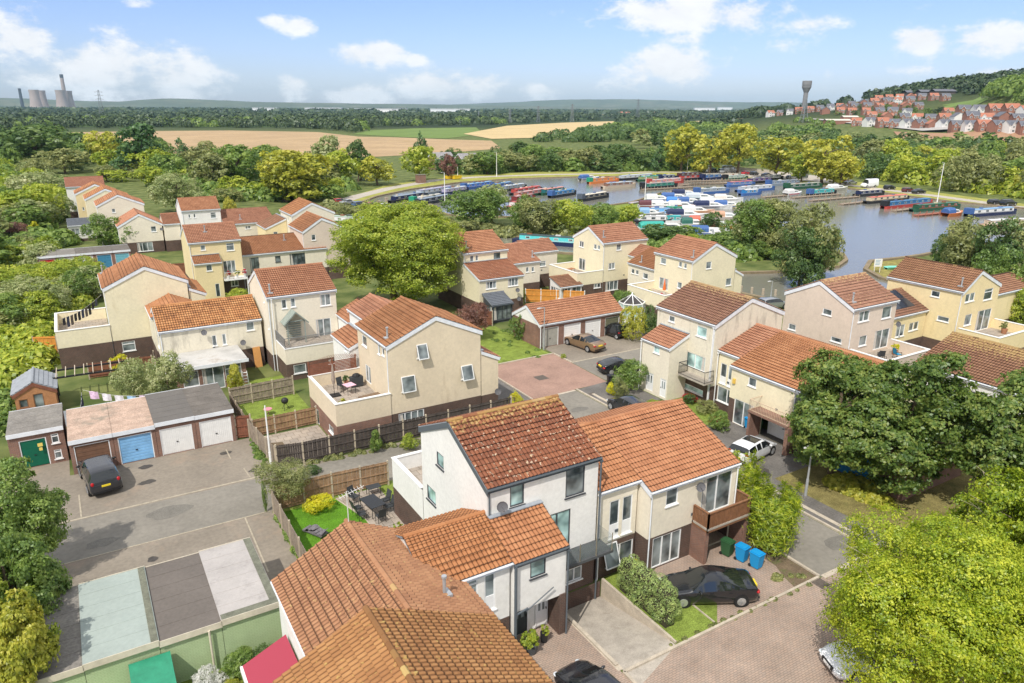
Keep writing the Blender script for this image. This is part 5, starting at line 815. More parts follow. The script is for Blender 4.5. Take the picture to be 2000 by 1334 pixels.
LEAF = {'dark': leafmat('leaves_dark_green', (0.046, 0.096, 0.026), (0.107, 0.188, 0.051), (0.235, 0.321, 0.096)), 'mid': leafmat('leaves_mid_green', (0.074, 0.139, 0.030), (0.182, 0.288, 0.060), (0.384, 0.492, 0.117)),
        'lime': leafmat('leaves_lime', (0.085, 0.165, 0.012), (0.31, 0.415, 0.022), (0.66, 0.68, 0.06)), 'light': leafmat('leaves_light_green', (0.11, 0.19, 0.02), (0.35, 0.44, 0.045), (0.66, 0.68, 0.11)),
        'yellow': leafmat('leaves_yellow', (0.14, 0.18, 0.03), (0.43, 0.45, 0.05), (0.68, 0.63, 0.11)), 'olive': leafmat('leaves_olive', (0.128, 0.160, 0.054), (0.278, 0.310, 0.107), (0.534, 0.534, 0.213)),
        'pale': leafmat('leaves_pale_grey_green', (0.150, 0.203, 0.074), (0.342, 0.406, 0.150), (0.620, 0.620, 0.342)), 'copper': leafmat('leaves_copper', (0.096, 0.046, 0.039), (0.256, 0.128, 0.096), (0.512, 0.278, 0.193)),
        'sycamore': leafmat('leaves_sycamore', (0.045, 0.10, 0.02), (0.145, 0.235, 0.045), (0.38, 0.43, 0.10)), 'gold': leafmat('leaves_gold', (0.342, 0.364, 0.022), (0.750, 0.735, 0.035), (0.75, 0.65, 0.04)), 'conifer': leafmat('leaves_conifer', (0.039, 0.096, 0.034), (0.096, 0.193, 0.063), (0.213, 0.342, 0.107)),
        'juniper': leafmat('leaves_juniper', (0.20, 0.31, 0.10), (0.42, 0.55, 0.19), (0.66, 0.75, 0.28)), 'hydr': leafmat('hydrangea_heads', (0.620, 0.620, 0.620), (0.75, 0.75, 0.7), (0.8, 0.8, 0.78)), 'redfl': leafmat('red_flowers', (0.620, 0.000, 0.043), (0.620, 0.012, 0.037), (0.7, 0.05, 0.08))}
LEAF['far'] = leafmat('leaves_distant_wood', (0.022, 0.045, 0.022), (0.055, 0.09, 0.04), (0.12, 0.16, 0.06), .2)
BARK = mat('bark', (0.13, 0.095, 0.065), 0.95, 6, 0.3, 0.3)
def card_mesh(name, P, Nn, size, asp=0.6, rng=RNG, droop=0.0, lv=None):
    n = len(P); r = rng.normal(size=(n, 3)); r[:, 2] -= droop; t = np.cross(Nn, r); t /= np.linalg.norm(t, axis=1)[:, None] + 1e-9; b = np.cross(Nn, t); b /= np.linalg.norm(b, axis=1)[:, None] + 1e-9
    s = (size * rng.uniform(0.6, 1.3, n))[:, None]; V = np.stack([P - t * s, P - b * s * asp, P + t * s, P + b * s * asp], 1).reshape(-1, 3)
    me = bpy.data.meshes.new(name); me.vertices.add(4 * n); me.vertices.foreach_set('co', V.ravel().astype(np.float32)); me.loops.add(4 * n); me.loops.foreach_set('vertex_index', np.arange(4 * n, dtype=np.int32)); me.polygons.add(n); me.polygons.foreach_set('loop_start', np.arange(0, 4 * n, 4, dtype=np.int32)); me.polygons.foreach_set('loop_total', np.full(n, 4, np.int32))
    at = me.attributes.new('lv', 'FLOAT', 'POINT'); at.data.foreach_set('value', np.repeat(rng.uniform(0, 1, n) * (1 if lv is None else .5) + (0 if lv is None else .5 * lv), 4).astype(np.float32)); me.update(calc_edges=True); return me
def crown_pts(n, shape, rng, nl=18, cs=.030, per=26, inner=.72, flat=.8):
    # lobes fill a crown of width 1 (radius .5) and height 1; tufts of leaves cover the lobes
    if shape == 'cone': c = np.array([[0, 0, .1 + .85 * i / nl] for i in range(nl)]); a = rng.uniform(0, 2 * PI, nl); w = (1 - c[:, 2]) * .34; c[:, 0] += np.cos(a) * w; c[:, 1] += np.sin(a) * w; R = (1.05 - c[:, 2]) * .24 + .02
    elif shape == 'multi': a = rng.uniform(0, 2 * PI, nl); rr = rng.uniform(.1, .36, nl); c = np.stack([np.cos(a) * rr, np.sin(a) * rr, rng.uniform(.2, .84, nl)], 1); R = rng.uniform(.11, .19, nl)
    else:
        d = rng.normal(size=(nl, 3)); d /= np.linalg.norm(d, axis=1)[:, None]; k = {'round': (.32, .32, .29, .58), 'bush': (.34, .34, .30, .42), 'tall': (.25, .25, .36, .56), 'flat': (.36, .36, .22, .60)}[shape]
        q = rng.uniform(.72, 1.12, nl)[:, None] if nl < 34 else rng.uniform(.55, 1.22, nl)[:, None]; c = np.stack([d[:, 0] * k[0], d[:, 1] * k[1], d[:, 2] * k[2]], 1) * q; c[:, 2] += k[3]; R = rng.uniform(.09, .24, nl) * (0.85 if shape == 'tall' else 1) * (1 if nl < 34 else .72)
    pr = R ** 2 / (R ** 2).sum(); m = max(20, n // per); i = rng.choice(len(c), m * 2, p=pr); d = rng.normal(size=(m * 2, 3)); d[:, 2] += .3; d /= np.linalg.norm(d, axis=1)[:, None]
    Q = c[i] + d * (R[i] * rng.uniform(.8, 1.12, m * 2))[:, None]; keep = np.ones(m * 2, bool)
    for j in range(len(c)): dd = np.linalg.norm(Q - c[j], axis=1); keep &= ~((dd < R[j] * inner) & (i != j))
    keep &= Q[:, 2] > 0.02; Q = Q[keep][:m]; d = d[keep][:m]; t = rng.choice(len(Q), n); o = rng.normal(size=(n, 3)) * np.array([1, 1, flat]) * cs * rng.uniform(.6, 1.35, len(Q))[t][:, None]; o -= d[t] * (np.abs((o * d[t]).sum(1)) * .5)[:, None]
    P = Q[t] + o; dn = d[t] + o / cs * .35; dn /= np.linalg.norm(dn, axis=1)[:, None]; ok = P[:, 2] > 0; tv = rng.uniform(0, 1, len(Q)); return P[ok], dn[ok], tv[t][ok]
def crown(name, n, size, shape, seed, asp=.6, nl=18, jit=.8, droop=0.0, cs=.032, per=26, inner=.72, flat=.8):
    rng = np.random.default_rng(seed); P, d, tv = crown_pts(n, shape, rng, nl, cs, per, inner, flat); N_ = d + rng.normal(size=d.shape) * jit * .6; N_[:, 2] += .25; N_ /= np.linalg.norm(N_, axis=1)[:, None]; return card_mesh(name, P, N_, size, asp, rng, droop, tv)
def trunk_mesh(name, seed, top=.75, r=.035, nb=6, bare=0):
    rng = random.Random(seed); g = Geo(); p = Vector((0, 0, -.02)); rr = r
    for i in range(4): q = Vector((rng.uniform(-.02, .02), rng.uniform(-.02, .02), top * (i + 1) / 4)); g.bar(p, q, rr, 0, 7, rr * .78); p = q; rr *= .78
    for i in range(nb): z = rng.uniform(.22, .6) * top / .75; a = rng.uniform(0, 2 * PI); L_ = rng.uniform(.2, .34); a0 = Vector((0, 0, z)); a1 = Vector((math.cos(a) * L_, math.sin(a) * L_, z + rng.uniform(.1, .25))); mid = (a0 + a1) / 2 + Vector((0, 0, .03)); g.bar(a0, mid, r * .45, 0, 5, r * .32); g.bar(mid, a1, r * .32, 0, 5, r * .12)
    o = g.build(name, BARK, link=False); return o.data
PROTO = {}
def proto(shape, lod):
    k = (shape, lod)
    if k not in PROTO:
        n, s = {'mid': (9000, .020), 'far': (2600, .036), 'tiny': (700, .065)}[lod]; nv = {'mid': 3, 'far': 4, 'tiny': 3}[lod]
        if shape == 'bush': n = int(n * .8)
        PROTO[k] = [(crown('crown', n, s * (1.0 if shape != 'cone' else .8), shape, 100 + i * 7 + hash_(shape), nl=22 if shape != 'cone' else 16, per=22 if lod == 'mid' else 10), trunk_mesh('trunk', i, r=.03 if lod != 'mid' else .028)) for i in range(nv)]
    return PROTO[k]
def hash_(s): return sum(ord(c) * (i + 1) for i, c in enumerate(s)) % 97
RT = random.Random(5); NT = [0]; TREES = []
CN = {'far': 'deep green', 'dark': 'dark green', 'mid': 'green', 'lime': 'bright lime green', 'light': 'light green', 'yellow': 'yellow green', 'olive': 'olive green', 'pale': 'pale grey green', 'copper': 'copper red', 'sycamore': 'deep green', 'gold': 'golden', 'conifer': 'dark green', 'juniper': 'blue green'}
SN = {'round': 'round tree', 'bush': 'bushy shrub', 'tall': 'upright tree', 'flat': 'spreading tree', 'cone': 'conical conifer', 'multi': 'loose tree'}
def place_tree(pos, w, h, kind, shape, lod, label=None, group=None, region=None, cat=None, name=None, rz=None):
    ms = proto(shape, lod); i = NT[0] % len(ms); NT[0] += 1; name = name or ('shrub' if shape == 'bush' else 'conifer' if shape == 'cone' else 'tree')
    r = bpy.data.objects.new(name, None); COL.objects.link(r); r.location = pos; r.rotation_euler.z = RT.uniform(0, 6.28) if rz is None else rz; r.scale = (w, w * RT.uniform(.9, 1.1), h)
    c = bpy.data.objects.new('crown', ms[i][0]); COL.objects.link(c); c.parent = r
    if not ms[i][0].materials: ms[i][0].materials.append(LEAF['mid'])
    c.material_slots[0].link = 'OBJECT'; c.material_slots[0].material = LEAF[kind]
    if shape != 'bush' and lod != 'tiny': t = bpy.data.objects.new('trunk', ms[i][1]); COL.objects.link(t); t.parent = r
    elif shape == 'bush' and lod == 'mid': t = bpy.data.objects.new('stem', ms[i][1]); COL.objects.link(t); t.parent = r; t.scale = (.6, .6, .6)
    tag(r, label, cat or ('shrub' if shape == 'bush' else 'tree'), group)
    if label is None: TREES.append((r, kind, shape, w, h, region))
    return r
def px_tree(px, ytop, ybase, wpx, kind, shape='round', label=None, lod=None, region=None, group=None, cat=None, name=None):
    p = spot(px, ybase) if ybase > 275 else hit(px, ybase)
    if px > 1380 and ybase < 330: p = hit(px, ybase)
    fw = Vector((math.sin(YAW), math.cos(YAW), 0)); dist = math.hypot(p.x, p.y); depth = (p.x * fw.x + p.y * fw.y) * math.cos(PITCH) + (CAMH - p.z) * math.sin(PITCH)
    w = wpx * depth / FPX; d = view_dir(px, ytop); h = CAMH + d.z / math.hypot(d.x, d.y) * (dist + w * .15) - p.z; h = max(h, w * .5)
    dist = math.hypot(p.x, p.y); lod = lod or ('mid' if dist < 150 else 'far' if dist < 420 else 'tiny'); return place_tree(p, w, h / (.98 if shape != 'bush' else .88), kind, shape, lod, label, group, region, cat, name)
# -- large trees close to the camera, each its own leaves
def big_tree(name, label, pos, w, h, kind, n, leaf, shape='round', seed=1, nl=26, asp=.6, limbs=True, twigs=0, tr=.03, cat='tree', droop=0.0, cs=.032, per=26, inner=.72, flat=.8):
    r = empty(name, pos, label, cat); me = crown('crown', n, leaf / w, shape, seed, asp, nl, droop=droop, cs=cs, per=per, inner=inner, flat=flat); me.materials.append(LEAF[kind]); me.transform(Matrix.Diagonal((w, w, h, 1))); o = bpy.data.objects.new('crown', me); COL.objects.link(o); o.parent = r
    t = trunk_mesh('trunk', seed, r=tr, nb=12); t.transform(Matrix.Diagonal((w, w, h, 1))); o = bpy.data.objects.new('trunk', t); COL.objects.link(o); o.parent = r
    if twigs:
        rng = random.Random(seed); g = Geo()
        for _ in range(twigs):
            a = rng.uniform(0, 2 * PI); z = rng.uniform(.45, .85) * h; q = Vector((math.cos(a) * w * .15, math.sin(a) * w * .15, z * .85)); e = Vector((math.cos(a) * w * rng.uniform(.38, .5), math.sin(a) * w * rng.uniform(.38, .5), z + rng.uniform(-.4, .8))); g.bar(q, e, .03, 0, 4, .006)
            for k_ in range(4): s_ = q + (e - q) * (.45 + .13 * k_); g.bar(s_, s_ + Vector((rng.uniform(-.6, .6), rng.uniform(-.6, .6), rng.uniform(0, .5))), .010, 0, 3, .004)
        g.build('twigs', mat('pale_twigs', (0.42, 0.36, 0.26), .9, 4, .2), r)
    return r
def at_crown(px, py, z): return spot(px, py, z)
c = at_crown(1858, 1158, 5.8); big_tree('tree', 'huge bright lime green tree filling the lower right corner', (c.x, c.y, 0), 9.0, 8.8, 'lime', 190000, .056, 'round', 3, 33, twigs=26, cs=.030, per=150, inner=.4, flat=.5)
c = at_crown(2040, 1010, 6.5); big_tree('tree', 'yellowing lime green tree cut by the right edge above the corner tree', (c.x, c.y, 0), 7.4, 9.3, 'lime', 90000, .070, 'round', 8, 28, twigs=10, cs=.030, per=150, inner=.4, flat=.5)
p = spot(1640, 950); big_tree('tree', 'deep green sycamore left of three, beside the lamp post', (p.x + .4, p.y + 1.0, 0), 8.6, 8.4, 'sycamore', 52000, .12, 'round', 12, 26, cs=.03, per=110, inner=.45, flat=.55)
p = spot(1712, 985); big_tree('tree', 'deep green sycamore in the middle of three, over the dry verge', (p.x + 2.6, p.y + .2, 0), 9.0, 9.0, 'sycamore', 56000, .12, 'round', 19, 28, cs=.03, per=110, inner=.45, flat=.55)
big_tree('tree', 'deep green sycamore at the right of three, half behind the lime green tree', (p.x + 5.6, p.y - 4.6, 0), 8.2, 8.6, 'sycamore', 46000, .12, 'round', 23, 24, cs=.03, per=110, inner=.45, flat=.55)
p = spot(772, 606); big_tree('tree', 'great light green lime tree in the middle of the estate', (p.x + .2, p.y + 1, 0), 18.6, 12.6, 'light', 140000, .145, 'round', 33, 33, cs=.024, per=90, inner=.45, flat=.7)
for i, (px, py, z, w, h, k, lb) in enumerate([(15, 985, 4.6, 5.0, 6.4, 'mid', 'green tree overhanging the left edge beside the substation'), (5, 1110, 4.6, 4.6, 6.3, 'mid', 'green tree at the left edge beside the grey garage roof'), (0, 1245, 4.4, 3.2, 5.8, 'yellow', 'yellowish tree at the bottom of the left edge'), (-20, 1190, 4.6, 4.4, 6.2, 'light', 'mid green tree half out of the left edge above the yellowish one')]):
    c = at_crown(px, py, z); big_tree('tree', lb, (c.x, c.y, 0), w, h, k, 42000, .07, 'round', 40 + i, 22, cs=.035, per=120, inner=.45, flat=.6)
# garden shrubs near the houses
p = spot(556, 1002); big_tree('willow', 'silvery olive willow bush on the corner of the garden fence', (p.x + .3, p.y + .8, 0), 3.9, 3.3, 'olive', 16000, .075, 'multi', 51, 30, asp=.25, cat='willow', twigs=10)
for i, (px, yt, yb, w, k, sh_, lb) in enumerate([(265, 700, 790, 74, 'pale', 'round', 'silvery willow bush left of a pair behind the garages'), (335, 692, 800, 82, 'pale', 'round', 'silvery willow bush right of a pair by the garden room'), (624, 962, 1000, 52, 'gold', 'bush', 'golden shrub under the garden fence'), (1232, 1088, 1128, 42, 'gold', 'bush', 'golden shrub in front of the wide casement window'), (1250, 1098, 1128, 17, 'mid', 'bush', 'small clipped bush in a pot by the brick wall'),
        (1005, 760, 790, 38, 'gold', 'cone', 'small golden conifer at the corner of the beige house'), (925, 590, 665, 66, 'copper', 'round', 'copper leaved tree beside the grey conservatory'), (1016, 612, 662, 50, 'mid', 'bush', 'dark green bush at the end of the tiled garage block'), (1236, 590, 662, 56, 'yellow', 'bush', 'yellow variegated shrub below the octagonal conservatory'), (1212, 565, 620, 46, 'mid', 'round', 'small tree between the garage block and the octagonal conservatory'), (1270, 600, 660, 44, 'dark', 'bush', 'dark hedge bush right of the yellow variegated shrub'), (1232, 697, 762, 74, 'mid', 'bush', 'large green shrub hiding the front of the black coupe'),
        (1195, 745, 772, 26, 'gold', 'bush', 'low golden shrub by the black bin'), (1212, 738, 775, 30, 'olive', 'bush', 'reddish green shrub beside the low golden one'), (1277, 778, 800, 32, 'light', 'bush', 'fresh green shrub before the white double doors'), (1378, 778, 806, 44, 'olive', 'bush', 'grey green mounded shrub under the iron balcony'), (1400, 800, 838, 50, 'mid', 'bush', 'flowering shrub by the cream terrace lawn'), (1345, 765, 790, 26, 'dark', 'bush', 'small dark shrub under the balcony'),
        (236, 690, 730, 40, 'gold', 'bush', 'bright gold shrub against the dark fence'), (462, 712, 765, 40, 'yellow', 'tall', 'yellow flowering climber by the garden fence corner'), (465, 560, 592, 44, 'light', 'bush', 'shrub by the yellow porch house drive'), (800, 845, 880, 34, 'light', 'bush', 'self sown shrub growing through the dark fence'), (735, 840, 884, 36, 'mid', 'tall', 'leafy sapling against the middle of the dark fence'), (612, 905, 925, 30, 'dark', 'bush', 'weeds at the foot of the dark fence'), (1100, 690, 700, 12, 'light', 'bush', 'tuft on the grass verge corner'),
        (210, 420, 492, 78, 'mid', 'round', 'left of twin round trees behind the far garages'), (252, 428, 492, 68, 'mid', 'round', 'right of twin round trees behind the far garages'), (36, 432, 482, 44, 'copper', 'round', 'reddish copper tree by the upper left gardens'), (68, 434, 462, 26, 'gold', 'bush', 'rounded golden shrub by the upper left gardens'), (22, 405, 448, 16, 'conifer', 'cone', 'slim green cypress at the upper left'), (1010, 540, 600, 30, 'light', 'bush', 'green shrub beyond the orange fence'), (447, 520, 545, 38, 'light', 'bush', 'shrubs between the far gardens'),
        (352, 337, 414, 108, 'pale', 'round', 'domed pale green tree beyond the white tall house'), (455, 395, 470, 40, 'yellow', 'tall', 'yellow green tree between the far houses'), (520, 935, 1000, 10, 'mid', 'bush', 'weed at the fence corner')]):
    px_tree(px, yt, yb, w, k, sh_, label=lb, lod='mid')
# bamboo: arching canes of long leaves
def bamboo(label, c, w, h, n, seed):
    rng = np.random.default_rng(seed); a = rng.uniform(0, 2 * PI, n); rr = np.sqrt(rng.uniform(0, 1, n)) * w / 2; z = rng.uniform(.06, 1, n) ** .8 * h; f = 1 - .75 * (z / h) ** 3; jx = rng.choice(26, n); ca = rng.uniform(0, 2 * PI, 26); cr = rng.uniform(.1, .42, 26) * w
    P = np.stack([np.cos(ca[jx]) * cr[jx] * (.7 + z / h * .7) + rng.normal(0, .09 * w, n) * f, np.sin(ca[jx]) * cr[jx] * (.7 + z / h * .7) + rng.normal(0, .09 * w, n) * f, z * rng.uniform(.75, 1.05, 26)[jx]], 1)
    d = np.stack([P[:, 0], P[:, 1], np.full(n, .8)], 1) + rng.normal(size=(n, 3)) * .5; d /= np.linalg.norm(d, axis=1)[:, None]; me = card_mesh('leaves', P, d, .17, .14, rng, 1.0); me.materials.append(LEAF['lime'])
    r = empty('bamboo', c, label, 'bamboo'); o = bpy.data.objects.new('leaves', me); COL.objects.link(o); o.parent = r; g = Geo()
    for k_ in range(26): g.bar((math.cos(ca[k_]) * cr[k_] * .6, math.sin(ca[k_]) * cr[k_] * .6, 0), (math.cos(ca[k_]) * cr[k_] * 1.35, math.sin(ca[k_]) * cr[k_] * 1.35, h * .98), .014, 0, 4, .005)
    g.build('canes', mat('bamboo_cane', (0.35, 0.38, 0.10), .6, 4, .2), r)
bamboo('tall yellow green bamboo clump beside the timber balcony house', (31.3, 23.3, 0), 3.5, 4.1, 15000, 4)
bamboo('slimmer bamboo stand behind the main clump, against the side of the balcony house', (32.0, 26.4, 0), 2.3, 4.3, 6500, 9)
# clipped juniper hedge
def hedge(label, x0, x1, y0, y1, h, kind, n, seed, leaf=.055):
    rng = np.random.default_rng(seed); cx, cy = (x0 + x1) / 2, (y0 + y1) / 2; L_ = max(x1 - x0, y1 - y0); nb = 190; C = np.stack([rng.uniform(x0 + .3, x1 - .3, nb) - cx, rng.uniform(y0 + .3, y1 - .3, nb) - cy, rng.uniform(.2, h - .3, nb)], 1); R = rng.uniform(.24, .38, nb)
    i = rng.choice(nb, n); d = rng.normal(size=(n, 3)); d /= np.linalg.norm(d, axis=1)[:, None]; P = C[i] + d * R[i][:, None] * rng.uniform(.85, 1.03, n)[:, None]; keep = P[:, 2] > 0
    for j in range(nb): keep &= ~((np.linalg.norm(P - C[j], axis=1) < R[j] * .8) & (i != j))
    P = P[keep]; d = d[keep]; me = card_mesh('foliage', P, d + rng.normal(size=d.shape) * .22, leaf, .5, rng); me.materials.append(LEAF[kind]); r = empty('hedge', (cx, cy, 0), label, 'hedge'); o = bpy.data.objects.new('foliage', me); COL.objects.link(o); o.parent = r
    g = Geo(); g.box(x0 - cx + .35, x1 - cx - .35, y0 - cy + .35, y1 - cy - .35, 0, h - .4); g.build('stems', mat('hedge_wood', (0.05, 0.045, 0.025), .95, 4, .3), r)
hedge('lumpy blue green juniper hedge between the concrete drive and the lawn', 21.2, 22.45, 20.9, 25.1, 2.25, 'juniper', 90000, 3, .035)
hedge('dark clipped hedge at the foot of the beige house lawn', 35.0, 36.2, 66.8, 69.5, 1.2, 'dark', 7000, 5, .08)
# -- tree belts: the countable trees of the middle distance
def scatter(poly, n, kinds, hr, wr, region, shapes=('round', 'round', 'flat', 'tall'), minpx=9):
    pts = []; xs_ = [p[0] for p in poly]; ys_ = [p[1] for p in poly]; tries = 0
    while len(pts) < n and tries < n * 200:
        tries += 1; x = RT.uniform(min(xs_), max(xs_)); y = RT.uniform(min(ys_), max(ys_)); ins = False; j = len(poly) - 1
        for i in range(len(poly)):
            if (poly[i][1] > y) != (poly[j][1] > y) and x < (poly[j][0] - poly[i][0]) * (y - poly[i][1]) / (poly[j][1] - poly[i][1]) + poly[i][0]: ins = not ins
            j = i
        if not ins or any(abs(x - a) < minpx and abs(y - b_) < minpx * .3 for a, b_ in pts): continue
        pts.append((x, y))
    for (x, y) in pts:
        p = hit(x, y); k = RT.choice(kinds); s = RT.choice(shapes); h = RT.uniform(*hr); w = RT.uniform(*wr); dist = math.hypot(p.x, p.y)
        place_tree(p, w, h, k, s, 'mid' if dist < 130 else 'far' if dist < 430 else 'tiny', None, 'trees ' + region, region)
for a in [(75, 262, 330, 150, 'dark', 'round'), (278, 240, 345, 108, 'conifer', 'cone'), (285, 246, 345, 110, 'conifer', 'tall'), (212, 255, 330, 80, 'yellow', 'round'), (355, 266, 340, 66, 'conifer', 'cone'), (468, 285, 375, 110, 'mid', 'round'), (420, 300, 380, 90, 'olive', 'round'), (585, 288, 392, 150, 'yellow', 'multi'), (560, 300, 395, 110, 'yellow', 'round'), (645, 272, 352, 76, 'pale', 'tall'), (700, 278, 355, 60, 'dark', 'round'), (738, 304, 362, 80, 'yellow', 'round'), (820, 290, 355, 84, 'light', 'round'), (822, 256, 320, 40, 'conifer', 'cone'), (878, 304, 350, 40, 'copper', 'round'), (705, 300, 352, 62, 'mid', 'tall'),
          (925, 368, 452, 124, 'mid', 'round'), (960, 362, 440, 84, 'pale', 'round'), (1060, 384, 462, 112, 'olive', 'round'), (1112, 388, 465, 92, 'light', 'round'), (1030, 386, 455, 80, 'mid', 'round'), (1170, 395, 455, 80, 'mid', 'round'), (1225, 402, 450, 56, 'light', 'round'), (1385, 412, 452, 46, 'dark', 'round'),
          (1490, 376, 500, 130, 'olive', 'multi'), (1470, 388, 500, 100, 'mid', 'round'), (1572, 386, 555, 130, 'olive', 'multi'), (1560, 430, 560, 110, 'dark', 'multi'), (1600, 440, 550, 76, 'mid', 'multi'), (1430, 420, 478, 60, 'mid', 'bush'), (1340, 452, 484, 60, 'light', 'bush'),
          (1880, 425, 560, 130, 'olive', 'multi'), (1940, 432, 580, 130, 'dark', 'round'), (1990, 425, 590, 120, 'olive', 'round'), (1850, 450, 540, 80, 'dark', 'round'), (1925, 470, 610, 110, 'mid', 'multi'), (2000, 500, 640, 110, 'mid', 'round'), (1980, 555, 650, 80, 'light', 'round'),
          (1330, 250, 335, 90, 'yellow', 'round'), (1385, 262, 338, 80, 'yellow', 'multi'), (1440, 248, 338, 96, 'yellow', 'round'), (1515, 268, 350, 110, 'yellow', 'round'), (1565, 300, 356, 60, 'light', 'round'), (1605, 262, 360, 110, 'yellow', 'multi'), (1640, 300, 365, 80, 'yellow', 'round'), (1285, 284, 334, 42, 'conifer', 'cone')]:
    px_tree(*a, region=('beside the marina' if a[0] > 860 else 'behind the left houses'), group='trees ' + ('beside the marina' if a[0] > 860 else 'behind the left houses'))
BEH = 'on the far bank'
scatter([(880, 318), (1300, 316), (1310, 333), (1060, 337), (880, 345)], 34, ['dark', 'dark', 'mid', 'olive'], (7, 10), (11, 17), BEH, ('bush', 'round', 'bush', 'flat'), minpx=14)
scatter([(1650, 335), (1700, 350), (1830, 372), (2040, 395), (2080, 330), (1650, 300)], 64, ['mid', 'light', 'dark', 'olive', 'olive', 'yellow'], (8, 13), (10, 16), 'on the right bank', ('bush', 'round', 'bush', 'tall'), minpx=16)
scatter([(1200, 270), (1900, 285), (2060, 300), (2060, 330), (1600, 300), (1250, 300)], 46, ['dark', 'mid', 'dark', 'olive', 'pale'], (7, 11), (12, 18), 'below the hillside estate', minpx=14)
scatter([(0, 290), (130, 290), (560, 320), (680, 350), (700, 375), (420, 375), (300, 350), (120, 340), (0, 345)], 54, ['dark', 'mid', 'mid', 'olive', 'light'], (7, 12), (10, 16), 'behind the left houses', ('round', 'bush', 'flat', 'bush'), minpx=16)
scatter([(0, 350), (110, 350), (120, 420), (60, 470), (0, 470)], 30, ['mid', 'olive', 'light', 'pale'], (5, 9), (8, 12), 'at the upper left', ('round', 'bush', 'bush'), minpx=13)
scatter([(190, 345), (330, 345), (420, 380), (540, 385), (660, 385), (640, 400), (560, 400), (430, 395), (350, 385), (210, 360)], 22, ['mid', 'light', 'olive'], (4, 7), (7, 11), 'behind the far roofs', ('bush', 'round'), minpx=12)
scatter([(0, 500), (60, 500), (200, 560), (190, 610), (100, 650), (90, 720), (0, 760)], 44, ['mid', 'light', 'pale', 'olive', 'light'], (3.0, 5.0), (4.5, 7.5), 'by the washing terrace', ('bush', 'bush', 'round'), minpx=16)
scatter([(0, 760), (28, 760), (24, 860), (0, 860)], 6, ['olive', 'mid'], (2.5, 3.5), (3, 4.5), 'beside the timber shed', ('bush',), minpx=8)
scatter([(640, 415), (760, 425), (900, 455), (1000, 462), (960, 475), (880, 470), (700, 440)], 10, ['olive', 'mid', 'light'], (2, 4), (4, 7), 'along the canal', ('bush', 'round'), minpx=10)
scatter([(1260, 470), (1420, 485), (1450, 500), (1500, 480), (1520, 500), (1470, 520), (1400, 495), (1270, 480)], 12, ['dark', 'mid'], (2.5, 4), (5, 8), 'by the boatyard', ('bush', 'round'), minpx=10)
scatter([(1500, 225), (1620, 226), (1700, 232), (1740, 246), (2050, 262), (2050, 254), (1840, 246), (1850, 215), (1700, 211), (1500, 214)], 40, ['dark', 'mid', 'far'], (4, 7), (6, 9), 'among the hillside houses', ('round', 'bush'), minpx=12)
scatter([(-420, 330), (-10, 330), (-10, 760), (-420, 620)], 34, ['mid', 'dark', 'light', 'olive'], (5, 9), (8, 13), 'beyond the left edge', ('round', 'bush', 'tall'), minpx=20)
ORD = ['first', 'second', 'third', 'fourth', 'fifth', 'sixth', 'seventh', 'eighth', 'ninth', 'tenth', 'eleventh', 'twelfth', 'thirteenth', 'fourteenth', 'fifteenth', 'sixteenth', 'seventeenth', 'eighteenth', 'nineteenth', 'twentieth', 'twenty first', 'twenty second', 'twenty third', 'twenty fourth', 'twenty fifth', 'twenty sixth']
def bearing(o): return math.degrees(math.atan2(o.location.x, o.location.y))
grp = {}
for t in TREES: grp.setdefault((t[5], t[1], t[2]), []).append(t)
for (reg, k, s), L_ in grp.items():
    L_.sort(key=lambda t: bearing(t[0]))
    for i, t in enumerate(L_):
        one = CN[k] + ' ' + SN[s]; t[0]['label'] = ('only ' + one + ' ' + reg) if len(L_) == 1 else (one + ', ' + (ORD[i] if i < len(ORD) else 'last') + ' of its kind from left ' + reg)
# far woods, where no one could count the trees
def woods(name, n, az0, az1, d0, d1, kind, rng, leafn=90, w=(10, 18), h=(8, 13), avoid=None, dens=None):
    ps = []; ns = []
    k = 0
    while k < n:
        az = rng.uniform(az0, az1); d = math.sqrt(rng.uniform(d0 * d0, d1 * d1)); x, y = polar(az, d); 
        if avoid and avoid(az, d, x, y): k += 0.2; continue
        k += 1; z = float(ground_z(x, y)); W_ = rng.uniform(*w); H_ = rng.uniform(*h); u = rng.normal(size=(leafn, 3)); u /= np.linalg.norm(u, axis=1)[:, None]; u[:, 2] = np.abs(u[:, 2]) * 1.0 - .15; lump = 1 + .18 * np.sin(u[:, 0] * 5 + k) * np.cos(u[:, 1] * 6 + k * 2)
        P = u * np.array([W_ / 2, W_ / 2, H_ * .75]) * lump[:, None] + np.array([x, y, z + H_ * .22]); ps.append(P); ns.append(u)
    P = np.concatenate(ps); N_ = np.concatenate(ns) + rng.normal(size=P.shape) * .25; me = card_mesh(name, P, N_, np.repeat(np.full(len(ps), 1.25 * (w[0] + w[1]) / 30 * math.sqrt(160 / leafn)), leafn), .8, rng)
    me.materials.append(LEAF[kind]); o = bpy.data.objects.new(name, me); COL.objects.link(o); tag(o, kind='stuff'); return o

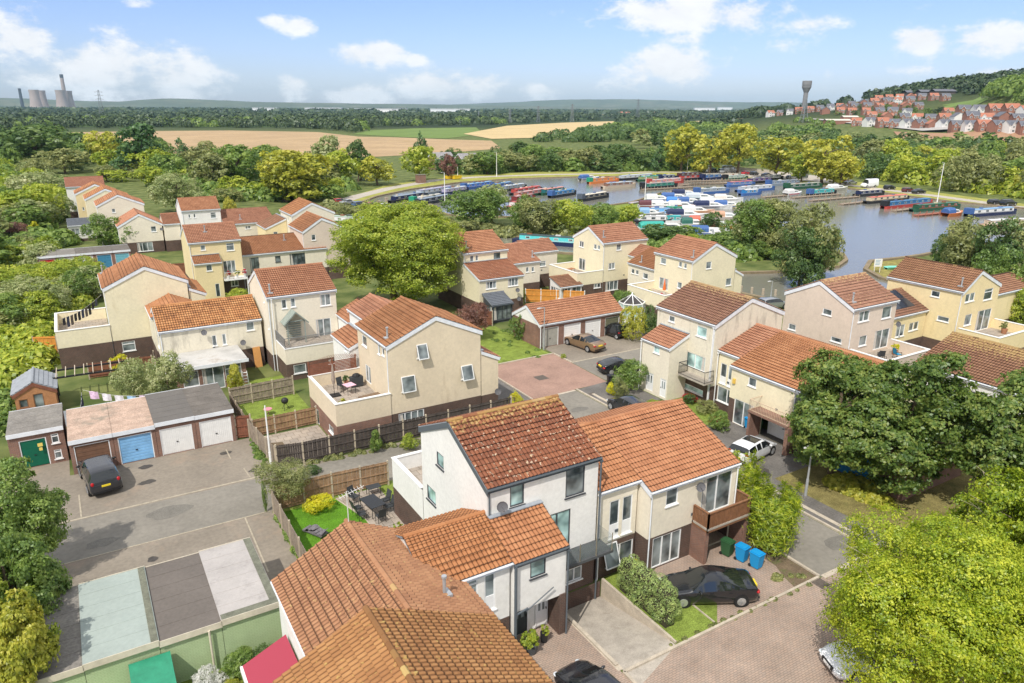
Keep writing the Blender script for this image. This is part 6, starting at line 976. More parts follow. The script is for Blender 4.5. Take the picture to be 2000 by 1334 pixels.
def scrub(name, poly, n, kind, w, h, rng):      # continuous undergrowth that reads as one mass
    ps = []; ns = []; xs_ = [p[0] for p in poly]; ys_ = [p[1] for p in poly]; k = 0
    while k < n:
        x = rng.uniform(min(xs_), max(xs_)); y = rng.uniform(min(ys_), max(ys_)); ins = False; j = len(poly) - 1
        for i in range(len(poly)):
            if (poly[i][1] > y) != (poly[j][1] > y) and x < (poly[j][0] - poly[i][0]) * (y - poly[i][1]) / (poly[j][1] - poly[i][1]) + poly[i][0]: ins = not ins
            j = i
        if not ins: continue
        k += 1; p = spot(x, y); u = rng.normal(size=(260, 3)); u /= np.linalg.norm(u, axis=1)[:, None]; u[:, 2] = np.abs(u[:, 2]); W_ = rng.uniform(*w); H_ = rng.uniform(*h)
        P = u * np.array([W_ / 2, W_ / 2, H_]) * rng.uniform(.8, 1.1, 260)[:, None] + np.array([p.x, p.y, 0]); ps.append(P); ns.append(u)
    P = np.concatenate(ps); N_ = np.concatenate(ns) + rng.normal(size=P.shape) * .4; me = card_mesh(name, P, N_, .055 * (w[0] + w[1]), .7, rng); me.materials.append(LEAF[kind]); o = bpy.data.objects.new(name, me); COL.objects.link(o); return tag(o, kind='stuff')
sg = np.random.default_rng(77)
scrub('undergrowth', [(0, 345), (120, 345), (130, 420), (80, 470), (200, 480), (60, 500), (0, 500)], 90, 'mid', (4, 7), (1.5, 3), sg); scrub('undergrowth', [(0, 500), (70, 500), (70, 550), (190, 590), (105, 640), (90, 720), (0, 770)], 130, 'light', (2, 3.6), (.9, 2.0), sg); scrub('undergrowth', [(0, 770), (30, 780), (14, 850), (0, 850)], 14, 'mid', (1.5, 2.5), (.8, 1.4), sg)
scrub('undergrowth', [(300, 350), (680, 360), (700, 372), (560, 395), (430, 392), (300, 372)], 110, 'mid', (5, 9), (2, 4), sg); scrub('far_bank_scrub', [(880, 330), (1380, 328), (1380, 332), (1060, 335), (880, 341)], 90, 'mid', (6, 11), (2.5, 5), sg); scrub('right_bank_scrub', [(1650, 342), (1840, 368), (2080, 396), (2080, 370), (1840, 345), (1650, 325)], 160, 'light', (5, 9), (2.5, 5), sg)
scrub('canal_side_scrub', [(640, 400), (760, 416), (900, 440), (1130, 462), (1140, 470), (960, 462), (760, 428), (640, 412)], 60, 'olive', (3, 5), (1, 2), sg); scrub('boatyard_scrub', [(1258, 472), (1430, 484), (1500, 505), (1440, 512), (1380, 498), (1260, 486)], 50, 'mid', (3, 5), (1.2, 2.4), sg); scrub('shade_plants', [(1600, 935), (1640, 930), (1720, 960), (1740, 1000), (1690, 975), (1630, 955)], 14, 'yellow', (1.0, 1.8), (.4, .8), sg)
scrub('right_thicket', [(1800, 545), (1860, 500), (2050, 500), (2050, 660), (1960, 600)], 70, 'mid', (4, 6), (2, 4), sg)

scrub('weeds', [(560, 908), (780, 866), (960, 838), (960, 842), (780, 874), (560, 915)], 60, 'olive', (.25, .6), (.1, .35), sg); scrub('weeds', [(548, 1010), (600, 1100), (590, 1100), (540, 1012)], 22, 'mid', (.3, .6), (.15, .4), sg); scrub('weeds', [(487, 850), (520, 905), (525, 925), (500, 890)], 24, 'mid', (.3, .6), (.1, .3), sg); scrub('weeds', [(1300, 1262), (1420, 1210), (1600, 1128), (1600, 1134), (1420, 1216), (1300, 1268)], 26, 'olive', (.15, .4), (.05, .15), sg)
scrub('weeds', [(1480, 1128), (1580, 1122), (1580, 1128), (1490, 1138)], 9, 'olive', (.25, .5), (.1, .25), sg); scrub('weeds', [(985, 640), (1060, 690), (1050, 700), (940, 660)], 16, 'mid', (.3, .7), (.1, .25), sg)
# ------------------------------------------------------------------ vehicles
def paint(name, c, metal=0.0, rough=0.25): return mat('paint_' + name, c, rough, 0, 0, metal=metal, coat=0.8, spec=0.5)
CARGL = mat('car_glass', (0.012, 0.016, 0.018), 0.03, 0, 0, spec=0.9); TYRE = mat('tyre_rubber', (0.018, 0.018, 0.018), 0.85, 0, 0); RIM = mat('alloy_rim', (0.55, 0.56, 0.58), 0.3, 0, 0, metal=0.7); PLY = mat('number_plate_yellow', (0.78, 0.60, 0.03), .5, 0, 0); LAMPR = mat('tail_lamp', (0.40, 0.01, 0.015), .2, 0, 0); LAMPW = mat('head_lamp', (0.62, 0.66, 0.70), .12, 0, 0); TRIM = mat('dark_trim', (0.015, 0.015, 0.017), .5, 0, 0)
# stations: t, z bottom, z belt, z top, half width factor ; then glass zones
KINDS = {
 'sedan': dict(L=4.85, W=1.86, H=1.47, st=[(0, .34, .50, .51, .66), (.025, .22, .60, .64, .82), (.10, .18, .72, .78, .95), (.27, .18, .84, .92, 1), (.42, .18, .90, 1.38, 1), (.50, .18, .93, 1.465, 1), (.58, .18, .95, 1.45, 1), (.67, .18, .97, 1.36, 1), (.77, .19, .99, 1.17, 1), (.85, .2, 1.0, 1.05, .99), (.96, .24, .98, 1.03, .92), (.99, .3, .80, .84, .82), (1, .38, .6, .62, .74)], ws=(.28, .43), rw=(.65, .84), cab=(.30, .76)),
 'hatch': dict(L=4.07, W=1.75, H=1.45, st=[(0, .34, .52, .53, .68), (.03, .2, .66, .70, .86), (.12, .18, .80, .86, .96), (.24, .18, .88, .98, 1), (.40, .18, .93, 1.39, 1), (.50, .18, .96, 1.45, 1), (.80, .18, 1.0, 1.42, 1), (.925, .2, 1.0, 1.36, .98), (.985, .26, .98, 1.00, .94), (1, .4, .62, .66, .82)], ws=(.25, .41), rw=(.925, .983), cab=(.27, .92)),
 'suv': dict(L=4.78, W=1.96, H=1.80, st=[(0, .42, .70, .72, .78), (.02, .30, .88, .92, .9), (.10, .28, 1.0, 1.06, .97), (.26, .28, 1.08, 1.14, 1), (.36, .28, 1.12, 1.66, 1), (.44, .28, 1.14, 1.78, 1), (.80, .28, 1.16, 1.79, 1), (.93, .30, 1.14, 1.72, .98), (.985, .34, 1.08, 1.14, .95), (1, .42, .78, .82, .88)], ws=(.27, .38), rw=(.93, .985), cab=(.28, .94)),
 'coupe': dict(L=4.05, W=1.80, H=1.35, st=[(0, .34, .48, .49, .62), (.04, .2, .62, .66, .84), (.13, .17, .74, .80, .96), (.28, .17, .82, .88, 1), (.44, .17, .88, 1.28, 1), (.52, .17, .90, 1.345, 1), (.62, .17, .93, 1.33, 1), (.80, .2, .96, 1.12, .99), (.93, .24, .92, .98, .93), (.985, .32, .78, .82, .84), (1, .4, .58, .6, .76)], ws=(.29, .45), rw=(.66, .88), cab=(.31, .80)),
 'micro': dict(L=2.70, W=1.56, H=1.54, st=[(0, .34, .60, .62, .72), (.04, .22, .78, .82, .9), (.16, .2, .90, .98, 1), (.38, .2, .95, 1.46, 1), (.52, .2, .97, 1.54, 1), (.84, .2, 1.0, 1.50, 1), (.96, .26, .98, 1.06, .95), (1, .4, .66, .7, .86)], ws=(.17, .39), rw=(.85, .96), cab=(.2, .9)),
 'van': dict(L=6.2, W=2.05, H=2.75, st=[(0, .38, .72, .74, .8), (.03, .28, .95, 1.0, .92), (.10, .28, 1.10, 1.2, 1), (.14, .28, 1.2, 1.5, 1), (.27, .28, 1.35, 2.5, 1), (.32, .28, 1.4, 2.72, 1), (.97, .3, 1.4, 2.75, 1), (1, .36, 1.3, 2.6, .97)], ws=(.13, .28), rw=(9, 9), cab=(.16, .30))}
def make_car(kind, body, label, pos, rz, group=None, near=True, plate=True, cat='car', name='parked_car', trim=None, sx=1.0, sunroof=False):
    K = KINDS[kind]; Lc, Wc = K['L'] * sx, K['W']; st = K['st']; ts = np.array([s[0] for s in st]); N_ = 40 if near else 16
    T = np.unique(np.concatenate([np.linspace(0, 1, N_), [0.01, .02, .985, .995]])); f = lambda j: np.interp(T, ts, [s[j] for s in st])
    zb, zt_, tp, wf = f(1), f(2), f(3), f(4)
    sm = lambda a: np.convolve(np.pad(a, 1, mode='edge'), [.2, .6, .2], 'valid') if near else a
    zt_, tp, wf = sm(zt_), sm(tp), sm(wf); hw = Wc / 2 * wf
    r = empty(name, pos, label, cat, group, rz); B = Geo(); G_ = {'windscreen': Geo(), 'rear_window': Geo(), 'side_window': Geo()}; SW = {1: Geo(), -1: Geo()}
    def ring(i):
        w = hw[i]; c = np.clip((tp[i] - zt_[i]) / .45, 0, 1); wr = w * (1 - .24 * c) * (.98); zz = zt_[i]
        return [(0, zb[i]), (w * .9, zb[i]), (w * .985, zb[i] + .16), (w, (zb[i] + zz) * .52), (w * .965, zz), (wr, tp[i] - .05 * (.3 + c)), (wr * .75, tp[i]), (0, tp[i] + .012)]
    rg = [ring(i) for i in range(len(T))]; X_ = lambda i: (.5 - T[i]) * Lc
    for i in range(len(T) - 1):
        tm_ = (T[i] + T[i + 1]) / 2; open_ = min(tp[i] - zt_[i], tp[i + 1] - zt_[i + 1])
        for s in (1, -1):
            for j in range(7):
                q = [(X_(i), s * rg[i][j][0], rg[i][j][1]), (X_(i + 1), s * rg[i + 1][j][0], rg[i + 1][j][1]), (X_(i + 1), s * rg[i + 1][j + 1][0], rg[i + 1][j + 1][1]), (X_(i), s * rg[i][j + 1][0], rg[i][j + 1][1])]
                if s > 0: q = q[::-1]
                tgt = B
                if j == 4 and K['cab'][0] < tm_ < K['cab'][1] and open_ > .12 and not any(abs(tm_ - p_) < .012 for p_ in ((.56, .7) if near and kind in ('sedan', 'hatch', 'suv') else (.66,))): tgt = SW[s]
                elif j in (5, 6) and K['ws'][0] < tm_ < K['ws'][1]: tgt = G_['windscreen']
                elif j in (5, 6) and K['rw'][0] < tm_ < K['rw'][1]: tgt = G_['rear_window']
                if tgt is SW[s]:   # inset strip so that a painted frame remains
                    a0, a1, a2, a3 = [Vector(v) for v in q]
                tgt.face(q)
    for e in (0, len(T) - 1):
        pts = [(X_(e), y, z) for y, z in rg[e]] + [(X_(e), -y, z) for y, z in rg[e][::-1]]; B.face(pts if e == 0 else pts[::-1])
    for g_ in (B, *G_.values(), *SW.values()):   # weld
        seen = {}; nv = []; mp = []
        for v in g_.v:
            k = tuple(round(c, 4) for c in v)
            if k not in seen: seen[k] = len(nv); nv.append(v)
            mp.append(seen[k])
        g_.v = nv; ff = []
        for f_ in g_.f:
            t_ = [];
            for i in f_:
                if mp[i] not in t_: t_.append(mp[i])
            if len(t_) > 2: ff.append(tuple(t_))
        g_.f = ff; g_.m = [0] * len(ff)
    def flip_out(o, c=(0, 0, .7)):
        me = o.data; bm = bmesh.new(); bm.from_mesh(me); 
        for f_ in bm.faces:
            if (f_.calc_center_median() - Vector(c)).dot(f_.normal) < 0: f_.normal_flip()
        bm.to_mesh(me); bm.free()
    bo = B.build('body', body, r, smooth=True); flip_out(bo)
    for k, g_ in G_.items():
        if g_.f: flip_out(g_.build(k, CARGL, r, smooth=True))
    for s in (1, -1):
        if SW[s].f: flip_out(SW[s].build('side_window', CARGL, r, smooth=True))
    R_ = .33 if kind in ('hatch', 'sedan', 'coupe') else .38 if kind in ('suv', 'van') else .29; hwm = Wc / 2
    for xf in (.5 - .19 if kind != 'micro' else .5 - .14, .5 - .80 if kind not in ('micro', 'van') else .5 - (.86 if kind == 'micro' else .76)):
        for s in (1, -1):
            g = Geo(); x = xf * Lc; g.bar((x, s * (hwm - .20), R_ + .02), (x, s * (hwm + .004), R_ + .02), R_ + .055, 0, 20); g.build('wheel_arch', TRIM, bo)
            w_ = empty('wheel', (x, s * (hwm - .1), R_)); w_.parent = r; g = Geo(); g.bar((0, -s * .1, 0), (0, s * .115, 0), R_, 0, 20); g.build('tyre', TYRE, w_); g = Geo(); g.bar((0, s * .10, 0), (0, s * .12, 0), R_ * .66, 1, 16)
            for k in range(5): a = 2 * PI * k / 5; g.beam((0, s * .125, 0), (math.cos(a) * R_ * .63, s * .125, math.sin(a) * R_ * .63), .02, .075, 0)
            g.bar((0, s * .119, 0), (0, s * .126, 0), R_ * .69, 0, 20, R_ * .66); g.build('rim', [RIM, TRIM if near else RIM], w_)
    if not near: return r
    zf = float(np.interp(.04, T, zt_)); zr = float(np.interp(.985, T, zt_)); sw = hwm * .82
    for s in (1, -1):
        g = Geo(); g.ball((Lc * .5 - .16, s * sw * .88, zf - .05), .17, .15, .05, 0, 12, 8); g.build('headlight', LAMPW, r, smooth=True)
        g = Geo(); g.ball((-Lc * .5 + .12, s * sw * .93, zr - .02), .11, .19 if kind != 'suv' else .13, .085 if kind != 'suv' else .17, 0, 12, 8); g.build('tail_light', LAMPR, r, smooth=True)
        g = Geo(); xm = (.5 - K['cab'][0] - .06) * Lc; g.ball((xm, s * (hwm + .1), float(np.interp(.35, T, zt_)) + .07), .07, .13, .08, 0, 8, 6); g.build('mirror', body if kind != 'suv' else TRIM, r, smooth=True)
        g = Geo()
        for xx in (.48, .68): g.box((.5 - xx) * Lc - .1, (.5 - xx) * Lc + .08, s * (hwm * .985) - .012, s * (hwm * .985) + .022, .80, .83)
        g.build('door_handle', body, r)
    if sunroof:
        g = Geo(); ii = [i for i in range(len(T)) if .44 < T[i] < .70]
        for a, b_ in zip(ii[:-1], ii[1:]): g.face([(X_(a), -rg[a][6][0] * 1.05, rg[a][6][1] + .012), (X_(b_), -rg[b_][6][0] * 1.05, rg[b_][6][1] + .012), (X_(b_), rg[b_][6][0] * 1.05, rg[b_][6][1] + .012), (X_(a), rg[a][6][0] * 1.05, rg[a][6][1] + .012)][::-1])
        g.build('glass_roof', CARGL, r)
    g = Geo(); g.box(Lc * .5 - .06, Lc * .5 + .012, -.42, .42, .38, .58); g.build('grille', TRIM, r)
    g = Geo(); g.box(Lc * .5 - .02, Lc * .5 + .03, -.26, .26, .42, .53); g.build('front_plate', WHITE, r)
    g = Geo(); z = .52 if kind in ('hatch',) else .78 if kind == 'suv' else .72; g.box(-Lc * .5 - .03, -Lc * .5 + .1, -.26, .26, z, z + .12); g.build('rear_plate', PLY, r)
    g = Geo(); g.beam((-Lc * .5 + .02, -hwm * .8, .42), (-Lc * .5 + .02, hwm * .8, .42), .08, .1); g.build('bumper', TRIM, r)
    return r
P_BLACK = paint('black', (0.008, 0.010, 0.014)); P_CHAR = paint('charcoal', (0.03, 0.032, 0.04), .3); P_WHITE = paint('white', (0.75, 0.77, 0.80)); P_GOLD = paint('bronze', (0.36, 0.24, 0.14), .6, .3); P_RED = paint('red', (0.45, 0.02, 0.03)); P_SIL = paint('silver', (0.42, 0.44, 0.47), .6, .3); P_BLUE = paint('blue', (0.06, 0.12, 0.24), .2)
a_ = spot(1345, 1162); b_ = spot(1452, 1170)
make_car('sedan', P_BLACK, 'gleaming black saloon on the block paved drive below the timber balcony', (25.1, 22.0, .02), rad(151))
make_car('suv', P_CHAR, 'black four by four parked facing the brown garage door', (-1.12, 51.35, .02), rad(97))
make_car('hatch', P_WHITE, 'white hatchback with a dark glass roof on the drive of the cream terraced house', (39.6, 31.9, .02), rad(10), sunroof=True)
make_car('sedan', P_GOLD, 'bronze saloon parked in front of the tiled garage block', (44.1, 58.6, .02), rad(97), sx=1.04)
make_car('micro', P_BLACK, 'tiny black two seater in front of the olive garage door', (49.4, 60.0, .02), rad(97))
make_car('coupe', P_BLACK, 'black coupe with round red tail lights on the side road', (42.6, 50.9, .02), rad(-12))
make_car('sedan', P_WHITE, 'white saloon poking out from under the lime green tree', (28.0, 14.5, .02), rad(158))
make_car('hatch', P_CHAR, 'dark car cut by the bottom edge outside the near houses', (15.75, 19.1, .02), rad(96))
make_car('hatch', P_CHAR, 'black car almost hidden behind the terracotta roof', (36.9, 42.6, .02), rad(90))
make_car('hatch', P_WHITE, 'white car behind the bamboo, on the asphalt road', (33.1, 26.8, .02), rad(100))
make_car('hatch', P_SIL, 'silver car behind the pinkish gabled house, by the water', (*spot(1508, 602)[:2], .02), rad(-10), near=False)
make_car('hatch', P_SIL, 'silver car in front of the red far garage door', (*spot(88, 534)[:2], .02), rad(95), near=False)
MC = 'cars parked round the marina'
for (px, py, k, p_, rz, lb) in [(1374, 336, 'van', P_WHITE, 80, 'white van parked at the head of the marina'), (1389, 337, 'suv', P_CHAR, 80, 'dark car just right of the white van at the head of the marina'), (1407, 338, 'suv', P_SIL, 60, 'silver four by four near the head of the marina'), (1424, 337, 'van', P_SIL, -10, 'grey caravan like van by the pale fence'), (1457, 341, 'hatch', P_RED, 5, 'small red car on the marina car park'), (1473, 342, 'hatch', P_BLACK, 5, 'black car next to the small red one'), (1498, 345, 'sedan', P_BLACK, -5, 'black saloon right of the marina car park'), (1546, 350, 'hatch', P_SIL, -10, 'silver car near the tall marina floodlight'), (1645, 357, 'suv', paint('orange', (0.5, 0.16, 0.02)), 80, 'orange and blue vehicle left of the campervan'), (1661, 360, 'sedan', P_SIL, -8, 'grey car tucked behind the campervan'),
                            (1697, 366, 'van', P_WHITE, 172 + 0, 'large white campervan on the marina track'), (1737, 370, 'hatch', P_BLACK, -8, 'black car right of the campervan'), (1773, 375, 'hatch', paint('maroon', (0.12, 0.015, 0.02)), -8, 'maroon car on the marina track'), (1794, 378, 'sedan', P_BLACK, -8, 'black car behind the maroon one'), (1942, 399, 'hatch', P_CHAR, -10, 'charcoal car at the far right of the track'), (1968, 402, 'suv', P_BLACK, -10, 'black car nearest the right edge on the track'),
                            (1558, 348, 'hatch', P_BLUE, 0, 'small blue car beside the boats'), (672, 364, 'van', P_WHITE, 30, 'blue and white van among the trees left of the marina'), (663, 398, 'hatch', P_RED, 20, 'red car in the left boat park'), (680, 400, 'sedan', P_SIL, 20, 'silver car in the left boat park'), (702, 404, 'hatch', P_BLUE, 20, 'blue car in the left boat park'), (722, 406, 'hatch', P_RED, 15, 'second red car, nearer the quay in the left boat park'), (752, 408, 'hatch', P_WHITE, 10, 'white car at the end of the left boat park')]:
    p = spot(px, py); make_car(k, p_, lb, (p.x, p.y, .03), rad(rz), MC, near=False, name='parked_van' if k == 'van' else 'parked_car', cat='van' if k == 'van' else 'car')
# ------------------------------------------------------------------ boats
def cm(c): return mat('boat_%d_%d_%d' % tuple(int(v * 99) for v in c), c, .45, 3, .1)
NAVY = (.015, .025, .08); CRM = (.60, .52, .36)
def narrowboat(label, px, py, L_, deg, hull, cabin, roof, trim=CRM, group='boats moored in the marina', cover=None):
    p = spot(px, py); r = empty('narrowboat', (p.x, p.y, .02), label, 'narrowboat', group, rad(deg)); hl = L_ / 2; w = 1.05; g = Geo(); prof = [(-hl, .5), (-hl + .5, .95), (-hl + 1.2, 1), (hl - 3, 1), (hl - 1.2, .75), (hl - .3, .25), (hl, .04)]; n_ = len(prof)
    for s in (1, -1):
        for i in range(n_ - 1):
            (x0, a), (x1, b2) = prof[i], prof[i + 1]; h0 = .75 + (.35 if i >= n_ - 3 else 0); h1 = .75 + (.35 if i >= n_ - 4 else 0)
            q = [(x0, s * a * w * .96, -.1), (x1, s * b2 * w * .96, -.1), (x1, s * b2 * w, h1), (x0, s * a * w, h0)]; g.face(q if s < 0 else q[::-1])
    g.face([(x, a * w, .7) for x, a in prof] + [(x, -a * w, .7) for x, a in prof[::-1]][::1]); k = g.f[-1]; g.f[-1] = tuple(reversed(k)); g.build('hull', cm(hull), r)
    c0, c1 = -hl + 1.6, hl - 2.4; cw = .86; g = Geo(); nx_ = len(g.v)
    for (x, z, w_) in ((c0, .7, cw + .04), (c1, .7, cw + .04), (c0, 1.62, cw - .05), (c1, 1.62, cw - .05)): g.v += [(x, -w_, z), (x, w_, z)]
    g.f += [(0, 2, 6, 4), (3, 1, 5, 7), (1, 0, 4, 5), (2, 3, 7, 6)]; g.m += [0] * 4; ca = g.build('cabin', cm(cabin), r)
    g = Geo(); g.face([(c0 - .1, -cw, 1.64), (c1 + .1, -cw, 1.64), (c1 + .1, 0, 1.74), (c0 - .1, 0, 1.74)]); g.face([(c0 - .1, 0, 1.74), (c1 + .1, 0, 1.74), (c1 + .1, cw, 1.64), (c0 - .1, cw, 1.64)]); g.beam((c0 - .1, -cw, 1.62), (c1 + .1, -cw, 1.62), .05, .06); g.beam((c0 - .1, cw, 1.62), (c1 + .1, cw, 1.62), .05, .06); rf = g.build('roof', cm(roof), r)
    rr = random.Random(int(px * 7 + py)); nb_ = rr.randint(2, 4)
    for q_ in range(nb_): x = c0 + 1 + (c1 - c0 - 3) * (q_ + rr.random() * .6) / nb_; g = Geo(); g.box(x, x + rr.uniform(.3, 1.2), -.25, .25, 1.72, 1.72 + rr.uniform(.1, .35)); g.build('roof_box', cm(rr.choice([CRM, (.1, .15, .3), (.25, .1, .05), (.08, .1, .08), (.6, .6, .6)])), r)
    nw = max(3, int((c1 - c0) / 2.4))
    for s in (1, -1):
        for i in range(nw):
            x = c0 + (i + .6) * (c1 - c0) / nw; g = Geo(); y0_, y1_ = s * (cw + .005), s * (cw + .035); g.box(x - .42, x + .42, min(y0_, y1_), max(y0_, y1_), 1.0, 1.42, 1); g.box(x - .34, x + .34, min(y1_, y1_ + s * .01), max(y1_, y1_ + s * .01), 1.05, 1.37, 0); g.build('window', [GLASS, cm(trim)], r)
    g = Geo(); g.beam((c0 + .2, -(cw + .03), .82), (c1 - .2, -(cw + .03), .82), .02, .07); g.beam((c0 + .2, cw + .03, .82), (c1 - .2, cw + .03, .82), .02, .07); g.build('coachline', cm(trim), r)
    if cover:
        g = Geo()
        for (x0, x1) in ((-hl + .1, c0),): g.box(x0, x1, -.85, .85, .7, 1.9); g.prism([(x0, -.8), (x1, -.8), (x1, .8), (x0, .8)], 1.9, 2.05)
        g.build('canopy', cm(cover), r)
    return r
def cruiser(label, px, py, L_, deg, hull, canopy, stripe=None, group='boats packed in the boatyard basin'):
    p = spot(px, py); r = empty('cruiser', (p.x, p.y, .02), label, 'cruiser', group, rad(deg)); hl = L_ / 2; prof = [(-hl, .9), (-hl + .3, 1), (0, 1), (hl * .45, .82), (hl * .8, .42), (hl, .03)]; g = Geo(); W_ = 1.3; n_ = len(prof)
    for s in (1, -1):
        for i in range(n_ - 1):
            (x0, a), (x1, b2) = prof[i], prof[i + 1]; sh = lambda x: .85 + .35 * max(0, x / hl) ** 2; q = [(x0, s * a * W_ * .7, -.1), (x1, s * b2 * W_ * .7, -.1), (x1, s * b2 * W_, sh(x1)), (x0, s * a * W_, sh(x0))]; g.face(q if s < 0 else q[::-1], 0)
    g.face([(x, -a * W_, .85 + .35 * max(0, x / hl) ** 2) for x, a in prof] + [(x, a * W_, .85 + .35 * max(0, x / hl) ** 2) for x, a in prof[::-1]]); g.build('hull', cm(hull), r)
    if stripe: g = Geo(); g.beam((-hl + .3, -W_ - .02, .6), (hl * .3, -W_ * .95, .62), .04, .18); g.beam((-hl + .3, W_ + .02, .6), (hl * .3, W_ * .95, .62), .04, .18); g.build('stripe', cm(stripe), r)
    g = Geo(); b0 = len(g.v)
    for (x, z, w_) in ((-hl * .25, .85, 1.05), (hl * .6, .9, .7), (-hl * .2, 1.65, .85), (hl * .25, 1.6, .65)): g.v += [(x, -w_, z), (x, w_, z)]
    g.f += [(0, 2, 6, 4), (3, 1, 5, 7), (1, 0, 4, 5), (2, 3, 7, 6), (4, 6, 7, 5)]; g.m += [0] * 5; cb = g.build('cabin', cm((.72, .72, .70)), r)
    g = Geo()
    for s in (1, -1): g.face([(-hl * .15, s * .99, 1.15), (hl * .3, s * .84, 1.15), (hl * .2, s * .76, 1.45), (-hl * .15, s * .92, 1.45)])
    g.face([(hl * .52, -.6, 1.05), (hl * .52, .6, 1.05), (hl * .30, .58, 1.52), (hl * .30, -.58, 1.52)]); g.build('window', GLASS, cb)
    g = Geo(); k = len(g.v)
    for x, s_ in ((-hl * .95, .75), (-hl * .85, 1), (-hl * .2, 1)):
        for y, z in ((-1.15, .85), (-1.05, 1.6), (-.6, 2.05), (.6, 2.05), (1.05, 1.6), (1.15, .85)): g.v.append((x, y * (.9 + .1 * s_), .85 + (z - .85) * s_))
    for i in range(2):
        for j in range(5): g.f.append((k + i * 6 + j, k + i * 6 + j + 1, k + i * 6 + 7 + j, k + i * 6 + 6 + j)); g.m.append(0)
    g.f.append(tuple(k + j for j in range(6))); g.f.append(tuple(k + 17 - j for j in range(6))); g.m += [0, 0]; g.build('canopy', cm(canopy), r); return r
W_ = (.64, .65, .65); BL = (.05, .12, .32); SKY = (.20, .36, .56); RD = (.42, .06, .05); GR = (.02, .28, .16); TE = (.05, .35, .36); BK = (.018, .02, .025); GY = (.22, .27, .33); MR = (.18, .03, .03); OR = (.62, .20, .06); PUR = (.09, .05, .16); PALE = (.45, .50, .55); LIL = (.38, .36, .50); DG = (.02, .09, .05)
LM = 'moored on the left of the marina'; MM = 'moored at the far quay'; RM = 'moored off the right hand track'
for a in [('navy grey narrowboat nearest the left corner quay', 800, 391, 17, 29, BK, NAVY, GY), ('white and green narrowboat beside the navy grey one', 836, 394, 15, 30, GR, W_, (.5, .48, .42), W_, None, GR), ('long black narrowboat in front of the left quay', 848, 396, 18, 31, BK, (.03, .035, .05), GY, W_), ('lilac white narrowboat behind the navy grey one', 850, 378, 19, 28, GY, PALE, LIL), ('lilac roofed narrowboat in the second rank', 889, 377, 14, 27, NAVY, LIL, PALE), ('blue narrowboat furthest out on the left mooring', 935, 367, 17, 25, BL, (.06, .16, .5), SKY, W_, None, BL), ('bright blue narrowboat end on behind the round trees', 982, 367, 12, 25, BL, BL, SKY),
          ('grey blue narrowboat above the round trees', 1004, 371, 14, 24, BK, GY, PALE), ('scarlet narrowboat above the round trees', 1029, 377, 17, 24, BK, RD, (.5, .10, .08), W_), ('faded red narrowboat in front of the scarlet one', 1037, 383, 18, 24, DG, (.42, .14, .12), (.5, .3, .27), W_), ('maroon narrowboat half hidden by the round trees', 1022, 393, 12, 24, MR, MR, (.4, .2, .18), W_), ('dark teal narrowboat with a pale red roof', 1080, 378, 14, 22, DG, (.02, .14, .16), (.55, .25, .2), W_), ('royal blue narrowboat with a blue pram hood', 1100, 383, 14, 22, BK, (.03, .16, .36), (.05, .2, .4), W_, None, BL), ('black narrowboat with a long cream roof', 1161, 389, 15, 20, BK, (.03, .035, .045), (.66, .6, .48), CRM, None, (.08, .1, .13)), ('red and white narrowboat deep between the trees', 1015, 405, 10, 24, RD, W_, (.5, .1, .08))]:
    narrowboat(*a[:9], group='narrowboats on the left moorings', cover=a[10] if len(a) > 10 else None) if len(a) > 8 else narrowboat(*a, group='narrowboats on the left moorings')
